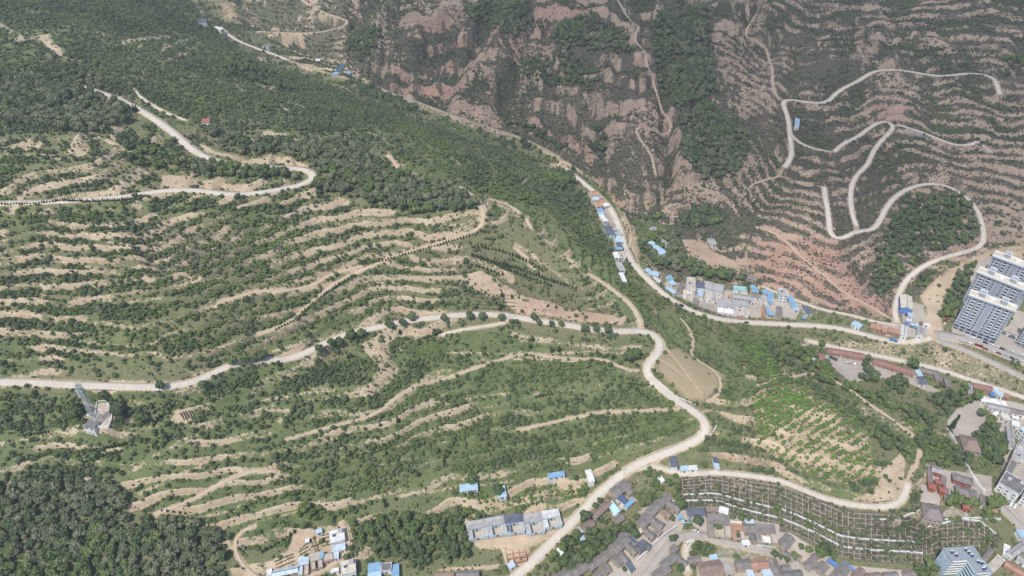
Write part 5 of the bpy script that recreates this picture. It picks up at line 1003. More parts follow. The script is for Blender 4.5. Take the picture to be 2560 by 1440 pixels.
for i, (a, b) in enumerate(((.62, .80), (.78, .70), (.80, .35), (.66, .25))): heater(_r, _wx + (_x1 - _wx) * a, _yb + (_y0 - _yb) * b, _h + .3, 2, "solar water heater with white tank on the front wing of the tall block")
for _rt, _a, _b, _c, _d, _hh in FLATS: heater(_rt, _a + (_b - _a) * .3, _c + (_d - _c) * .55, _hh + .2, 1, "solar water heater standing on the " + _rt["label"].split(",")[0].split(" beside")[0].split(" between")[0].split(" with")[0][:70], "solar water heaters on flat roofs")
# gatehouse with two arches beside the front tower
def gatehouse():
    h = 5.0; cen, ang, L, D, zg = frame_of((2502, 822), (2547, 841), (2504, 815), h); z0 = seat(cen, ang, L, D, zg); root = empty("gatehouse", (cen.x, cen.y, zg), ang); x0, x1, y0, y1 = -L / 2, L / 2, -D / 2, D / 2
    walls(root, x0, x1, y0, y1, z0, h, paint_mat("paper")); MB().box(x0 - .4, x1 + .4, y0 - .4, y1 + .4, h, h + .35).build("roof", paint_mat("beige"), root)
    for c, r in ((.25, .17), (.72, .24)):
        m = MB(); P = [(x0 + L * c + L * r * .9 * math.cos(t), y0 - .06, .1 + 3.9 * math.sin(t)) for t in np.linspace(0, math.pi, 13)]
        m.quad(*P[::-1]); m.build("arch", M_GATESHADE, root)  # flat dark sheet on the solid wall, standing in for the shaded gateway
    tag(root, "low gatehouse with two dark arched gateways right of the front tower", "gatehouse")
gatehouse()
# ------------------------------------------------------------------ plants
def leaf_mat(name, c1, c2, c3):
    g = NT(name); oi = g.n("ShaderNodeObjectInfo").outputs["Random"]
    n = g.noise(0.9, 3, .7)
    c = g.mix(g.step(oi, .1, .9), c1, c2); c = g.mix(g.math('MULTIPLY', g.step(n, .4, .7), .55), c, c3)
    g.b.inputs["Roughness"].default_value = 0.75; g.b.inputs["Specular IOR Level"].default_value = 0.15
    return g.color(c).m
L_FRESH = leaf_mat("fresh_leaves", (0.098, 0.150, 0.052), (0.155, 0.200, 0.074), (0.085, 0.132, 0.050))
L_DARK = leaf_mat("dark_leaves", (0.076, 0.116, 0.054), (0.118, 0.155, 0.070), (0.066, 0.102, 0.050))
L_GREY = leaf_mat("grey_green_leaves", (0.128, 0.156, 0.082), (0.200, 0.208, 0.122), (0.112, 0.142, 0.074))
L_CONI = leaf_mat("conifer_needles", (0.034, 0.066, 0.030), (0.052, 0.088, 0.038), (0.028, 0.056, 0.026))
L_FRUIT = leaf_mat("orchard_leaves", (0.115, 0.195, 0.050), (0.180, 0.260, 0.072), (0.095, 0.165, 0.046))
L_SCRUB = leaf_mat("dry_scrub_leaves", (0.070, 0.082, 0.046), (0.105, 0.100, 0.062), (0.085, 0.070, 0.050))
_g = NT("tree_bark"); _g.color(_g.mix(_g.noise(3.0), (0.12, 0.09, 0.065), (0.22, 0.18, 0.14))); M_BARK = _g.m
ICO = None
def _ico():
    global ICO
    if ICO is None:
        bm = bmesh.new(); bmesh.ops.create_icosphere(bm, subdivisions=2, radius=1.0)
        ICO = (np.array([v.co[:] for v in bm.verts]), np.array([[v.index for v in f.verts] for f in bm.faces])); bm.free()
    return ICO
def crown_mesh(name, lobes, nleaf, leaf, mat, seed, core=0.80):
    """leaf clumps spread through the volume of several lobes (x, y, z, rx, rz) round a dim, lumpy core of leaves"""
    r = np.random.default_rng(seed); V = []; F = []; o = 0
    iv, jf = _ico()
    for (x, y, z, rx, rz) in lobes:
        k = core * (0.78 + 0.36 * r.random(len(iv)))[:, None]
        v = iv * k * (rx, rx, rz) + (x, y, z); V.append(v); F.append(np.c_[jf, jf[:, 2]] + o); o += len(v)
    w = np.array([l[3] ** 2 for l in lobes]); w = w / w.sum()
    li = r.choice(len(lobes), nleaf, p=w); L = np.array(lobes)[li]
    d = r.normal(size=(nleaf, 3)); d[:, 2] = np.abs(d[:, 2]) * 0.9 - 0.25 + 0.0 * d[:, 2]; d /= np.linalg.norm(d, axis=1)[:, None]
    c = d * L[:, [3, 3, 4]] * (0.70 + 0.42 * r.random(nleaf))[:, None] + L[:, :3]
    nrm = d + r.normal(size=(nleaf, 3)) * 0.45; nrm /= np.linalg.norm(nrm, axis=1)[:, None]
    t = np.cross(nrm, r.normal(size=(nleaf, 3))); t /= np.linalg.norm(t, axis=1)[:, None]; b = np.cross(nrm, t)
    s = leaf * (0.6 + 0.8 * r.random((nleaf, 1)))
    q = np.stack([c - t * s - b * s * .7, c + t * s * .8 - b * s, c + t * s + b * s * .7, c - t * s * .7 + b * s], 1).reshape(-1, 3)
    V.append(q); F.append(np.arange(nleaf * 4).reshape(-1, 4) + o)
    V = np.concatenate(V); F = np.concatenate(F)
    bm = bmesh.new(); vs = [bm.verts.new(p) for p in V]
    for f in F:
        ids = list(dict.fromkeys(int(i) for i in f))
        try: bm.faces.new([vs[i] for i in ids])
        except ValueError: pass
    me = bpy.data.meshes.new(name); bm.to_mesh(me); bm.free(); me.materials.append(mat)
    return me
def trunk_mesh(name, h, r0, limbs, seed):
    r = np.random.default_rng(seed); bm = bmesh.new()
    def tube(a, b, ra, rb):
        a, b = Vector(a), Vector(b); d = (b - a).normalized(); u = d.orthogonal().normalized(); v = d.cross(u)
        A = [bm.verts.new(a + (u * math.cos(t) + v * math.sin(t)) * ra) for t in np.linspace(0, 2 * math.pi, 7)[:-1]]
        B = [bm.verts.new(b + (u * math.cos(t) + v * math.sin(t)) * rb) for t in np.linspace(0, 2 * math.pi, 7)[:-1]]
        for i in range(6): bm.faces.new((A[i], A[(i + 1) % 6], B[(i + 1) % 6], B[i]))
    tube((0, 0, -1.2), (0.05, 0.02, h), r0, r0 * .6)
    for l in limbs:
        tube((0.05, 0.02, h * 0.92), (l[0] * .8, l[1] * .8, l[2]), r0 * .5, r0 * .14)
    me = bpy.data.meshes.new(name); bm.to_mesh(me); bm.free(); me.materials.append(M_BARK)
    return me
def lobes_round(r, R_, H_, n):
    out = [(0, 0, H_ * .62, R_ * .66, H_ * .36)]
    for i in range(n):
        a = 2 * math.pi * (i + r.random() * .7) / n; k = R_ * (.42 + .22 * r.random())
        out.append((math.cos(a) * k, math.sin(a) * k, H_ * (.42 + .33 * r.random()), R_ * (.36 + .2 * r.random()), H_ * (.2 + .12 * r.random())))
    return out
PROTO = {}
def proto(kind, mat, n, R_, H_, nl, leaf, lob, coni=False):
    PROTO[kind] = []
    for i in range(n):
        r = np.random.default_rng(abs(hash(kind)) % 1000 * 0 + sum(map(ord, kind)) + 31 * i)
        if coni:
            L = [(0, 0, H_ * (.14 + .13 * k), R_ * (1 - .155 * k), H_ * .13) for k in range(6)]
        else: L = lobes_round(r, R_, H_, lob)
        m = mat[i % len(mat)] if isinstance(mat, list) else mat
        PROTO[kind].append((crown_mesh("crown", L, nl, leaf, m, i * 7 + sum(map(ord, kind))), trunk_mesh("trunk", H_ * .45, R_ * .07 + .05, L[1:5], i)))
# unit-ish trees: about 2 m crown radius, scaled per tree
proto("broadleaf", [L_DARK, L_DARK, L_FRESH, L_FRESH], 4, 2.1, 4.2, 210, .34, 6)
proto("acacia", [L_GREY, L_GREY, L_DARK, L_GREY, L_GREY, L_FRESH], 6, 2.3, 4.4, 260, .36, 9)
proto("shrub", [L_DARK, L_DARK, L_GREY, L_FRESH, L_FRESH], 5, 1.3, 1.7, 90, .26, 4)
proto("conifer", [L_CONI], 2, 1.1, 4.4, 170, .24, 0, True)
proto("fruit", [L_FRUIT, L_FRUIT, L_FRESH], 3, 1.45, 2.5, 140, .27, 5)
proto("tuft", [L_SCRUB, L_DARK, L_SCRUB], 3, .8, .95, 34, .22, 2)

# ---------------- where they stand
def grid_pts(step, jit, seed):
    r = np.random.default_rng(seed)
    ys = np.arange(170, 1420, step); X = []; Y = []
    for y in ys:
        hw = 0.74 * (y + 260); xs = np.arange(-hw, hw, step); X.append(xs); Y.append(np.full(len(xs), y))
    x = np.concatenate(X); y = np.concatenate(Y)
    return x + (r.random(len(x)) - .5) * jit * step, y + (r.random(len(x)) - .5) * jit * step, r
def sample(arr, x, y): return bilin(arr, *g_ij(x, y))
def site(x, y):
    z = ground(x, y); u, v = to_px(x, y, z)
    ok = (u > -330) & (u < 2900) & (v > -90) & (v < 1600)
    x, y, z, u, v = x[ok], y[ok], z[ok], u[ok], v[ok]
    c = {k: cover(k, np.clip(u, 2, 2558), np.clip(v, 2, 1438)) for k in LAY}
    c["rd"] = sample(RDIST, x, y); c["tf"] = sample(TF, x, y); c["ts"] = sample(_ts, x, y); c["ris"] = sample(RISER, x, y); c["tk"] = sample(TK, x, y)
    free = np.ones(len(x), bool)
    for (cx, cy, ux, uy, hw, hd) in FOOT:
        dx, dy = x - cx, y - cy
        free &= ~((np.abs(dx * ux + dy * uy) < hw) & (np.abs(-dx * uy + dy * ux) < hd))
    c["free"] = free & (c["pave"] < .35)
    return x, y, z, u, v, c
PLANT = {k: [] for k in PROTO}                              # kind -> rows (x, y, z, scale, zscale, u, v)
def plant(kind, x, y, z, u, v, s, zs): PLANT[kind].append(np.stack([x, y, z, s, zs, u, v], 1))
# woods
x, y, r = grid_pts(3.7, .95, 1); x, y, z, u, v, c = site(x, y); n = fbm(x, y, 18, 2, 300)
p = c["wood"] * (0.72 + .5 * n); ok = (r.random(len(x)) < p) & c["free"] & (c["rd"] > 1.6) & (c["wood"] > .15) & (r.random(len(x)) > c["gravel"] * 1.2)
s = (0.80 + 0.95 * r.random(len(x)) ** 1.4) * (0.85 + .4 * fbm(x, y, 30, 2, 301)); gk = (c["grey"] + (fbm(x, y, 35, 2, 302) - .5) * .9) > .42
for k, m in (("acacia", ok & gk), ("broadleaf", ok & ~gk)): plant(k, x[m], y[m], z[m], u[m], v[m], s[m] * .93, (s * (.9 + .3 * r.random(len(x))))[m])
# thickets and terrace hedges
x, y, r = grid_pts(2.15, .95, 2); x, y, z, u, v, c = site(x, y); n = fbm(x, y, 26, 3, 310); n2 = fbm(x + 40 * c["tk"], y, 16, 2, 311)
hill = (1 - c["dry"]) * c["ts"]
edge = np.maximum(sstep(.30, .42, c["tf"]) * (1 - sstep(.60, .68, c["tf"])), 1 - sstep(.06, .2, c["tf"]))
p = np.maximum(c["bush"] * np.clip(1.9 * n - .05, .15, 1.15), hill * edge * sstep(.36, .54, n2) * 0.95 * (1 - .8 * c["grass"]))
p = np.maximum(p, (1 - c["dry"]) * .26 * sstep(.42, .66, n) * (1 - c["grass"] * .9))
p = p * (1 - .92 * sstep(.3, .7, c["soil"])) * (1 - .7 * c["ris"]) * (1 - c["wood"] * .8) * (1 - c["knoll"]) * np.clip(1 - 1.3 * c["gravel"], 0, 1) * (1 - .72 * c["meadow"])
ok = (r.random(len(x)) < p) & c["free"] & (c["rd"] > 1.0)
big = r.random(len(x)) < .08 + .16 * (n2 > .6); s = .7 + .8 * r.random(len(x))
m = ok & ~big; plant("shrub", x[m], y[m], z[m], u[m], v[m], s[m], s[m] * (.8 + .5 * r.random(m.sum())))
m = ok & big; plant("broadleaf", x[m], y[m], z[m], u[m], v[m], s[m] * .72, s[m] * .72)
# scrub tufts on banks, weeds and the dry mountain
x, y, r = grid_pts(2.3, 1., 3); x, y, z, u, v, c = site(x, y); n = fbm(x, y, 20, 3, 320); n2 = fbm(x, y, 55, 2, 321)
p = c["dry"] * (.12 + .95 * sstep(.40, .62, n * .6 + n2 * .4)) + (1 - c["dry"]) * (.20 + .30 * c["ris"] * n); p = np.maximum(p, c["scrub"] * .95); p = np.maximum(p, c["gravel"] * .35)
p = np.maximum(p, .38 * c["soil"] * (c["rd"] > 3)); p = p * (1 - .88 * sstep(.86, .93, c["soil"])) * (1 - .9 * c["knoll"]) * (1 - c["wood"] * .7)
ok = (r.random(len(x)) < p) & c["free"] & (c["rd"] > .6); s = .55 + .85 * r.random(len(x)) ** 1.5 + .5 * c["scrub"]
plant("tuft", x[ok], y[ok], z[ok], u[ok], v[ok], s[ok], s[ok])
# larger dark bushes strewn over the mountain
x, y, r = grid_pts(3.4, 1., 4); x, y, z, u, v, c = site(x, y); n = fbm(x, y, 32, 3, 330)
p = np.maximum(np.maximum(c["dry"] * sstep(.5, .66, n) * .6, c["scrub"] * .8), sample(GUL, x, y) * .85)
edge = np.maximum(sstep(.30, .42, c['tf']) * (1 - sstep(.60, .68, c['tf'])), 1 - sstep(.06, .2, c['tf'])); p = np.maximum(p, c['dry'] * c['ts'] * edge * sstep(.42, .56, fbm(x + 40 * c['tk'], y, 24, 2, 331)) * .8) * (1 - c["wood"]) * (1 - c["soil"]); p = np.maximum(p * (1 - .9 * sample(CLIFF, x, y)), .8 * sample(BENCH, x, y) * sstep(.36, .5, n)); ok = (r.random(len(x)) < p) & c["free"] & (c["rd"] > 1.5)
s = .75 + .8 * r.random(len(x)) ** 1.5; plant("shrub", x[ok], y[ok], z[ok], u[ok], v[ok], s[ok], s[ok])
def place_px(kind, q, s0, s1, seed, zk=1.0):
    r = np.random.default_rng(seed); q = np.asarray(q, float)
    x, y, z = hit(q[:, 0], q[:, 1], ground, 160); s = s0 + (s1 - s0) * r.random(len(x))
    plant(kind, x, y, z, q[:, 0], q[:, 1], s, s * zk)
def row(s, step, jit=0.6, seed=0):
    P = pts(s); d = np.r_[0, np.cumsum(np.hypot(*np.diff(P, axis=0).T))]; t = np.arange(0, d[-1], step); r = np.random.default_rng(seed)
    return np.stack([np.interp(t, d, P[:, 0]), np.interp(t, d, P[:, 1])], 1) + (r.random((len(t), 2)) - .5) * jit * 2
# rows of small cypresses along the roads and tracks
for i, (s, st, a, b) in enumerate((("0 512,60 511,140 505", 7, .5, .75), ("140 502,220 505,330 500", 6.2, .6, .85), ("905 662,960 653,1010 638,1075 620,1140 600,1195 583", 7.5, .55, .8), ("750 792,780 764,815 735,850 712,890 688", 6.5, .7, .95), ("690 825,740 800", 8, .6, .8),
    ("1180 640,1230 655,1290 672,1340 690,1400 710,1445 725", 8, .8, 1.1), ("1210 650,1270 676,1330 700,1380 716", 9, .8, 1.1), ("1195 618,1250 628,1310 650,1360 680", 9, .7, 1.0), ("1160 660,1210 672,1260 690", 10, .7, .9), ("1575 962,1620 965", 9, .7, .9), ("1590 975,1625 1000", 8, .7, .9),
    ("285 255,310 268,350 280", 9, 1.1, 1.6), ("60 1090,90 1086,130 1080", 9, .6, .8), ("200 1132,250 1125,320 1110", 9, .8, 1.), ("210 1158,260 1140,310 1128", 9, .7, .9), ("655 1380,690 1365,740 1330", 12, .8, 1.), ("405 1278,470 1285", 15, .6, .8), ("385 1060,430 1020", 12, .9, 1.2), ("1340 995,1380 985", 8, .7, .9), ("2300 205,2360 200", 8, .5, .7), ("2400 165,2470 160", 8, .5, .7),
    ("2240 45,2300 52,2380 60", 9, .6, .8), ("2080 70,2140 62", 8, .6, .8), ("2120 80,2210 66", 8, .6, .8), ("2380 128,2480 120", 8, .6, .8), ("2500 250,2560 265", 8, .6, .8), ("2370 305,2420 300", 8, .6, .8), ("1110 1155,1140 1100", 12, .9, 1.2))):
    place_px("conifer", row(s, st, .8, i), a, b, 400 + i)
# single cypresses on the terraces
place_px("conifer", pts("1326 870,1380 880,1397 878,1492 884,1532 897,1332 852,722 1155,723 1130,834 1160,838 1142,868 1145,876 1140,966 1135,962 1118,930 1115,936 1130,865 1095,838 1105,950 1065,995 1055,820 1215,960 1255,965 1265,990 1250,1225 1120,1220 1100,385 1120,412 1112,418 1100,905 870,960 855,975 848,1000 835,870 895,878 893,1250 775,1258 770,1255 742,1280 745,1390 770,1370 765"), .75, 1.5, 420, 1.05)
# trees that stand alone by the roads
place_px("broadleaf", pts("1110 803,1253 800,975 820,1008 815,1347 812,1377 815,1402 816,1462 828,1490 829,1520 832,405 972,510 968,1030 800,1175 797,1205 797"), 1.15, 1.7, 430, 1.1)
place_px("broadleaf", pts("640 905,615 908,585 912,660 900,850 862,880 850,905 842,800 880,830 865,1585 895,1570 900,1335 800,265 1000,300 1040,305 1060,295 1030,350 1040,360 1055,195 1040,185 1050,190 1030,1180 1210,1245 1235,2052 866,2165 930,2150 945,2175 940,2160 915,2180 950,2245 950,2238 965,1743 1310,2060 1385,2045 1390,1460 1300,1700 1270,2440 1000,2450 1040,1415 1360,1440 1340"), 1.4, 2.2, 431, 1.15)
place_px("broadleaf", pts("2278 917,2490 1260,2480 1268,2470 1270,2395 1260,2385 1255,2370 1262,2420 1268,2360 1020,2340 1010,2380 1010"), 1.7, 2.4, 432, 1.15)
place_px("broadleaf", pts("1590 1345,1655 1275,1680 1300,1612 1372,1540 1400,1560 1425,1715 1310,1722 1312,1730 1420,1700 1425,1780 1316,1795 1320,1860 1330,1845 1342,1840 1400,1935 1390,1950 1396,1965 1402,1985 1395,2000 1370,2020 1378,1830 1300,1850 1300,1870 1300,1760 1285,1690 1345,1680 1350"), .8, 1.3, 433, 1.)
for i, (q, st) in enumerate((("690 1412,735 1392", 4), ("688 1404,735 1384", 4), ("692 1420,740 1402", 4), ("748 1380,772 1366", 4), ("750 1388,775 1374", 4), ("752 1372,770 1358", 4), ("778 1368,800 1360", 4), ("776 1350,790 1380", 4), ("784 1346,798 1378", 4), ("805 1340,824 1334", 4), ("805 1348,826 1342", 4), ("804 1358,828 1350", 4), ("806 1366,828 1360", 4), ("1502 1300,1520 1288", 4), ("1508 1306,1528 1294", 4), ("1214 1345,1235 1338", 4))): place_px("tuft", row(q, st, .5, 60 + i), .55, .8, 700 + i)
for i in range(7): place_px("fruit", row("%d %d,%d %d" % (1000 + i * 4, 862 + i * 5, 1118 + i, 858 + i * 5), 4.2, .6, 90 + i), .28, .5, 800 + i)
for i in range(6): place_px("tuft", row("%d %d,%d %d" % (452 + i * 7, 1034 - i * 1.5, 462 + i * 6, 1052 - i * 3), 3.2, .3, 110 + i), .7, .9, 820 + i)
for i in range(5): place_px("tuft", row("%d %d,%d %d" % (1185 + i * 2, 735 + i * 9, 1290, 740 + i * 9), 5, .8, 130 + i), .6, 1.0, 840 + i)
# orchard rows on the spur, the plot above the five houses and other fruit plots
def orchard(poly, a, b, rowstep, treestep, s0, s1, seed, drop=.1, kind="fruit"):
    r = np.random.default_rng(seed); P = pts(poly); ax, ay, az = hit(np.array([a[0], b[0]]), np.array([a[1], b[1]]), ground, 160)
    d = np.array([ax[1] - ax[0], ay[1] - ay[0]]); d /= np.linalg.norm(d); nn = np.array([-d[1], d[0]])
    i, j = np.meshgrid(np.arange(-70, 70), np.arange(-70, 70)); X = ax[0] + d[0] * i * treestep + nn[0] * j * rowstep; Y = ay[0] + d[1] * i * treestep + nn[1] * j * rowstep
    X = X.ravel() + (r.random(X.size) - .5) * treestep * .5; Y = Y.ravel() + (r.random(Y.size) - .5) * rowstep * .22
    Z = ground(X, Y); u, v = to_px(X, Y, Z); ok = _inside(u, v, P) & (r.random(len(X)) > drop) & (sample(RDIST, X, Y) > .8)
    s = s0 + (s1 - s0) * r.random(len(X)); plant(kind, X[ok], Y[ok], Z[ok], u[ok], v[ok], s[ok], s[ok])
orchard("1885 960,1930 935,1990 950,2060 985,2130 1040,2185 1085,2190 1205,2110 1215,1990 1175,1890 1110", (1890, 1115), (2040, 1010), 5.4, 2.7, .75, 1.25, 500, .16)
orchard("1880 1000,1960 960,2040 1010,1900 1110", (1890, 1115), (2040, 1010), 3.4, 2.4, .8, 1.2, 503, .15)
orchard("1150 1235,1250 1245,1460 1180,1480 1215,1420 1250,1270 1275,1160 1290", (1280, 1232), (1450, 1195), 3.9, 3.8, .65, 1.1, 501, .25)
orchard("1460 1100,1560 1080,1680 1060,1640 1080,1500 1130", (1480, 1118), (1640, 1075), 3.6, 3.2, .7, 1.1, 502, .2)
orchard("2260 1040,2330 1080,2400 1140,2330 1130,2250 1070", (2260, 1050), (2390, 1130), 4.2, 3.6, .9, 1.4, 504, .2)
orchard("1850 850,1900 860,1950 920,1940 960,1870 930", (1850, 860), (1940, 940), 4.4, 3.6, 1., 1.5, 505, .2)
orchard("2450 1140,2500 1160,2480 1200,2440 1180", (2450, 1145), (2490, 1190), 3.6, 3.0, .5, .8, 506, .3)
orchard("1230 415,1300 430,1320 470,1240 450", (1235, 420), (1310, 450), 4.5, 4, .4, .6, 507, .2, "shrub")

def pick(x, y, n, r):
    """neighbouring plants tend to be of one sort"""
    q = (fbm(x, y, 38, 2, 610) - .5) * 2.0 + .5 + (r.random(len(x)) - .5) * .62
    return np.clip(np.floor(q * n), 0, n - 1).astype(np.int32)
# ---------------- near plants one by one, the rest as masses
PHRASE = [  # zones of the photo: polygon, words
 ("-130 1190,320 1190,600 1300,600 1530,-130 1530", "in the grey-green wood filling the gully at the bottom left"),
 ("860 1280,1175 1285,1175 1530,860 1530", "in the thicket between the farm and the five houses"),
 ("1160 1200,1490 1165,1490 1300,1160 1300", "in the planted plot above the row of five houses"),
 ("1370 1280,1620 1170,1620 1530,1370 1530", "among the grey roofed houses below the lower concrete road"),
 ("1620 1150,1730 1150,1730 1290,1620 1290", "on the rough bank beside the gridded slope"),
 ("1690 1185,2280 1230,2560 1320,2560 1420,2280 1420,1690 1280", "sprouting between the concrete beams of the gridded slope"),
 ("1620 1280,2700 1420,2700 1530,1620 1530", "among the village courtyards along the bottom edge"),
 ("2260 1000,2700 1000,2700 1330,2260 1330", "round the temple courtyards and yards at the right edge"),
 ("1800 930,2270 930,2270 1240,1800 1240", "on the sandy orchard spur right of the hairpin road"),
 ("1980 830,2700 830,2700 1010,1980 1010", "around the long red roofed sheds"),
 ("1640 780,1990 780,1990 1070,1640 1070", "on the grassy flank right of the hairpin bend"),
 ("-130 960,620 960,620 1320,-130 1320", "on the terraces round the lattice mast at the left"),
 ("600 960,1790 900,1790 1200,600 1320", "on the broad terraces below the lower concrete road"),
 ("600 1200,880 1250,880 1530,560 1530", "on the slope round the farmhouses at the bottom"),
 ("-130 500,1700 500,1700 970,-130 970", "on the terraces between the two concrete roads"),
 ("-130 -130,900 -130,1400 420,-130 520", "on the green hill above the upper concrete road"),
 ("-200 -200,3000 -200,3000 1700,-200 1700", "on the dry brown mountainside across the valley")]
PHRASE = [(pts(a), b) for a, b in PHRASE]
KIND = {"broadleaf": ("broadleaf_tree", "round green broadleaf tree", "tree", "broadleaf trees"), "acacia": ("acacia_tree", "loose grey-green acacia tree", "tree", "acacia trees"),
        "shrub": ("shrub", "low leafy green shrub", "shrub", "shrubs"), "conifer": ("cypress", "dark pointed cypress", "tree", "cypresses"),
        "fruit": ("fruit_tree", "small bright green fruit tree", "tree", "fruit trees"), "tuft": ("scrub_bush", "small dry dark scrub bush", "shrub", "scrub bushes")}
MASS = {"broadleaf": ("woodland", "scattered green trees too many to count over the far slopes", "trees"), "acacia": ("acacia_woods", "grey-green woods in the far gullies and along the ridge", "woods"),
        "shrub": ("thicket", "thickets of green bushes over hillsides and terrace edges", "bushes"), "fruit": ("orchard_rows", "further fruit trees of the orchard plots", "orchard"), "tuft": ("undergrowth", "dry scrub and weeds over banks and mountainside", "scrub"), "conifer": ("cypress_rows", "further dark cypresses in rows", "trees")}
def gn_scatter(name, P, protos, seed):
    r = np.random.default_rng(seed); n = len(P)
    col = bpy.data.collections.new(name + "_kinds")
    for i, (crown, trunk) in enumerate(protos):
        bm = bmesh.new(); bm.from_mesh(crown)
        me2 = bpy.data.meshes.new(name); k = len(bm.faces); bm.from_mesh(trunk); bm.faces.ensure_lookup_table()
        for f in bm.faces[k:]: f.material_index = 1
        bm.to_mesh(me2); bm.free(); me2.materials.append(crown.materials[0]); me2.materials.append(M_BARK)
        col.objects.link(bpy.data.objects.new("%s_kind_%d" % (name, i), me2))
    me = bpy.data.meshes.new(name); me.vertices.add(n); me.vertices.foreach_set("co", np.ascontiguousarray(P[:, :3], np.float32).ravel())
    sc = np.stack([P[:, 3] * (.85 + .3 * r.random(n)), P[:, 3] * (.85 + .3 * r.random(n)), P[:, 4]], 1).astype(np.float32)
    a = me.attributes.new("size", 'FLOAT_VECTOR', 'POINT'); a.data.foreach_set("vector", sc.ravel())
    rot = np.stack([(r.random(n) - .5) * .16, (r.random(n) - .5) * .16, r.random(n) * 6.283], 1).astype(np.float32)
    a = me.attributes.new("turn", 'FLOAT_VECTOR', 'POINT'); a.data.foreach_set("vector", rot.ravel())
    a = me.attributes.new("which", 'INT', 'POINT'); a.data.foreach_set("value", pick(P[:, 0], P[:, 1], len(protos), r))
    o = link(bpy.data.objects.new(name, me))
    g = bpy.data.node_groups.new(name, 'GeometryNodeTree')
    g.interface.new_socket("Geometry", in_out='INPUT', socket_type='NodeSocketGeometry'); g.interface.new_socket("Geometry", in_out='OUTPUT', socket_type='NodeSocketGeometry')
    gi = g.nodes.new("NodeGroupInput"); go = g.nodes.new("NodeGroupOutput"); iop = g.nodes.new("GeometryNodeInstanceOnPoints"); ci = g.nodes.new("GeometryNodeCollectionInfo")
    ci.inputs["Collection"].default_value = col; ci.inputs["Separate Children"].default_value = True; ci.inputs["Reset Children"].default_value = True
    iop.inputs["Pick Instance"].default_value = True
    def at(nm, ty):
        q = g.nodes.new("GeometryNodeInputNamedAttribute"); q.data_type = ty; q.inputs["Name"].default_value = nm; return q.outputs["Attribute"]
    e2r = g.nodes.new("FunctionNodeEulerToRotation")
    g.links.new(gi.outputs[0], iop.inputs["Points"]); g.links.new(ci.outputs[0], iop.inputs["Instance"]); g.links.new(at("which", 'INT'), iop.inputs["Instance Index"])
    g.links.new(at("turn", 'FLOAT_VECTOR'), e2r.inputs[0]); g.links.new(e2r.outputs[0], iop.inputs["Rotation"]); g.links.new(at("size", 'FLOAT_VECTOR'), iop.inputs["Scale"])
    g.links.new(iop.outputs[0], go.inputs[0])
    md = o.modifiers.new("scatter", 'NODES'); md.node_group = g
    return o
for kind, rows in PLANT.items():
    P = np.concatenate(rows); inside = (P[:, 5] > 3) & (P[:, 5] < 2557) & (P[:, 6] > 3) & (P[:, 6] < 1437)
    dist = np.sqrt(P[:, 0] ** 2 + P[:, 1] ** 2 + (P[:, 2] - CAM_H) ** 2); key = np.where(inside, dist / P[:, 3], 1e9)
    near = np.argsort(key)[:300]; near = near[key[near] < 1e8]; rest = np.setdiff1d(np.arange(len(P)), near)
    nm, look, cat, grp = KIND[kind]; r = np.random.default_rng(77)
    for i in near:
        q = P[i]; k = int(pick(P[i:i + 1, 0], P[i:i + 1, 1], len(PROTO[kind]), r)[0]); crown, trunk = PROTO[kind][k]
        for poly, words in PHRASE:
            if _inside(np.array([q[5]]), np.array([q[6]]), poly)[0]: break
        if kind in ("shrub", "tuft"): o = bpy.data.objects.new(nm, crown); scene.collection.objects.link(o)
        else:
            o = bpy.data.objects.new(nm, None); scene.collection.objects.link(o)
            for pn, pm in (("crown", crown), ("trunk", trunk)):
                ch = bpy.data.objects.new(pn, pm); scene.collection.objects.link(ch); ch.parent = o
        o.location = q[:3]; o.rotation_euler = ((r.random() - .5) * .12, (r.random() - .5) * .12, r.random() * 6.28)
        o.scale = (q[3] * (.88 + .24 * r.random()), q[3] * (.88 + .24 * r.random()), q[4])
        tag(o, look + " " + words, cat, grp + " " + words)
    if len(rest): 
        mn, ml, mc = MASS[kind]; tag(gn_scatter(mn, P[rest], PROTO[kind], 5), ml, mc, kind="stuff")
    print("PLANTS", kind, len(P), len(near))
# ------------------------------------------------------------------ concrete lattice holding the slope above the bottom village
def smooth_px(s, n): return densify(spline(pts(s), 6), n)
def yat(P, x): return np.interp(x, P[:, 0], P[:, 1])
def beam(mb, q, w, hgt=.28):
    """ribbon beam along photo points, draped on the slope"""
    x, y, z = hit(q[:, 0], q[:, 1], ground, 160); P = np.stack([x, y], 1); z = ground(x, y)
    if len(P) < 2: return
    T = np.gradient(P, axis=0); T /= np.linalg.norm(T, axis=1)[:, None] + 1e-9; N = np.stack([-T[:, 1], T[:, 0]], 1) * w / 2
    i = len(mb.v)
    for k in range(len(P)):
        a, b = P[k] - N[k], P[k] + N[k]; zt = z[k] + hgt
        mb.v += [(a[0], a[1], zt - hgt - .6), (a[0], a[1], zt), (b[0], b[1], zt), (b[0], b[1], zt - hgt - .6)]
    for k in range(len(P) - 1):
        o = i + 4 * k; mb.f += [(o, o + 4, o + 5, o + 1), (o + 1, o + 5, o + 6, o + 2), (o + 2, o + 6, o + 7, o + 3)]
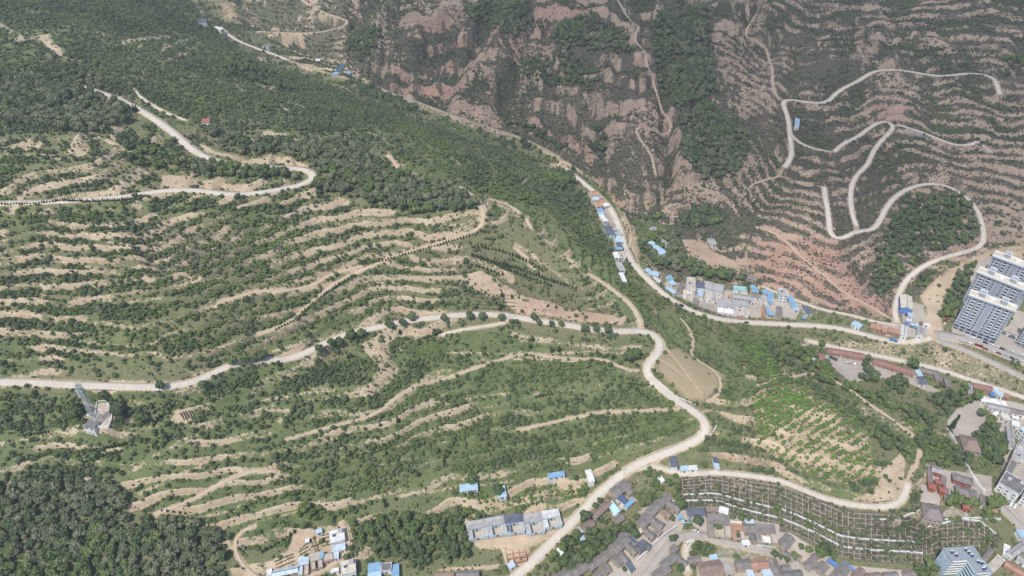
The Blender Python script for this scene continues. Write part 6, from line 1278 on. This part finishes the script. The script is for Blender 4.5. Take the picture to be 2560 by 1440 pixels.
def lattice(name, label, T, Bm, nrow, dx, x0, x1, rails, drop):
    T, Bm = pts(T), pts(Bm); r = np.random.default_rng(int(x0)); root = empty(name, (0, 0, 0)); xs = np.linspace(x0, x1, int((x1 - x0) / 5)); c = paint_mat("beige")
    for k in range(nrow + 1):
        f = k / nrow; q = np.stack([xs, yat(T, xs) * (1 - f) + yat(Bm, xs) * f], 1)
        if k in rails: m = MB(); beam(m, q, 1.0, .8); m.build("rail", paint_mat("paper"), root); continue
        m = MB(); a = 0                                              # broken where bushes have overgrown it
        while a < len(q) - 3:
            b = min(len(q), a + int(r.integers(8, 30))); beam(m, q[a:b], .24, .2); a = b + (int(r.integers(1, 4)) if r.random() < drop else -1)
        m.build("cross_beam", c, root)
    for x in np.arange(x0, x1 + 1, dx):
        m = MB(); k = 0
        while k < nrow:
            j = min(nrow, k + int(r.integers(2, 5))); f = np.linspace(k / nrow, j / nrow, 3 * (j - k) + 1); m_ = np.stack([np.full(len(f), x), yat(T, x) * (1 - f) + yat(Bm, x) * f], 1)
            beam(m, m_, .24, .2); k = j + (1 if r.random() < drop * .6 else 0)
        m.build("upright_beam", c, root)
    tag(root, label, "retaining lattice", "concrete lattices on the slope above the village")
TOP = "1700 1200,1740 1196,1780 1190,1830 1196,1900 1208,1953 1215,2020 1243,2087 1272,2133 1283,2207 1287,2273 1289,2320 1305,2330 1300"
BOT = "1700 1268,1760 1268,1800 1272,1850 1292,1900 1306,1953 1320,2000 1338,2053 1364,2103 1392,2187 1402,2310 1408,2330 1385"
lattice("retaining_lattice", "long concrete beam lattice with pale rails on the slope", TOP, BOT, 9, 14.3, 1706, 2306, (5, 7), .45)
lattice("retaining_lattice", "shorter concrete lattice on dry slope behind the tall block", "2312 1316,2350 1300,2400 1297,2450 1304,2500 1344", "2312 1388,2350 1378,2400 1374,2460 1374,2500 1388", 7, 13.2, 2316, 2490, (0,), .4)

# ------------------------------------------------------------------ vehicles
def loft(prof, half, name, mat):
    """closed side profile (x, z) widened by half(x, z) -> rounded body shell"""
    m = MB(); n = len(prof); L_ = [(x, -half(x, z), z) for x, z in prof]; R_ = [(x, half(x, z), z) for x, z in prof]
    m.v = L_ + R_; m.f = [(i, (i + 1) % n, n + (i + 1) % n, n + i) for i in range(n)] + [tuple(range(n - 1, -1, -1)), tuple(range(n, 2 * n))]
    return m.mesh(name, mat)
M_LAMP = simple("lamp_glass", (0.6, 0.6, 0.58), .2, .6)
def wheel_mesh():
    m = MB(); m.bar((0, -.11, 0), (0, .11, 0), .33, 12); return m.mesh("wheel", M_TYRE)
ME_WHEEL = wheel_mesh(); ME_LAMP = MB().box(-.06, .06, -.2, .2, -.08, .08).mesh("headlight", M_LAMP)
CARCOL = {"white": (.72, .73, .74), "black": (.02, .021, .025), "red": (.22, .025, .03), "silver": (.45, .46, .48), "navy": (.03, .04, .08), "blue": (.05, .18, .5)}
_cm = {}
def car_meshes(kind, col):
    k = (kind, col)
    if k in _cm: return _cm[k]
    g = NT("car_paint_" + col); g.b.inputs["Roughness"].default_value = .3; g.b.inputs["Specular IOR Level"].default_value = .5; g.color(g.mix(g.noise(2., 2, .5, g.obj()), CARCOL[col], tuple(c * .93 + .01 for c in CARCOL[col]))); P = g.m
    if kind == "car":
        body = loft([(-2.2, .35), (2.15, .3), (2.25, .62), (2.1, .78), (1.1, .92), (-1.5, .95), (-2.15, .9), (-2.27, .6)], lambda x, z: .88 - (.06 if abs(x) > 1.9 else 0) - (.05 if z > .85 else 0), "body", P)
        cab = loft([(-1.62, .94), (1.02, .91), (.35, 1.42), (-1.05, 1.45)], lambda x, z: .80 if z < 1.2 else .62, "cabin", M_GLASS); top = loft([(-1.08, 1.44), (.38, 1.41), (.3, 1.5), (-.95, 1.52)], lambda x, z: .64, "roof", P); wb, ln = 1.35, 2.24
    elif kind == "van":
        body = loft([(-2.15, .35), (2.05, .3), (2.2, .75), (2.0, 1.05), (-2.2, 1.05)], lambda x, z: .85, "body", P)
        cab = loft([(-2.18, 1.05), (1.98, 1.04), (1.35, 1.75), (-2.1, 1.78)], lambda x, z: .83 if z < 1.3 else .74, "cabin", M_GLASS); top = loft([(-2.14, 1.77), (1.38, 1.74), (1.2, 1.9), (-2.05, 1.92)], lambda x, z: .76, "roof", P); wb, ln = 1.4, 2.18
    else:
        body = loft([(1.6, .5), (3.4, .5), (3.45, 1.2), (3.2, 2.2), (1.6, 2.3)], lambda x, z: 1.0, "body", P)
        cab = loft([(2.5, 1.3), (3.5, 1.3), (3.27, 2.05), (2.5, 2.05)], lambda x, z: 1.02, "cabin", M_GLASS); wb, ln = 2.2, 3.45
        q = MB(); q.box(-3.3, 1.4, -1.05, 1.05, .85, 1.05).box(-3.3, 1.4, -1.05, -.98, 1.05, 1.75).box(-3.3, 1.4, .98, 1.05, 1.05, 1.75).box(-3.3, -3.2, -.98, .98, 1.05, 1.75).box(1.3, 1.4, -.98, .98, 1.05, 2.0); top = q.mesh("cargo_bed", P)
    _cm[k] = (body, cab, top, wb, ln); return _cm[k]
def vehicle(kind, col, x, y, dx, dy, label, group=None, name=None):
    X, Y, Z = hit(np.array([x, x + dx]), np.array([y, y + dy]), ground, 200); a = math.atan2(Y[1] - Y[0], X[1] - X[0])
    zz = float(ground(X[0], Y[0])); rd = float(sample(RDIST, X[:1], Y[:1])[0]); zz += .30 if rd < .5 else .02
    root = empty(name or {"car": "car", "van": "van", "truck": "truck"}[kind], (X[0], Y[0], zz), a); body, cab, top, wb, ln = car_meshes(kind, col)
    for nm, me in (("body", body), ("cabin", cab), ("cargo_bed" if kind == "truck" else "roof", top)): link(bpy.data.objects.new(nm, me), root)
    for sx in (-wb, wb):
        for sy in (-.8, .8): w = link(bpy.data.objects.new("wheel", ME_WHEEL), root); w.location = (sx, sy, .33)
    for sy in (-.6, .6): w = link(bpy.data.objects.new("headlight", ME_LAMP), root); w.location = (ln - .03, sy, .66)
    tag(root, label, kind, group)
gk = "vehicles parked along the street"
for i, (k, c, zx, zy, lb) in enumerate((("car", "white", 465, 280, "white car first from the left in the kerb row by the towers"), ("van", "white", 630, 345, "long white van second in the kerb row by the towers"), ("car", "white", 815, 398, "white car between the white van and a black car"), ("car", "black", 985, 457, "black car in the middle of the kerb row by the towers"),
    ("car", "white", 1150, 507, "white car right of the black car in the kerb row"), ("car", "white", 1325, 572, "white car left of the kerb row's last black car"), ("car", "black", 1480, 637, "black car at the right end of the kerb row before the gatehouse"), ("car", "white", 1755, 712, "white car alone in front of the gatehouse drive"), ("car", "white", 1990, 797, "white car right of the gatehouse drive by the right edge"), ("van", "white", 2135, 850, "white van at the right edge behind the kerb row"),
    ("truck", "silver", 335, 430, "empty silver flatbed truck at the left of the outer row"), ("van", "white", 540, 503, "white van between the flatbed and the dark red truck"), ("truck", "red", 785, 560, "dark red cargo truck in the outer row"), ("car", "red", 1000, 655, "dark red car right behind the dark red truck"), ("car", "white", 1195, 717, "white car between two red cars in the outer row"), ("car", "red", 1385, 777, "second dark red car, further from the red truck"),
    ("car", "silver", 1600, 852, "silver car right of the second dark red car"), ("car", "navy", 1790, 922, "dark blue car in the right part of the outer row"), ("car", "silver", 1965, 972, "silver car right of the dark blue car"), ("car", "white", 2125, 1032, "white car at the right edge in the outer row"))):
    vehicle(k, c, 2380 + zx / 12, 820 + zy / 12, 14, 5.2, lb, gk)
vehicle("car", "black", 1594, 915, 12, .5, "black car pulled off at the bend of the lower concrete road")
vehicle("car", "white", 1739, 1330, 12, 5, "white car driving on the grey village road")
vehicle("car", "white", 1718, 1359, 7, -8, "white car parked in the white side lane below the village road")
vehicle("car", "white", 2527, 1262, 6, -12, "left of two white cars side by side below the school block")
vehicle("car", "white", 2537, 1267, 6, -12, "right of two white cars side by side below the school block")
vehicle("car", "navy", 2372, 1070, 7, 9, "dark blue car beside the lone poplar")
vehicle("van", "navy", 1703, 766, 12, 6, "dark van with pale rear on the valley road left of the village")
vehicle("car", "black", 1866, 808, 12, .3, "black car on the valley road below the two storey houses")
vehicle("car", "silver", 1850, 809, 12, .3, "silver car at the roadside left of the black one")
vehicle("car", "white", 2361, 811, 5, -5, "white car by the dirt track next to the towers")
vehicle("truck", "red", 2365, 800, 4, -8, "red and white truck on the dirt track next to the towers")
vehicle("truck", "red", 2264, 786, 2, 8, "small red truck in front of the cream warehouse")
vehicle("truck", "blue", 2232, 853, 10, 3, "blue truck among the clutter south of the valley road")

# ------------------------------------------------------------------ lattice mast on its walled pad
def mast():
    X, Y, Z = hit(np.array([244.]), np.array([1052.]), ground, 200); h = 36.; b, t = 2.5, .55; root = empty("telecom_mast", (X[0], Y[0], Z[0]))
    def leg_at(i, z): s = b + (t - b) * z / h; a = ((-1, -1), (1, -1), (1, 1), (-1, 1))[i % 4]; return (a[0] * s, a[1] * s, z)
    for i in range(4): MB().bar(leg_at(i, -1), leg_at(i, h), .17, 6, .1).build("leg", M_STEEL, root)
    for k in range(12):
        z0_, z1_ = h * (k / 12) ** .9, h * ((k + 1) / 12) ** .9; m = MB()
        for i in range(4): m.bar(leg_at(i, z0_), leg_at(i + 1, z1_), .09, 4).bar(leg_at(i + 1, z0_), leg_at(i, z1_), .09, 4).bar(leg_at(i, z1_), leg_at(i + 1, z1_), .08, 4)
        m.build("brace", M_STEEL, root)
    for z in (26., 30., 34.):
        q = MB(); s = 1.7
        q.box(-s, s, -s, s, z - .06, z + .06); pl = q.build("platform", M_STEEL, root)
        rl = MB()
        for i in range(8):
            a = 2 * math.pi * i / 8; a2 = 2 * math.pi * (i + 1) / 8; rl.bar((2 * math.cos(a), 2 * math.sin(a), z + 1.1), (2 * math.cos(a2), 2 * math.sin(a2), z + 1.1), .07, 4).bar((1.7 * math.cos(a), 1.7 * math.sin(a), z), (2 * math.cos(a), 2 * math.sin(a), z + 1.1), .06, 4)
        rl.build("railing", M_STEEL, pl)
        for i in range(6):
            a = 2 * math.pi * (i + .3) / 6; c, s_ = math.cos(a), math.sin(a); o = MB().box(-.14, .14, -.22, .22, -1.1, 1.1).build("antenna", M_WHITE, root); o.location = (2.25 * c, 2.25 * s_, z + .9); o.rotation_euler = (0, 0, a)
    tag(root, "grey steel lattice mast with antenna rings beside the concrete pad", "mast")
mast()
def pad():
    P = pts("241.5 1002,264 1001,272 1012,282 1018,280 1050,274 1073,211 1067,238 1042"); x, y, z = hit(P[:, 0], P[:, 1], ground, 200); zt = float(z.mean()) + .12; c = (x.mean(), y.mean()); n = len(x)
    root = empty("mast_yard", (c[0], c[1], zt)); lx, ly = x - c[0], y - c[1]
    m = MB(); m.quad(*[(lx[i], ly[i], 0) for i in range(n)][::-1]); 
    for i in range(n): j = (i + 1) % n; m.quad((lx[j], ly[j], 0), (lx[i], ly[i], 0), (lx[i], ly[i], -2), (lx[j], ly[j], -2))
    me = m.build("slab", paint_mat("beige"), root)
    bm = bmesh.new(); bm.from_mesh(me.data); bmesh.ops.recalc_face_normals(bm, faces=bm.faces); bm.to_mesh(me.data); bm.free()
    for i in range(n):
        j = (i + 1) % n; a = Vector((lx[i], ly[i])); b = Vector((lx[j], ly[j])); d = (b - a).normalized(); q = Vector((-d.y, d.x)) * .18; w = MB(); P4 = [a - q, b - q, b + q, a + q]
        w.v = [(p.x, p.y, -1.) for p in P4] + [(p.x, p.y, 1.0) for p in P4]; w.f = [(0, 1, 5, 4), (1, 2, 6, 5), (2, 3, 7, 6), (3, 0, 4, 7), (4, 5, 6, 7)]; w.build("wall", M_WHITE, root)
    tag(root, "concrete pad with low white walls under the lattice mast", "yard")
    return root, zt
_, PADZ = pad()
B("shed", "222 1052,246 1056,214 1068", 2.6, "dgrey", "white", "hut", "dark roofed equipment hut on the mast pad")
def dish(px, py, label, r=1.1):
    X, Y, Z = hit(np.array([px]), np.array([py]), ground, 200); root = empty("satellite_dish", (X[0], Y[0], Z[0])); m = MB(); rings = 5; n = 14
    for i in range(rings):
        a, b = r * i / rings, r * (i + 1) / rings
        for k in range(n):
            t, t2 = 2 * math.pi * k / n, 2 * math.pi * (k + 1) / n; pt = lambda q, w: (q * math.cos(w), -q * q * .25 - .0, q * math.sin(w) + 3.2); m.quad(pt(a, t), pt(b, t), pt(b, t2), pt(a, t2))
    m.build("reflector", M_WHITE, root); MB().bar((0, .1, -1), (0, .1, 3.2), .07, 6).build("stand", M_STEEL, root); MB().bar((0, 0, 3.2), (0, -.8, 3.2), .04, 5).build("feed_arm", M_STEEL, root); root.scale = (1.3, 1.3, 1.3); tag(root, label, "satellite dish")
dish(226, 1046, "white satellite dish at the left side of the mast pad")

# ------------------------------------------------------------------ poles, posts and walls
def pole(px, py, h, label, a_frame=False):
    X, Y, Z = hit(np.array([px]), np.array([py]), ground, 200); root = empty("utility_pole", (X[0], Y[0], Z[0])); M = simple("pole_concrete", (.42, .40, .37))
    if a_frame:
        for s in (-1.6, 1.6): MB().bar((s, 0, -1), (s * .25, 0, h), .2, 7, .13).build("post", M, root)
        MB().bar((-1.1, 0, h * .35), (1.1, 0, h * .35), .09, 5).bar((-2.2, 0, h - .8), (2.2, 0, h - .8), .1, 5).build("crossarm", M_STEEL, root)
    else:
        MB().bar((0, 0, -1), (0, 0, h), .17, 7, .11).build("post", M, root); MB().bar((-1., 0, h - .6), (1., 0, h - .6), .08, 5).build("crossarm", M_STEEL, root)
    for s in (-.9, 0, .9): MB().bar((s, 0, h - .75), (s, 0, h - .35), .08, 6).build("insulator", M_WHITE, root)
    tag(root, label, "utility pole")
pole(1578, 847, 13, "two legged utility pole on the verge of the hairpin road", True)
for px, py, lb in ((1273, 800, "utility pole at the lower concrete road beside the side track"), (552, 708, "pale utility pole on the mid-left terrace"), (229, 1210, "leaning-looking grey pole by the edge of the bottom left wood"), (1772, 812, "utility pole on the grassy flank below the valley road"), (2173, 884, "lamp-like pole on the lane behind the red sheds"), (2432, 946, "pale pole beside the lane near the right edge"), (1697, 1176, "pole by the slope road at the light blue shed"), (2256, 830, "pole between the salmon house and the pale grey shed"), (430, 722, "short pole among the terraces at the left")): pole(px, py, 8.5, lb)
_gp = MB().box(-.85, .85, -.2, .2, -.4, .75).mesh("kerb_block", M_WHITE)
q = densify(pts("186 967,250 971,330 974,405 976"), 10.5); X, Y, Z = hit(q[:, 0], q[:, 1], ground, 200)
for i in range(len(X)):
    j = min(i, len(X) - 2); o = link(bpy.data.objects.new("kerb_block", _gp)); o.location = (X[i], Y[i], Z[i]); o.rotation_euler = (0, 0, math.atan2(Y[j + 1] - Y[j], X[j + 1] - X[j]))
    tag(o, "white kerb block in the row along the road above the mast", "kerb block", "white kerb blocks along the road above the mast")
def wall_line(s, h, w, mat, label, name="boundary_wall"):
    q = densify(pts(s), 5); x, y, z = hit(q[:, 0], q[:, 1], ground, 200); z = smooth1(z, 2); P = np.stack([x, y], 1); T = np.gradient(P, axis=0); T /= np.linalg.norm(T, axis=1)[:, None] + 1e-9; N = np.stack([-T[:, 1], T[:, 0]], 1) * w / 2; m = MB()
    for k in range(len(P)):
        a, b = P[k] - N[k], P[k] + N[k]; m.v += [(a[0], a[1], z[k] - 1), (a[0], a[1], z[k] + h), (b[0], b[1], z[k] + h), (b[0], b[1], z[k] - 1)]
    for k in range(len(P) - 1):
        o = 4 * k; m.f += [(o, o + 4, o + 5, o + 1), (o + 1, o + 5, o + 6, o + 2), (o + 2, o + 6, o + 7, o + 3)]
    n = len(m.v); m.f += [(0, 1, 2, 3), (n - 1, n - 2, n - 3, n - 4)]
    tag(m.build(name, paint_mat(mat)), label, "wall")
wall_line("2371 1081,2385 1105,2400 1130,2412 1158,2426 1185,2445 1213,2462 1232", 2.2, .7, "white", "white boundary wall running down beside the temple hill")
wall_line("1773 1093,1781 1083,1790 1068,1789 1055", 1.0, .5, "white", "low white guard wall round the outside of the lower bend")
wall_line("1624 935,1652 960,1690 992,1740 1012", .7, .4, "white", "low pale guard wall along the knoll side of the road")
wall_line("1525 1233,1550 1208,1560 1198", 1.6, .5, "beige", "ochre wall between the concrete road and the large grey barn")
wall_line("2380 838,2430 858,2490 878,2500 862", .7, .5, "beige", "low pale wall along the paved forecourt of the front tower")
wall_line("1590 1405,1620 1378,1640 1356,1662 1338,1690 1318", 2.4, .5, "white", "white garden wall above the village road")
wall_line("2268 330,2300 342,2325 353", 2.2, .6, "lgrey", "grey retaining wall under the upper zigzag road")
wall_line("2318 1320,2360 1309,2400 1298,2455 1296,2500 1300", 1.6, .6, "white", "pale wall along the top of the shorter lattice")
wall_line("2300 1275,2240 1300,2180 1297", .6, .5, "white", "pale kerb wall under the purple-brown hall")
# tall poplar leaning over the sandy yard
def poplar():
    X, Y, Z = hit(np.array([2378.]), np.array([1072.]), ground, 200); root = empty("poplar_tree", (X[0], Y[0], Z[0])); h = 17.
    L = [(.15 * math.sin(k), .15 * math.cos(k * 2), 2 + k * 1.35, 1.75 - .10 * k, 1.3) for k in range(11)]
    link(bpy.data.objects.new("crown", crown_mesh("crown", L, 700, .38, L_CONI, 5, .6)), root); link(bpy.data.objects.new("trunk", trunk_mesh("trunk", h * .8, .3, [(.6, .3, 9), (-.5, .4, 11)], 3)), root)
    tag(root, "tall slender poplar beside the sandy yard", "tree")
poplar()

# parked vehicles in the yards of the red sheds
for i, (k, c, x, y, dx, dy, lb) in enumerate((("van", "white", 2100, 889, 3, 8, "white van parked against the longest red tiled shed"), ("truck", "navy", 2082, 898, 10, 5, "dark trailer truck in the yard left of the longest red shed"), ("car", "black", 2123, 893, 3, 8, "black car under the eaves of the longest red shed"), ("truck", "silver", 2118, 908, 10, 1, "grey truck in the middle of the red shed yard"),
    ("van", "white", 2135, 914, 1, 9, "white van nose to tail beside the tall dark trees"), ("car", "red", 2192, 932, 2, 8, "red and white car in the cluttered yard right of the dark trees"), ("car", "silver", 2212, 922, 10, 3, "silver car by the right hand red shed"), ("car", "white", 2226, 922, 3, 8, "white car nosed in to the right hand red shed"), ("car", "white", 2249, 962, 2, 9, "white car beside the bushes below the sandy yard"), ("car", "navy", 2252, 935, 8, 4, "dark blue car near the right end of the red sheds"))): vehicle(k, c, x, y, dx, dy, lb, "vehicles in the red shed yards")
# brick footings of an unfinished building
def footings():
    cen, ang, L, D, zg = frame_of((1262, 1366), (1308, 1358), (1270, 1408), .5); root = empty("building_site", (cen.x, cen.y, zg), ang); b = paint_mat("salmon")
    for k in range(5): MB().box(-L / 2, L / 2, -D / 2 + D * k / 4 - .2, -D / 2 + D * k / 4 + .2, -1.5, .7).build("footing", b, root)
    for k in range(4): MB().box(-L / 2 + L * k / 3 - .2, -L / 2 + L * k / 3 + .2, -D / 2 + .25, D / 2 - .25, -1.5, .66).build("footing", b, root)
    tag(root, "orange brick footings of an unfinished house below the five houses", "building site")
footings()
# ------------------------------------------------------------------ the hazy air over the valley
def haze():
    me = MB().box(-1900, 1900, -60, 1900, -16, 440).mesh("haze", bpy.data.materials.new("haze_air")); m = me.materials[0]; m.use_nodes = True; t = m.node_tree; t.nodes.clear()
    out = t.nodes.new("ShaderNodeOutputMaterial"); v = t.nodes.new("ShaderNodeVolumePrincipled"); v.inputs["Color"].default_value = (0.82, 0.87, 0.93, 1); v.inputs["Density"].default_value = HAZE; v.inputs["Anisotropy"].default_value = 0.2
    t.links.new(v.outputs[0], out.inputs["Volume"]); tag(link(bpy.data.objects.new("haze", me)), kind="stuff")
HAZE = 0.00015
haze()

# one flat cumulus high over the drone, shading the mountains across the valley
def cloud():
    bm = bmesh.new(); bmesh.ops.create_icosphere(bm, subdivisions=4, radius=1.0); V = np.array([v.co[:] for v in bm.verts])
    k = 1 + .22 * (fbm(V[:, 0] * 10 + 50, V[:, 1] * 10 + V[:, 2] * 6, 6, 3, 900) - .5) * 2; V = V * k[:, None] * (820, 360, 120); ca, sa = math.cos(rad(-24)), math.sin(rad(-24)); al = 1300.0
    cx, cy = 420 - .326 / .848 * al + 40, 905 - .418 / .848 * al + 50
    for v, q in zip(bm.verts, V): v.co = (cx + q[0] * ca - q[1] * sa, cy + q[0] * sa + q[1] * ca, al + q[2])
    me = bpy.data.meshes.new("cloud"); bm.to_mesh(me); bm.free(); mt = bpy.data.materials.new("cloud_vapour"); mt.use_nodes = True; t = mt.node_tree; t.nodes.clear()
    out = t.nodes.new("ShaderNodeOutputMaterial"); v = t.nodes.new("ShaderNodeVolumePrincipled"); v.inputs["Color"].default_value = (.98, .98, 1, 1); v.inputs["Density"].default_value = 0.0026; v.inputs["Anisotropy"].default_value = .6
    t.links.new(v.outputs[0], out.inputs["Volume"]); me.materials.append(mt); tag(link(bpy.data.objects.new("cloud", me)), kind="structure")
cloud()
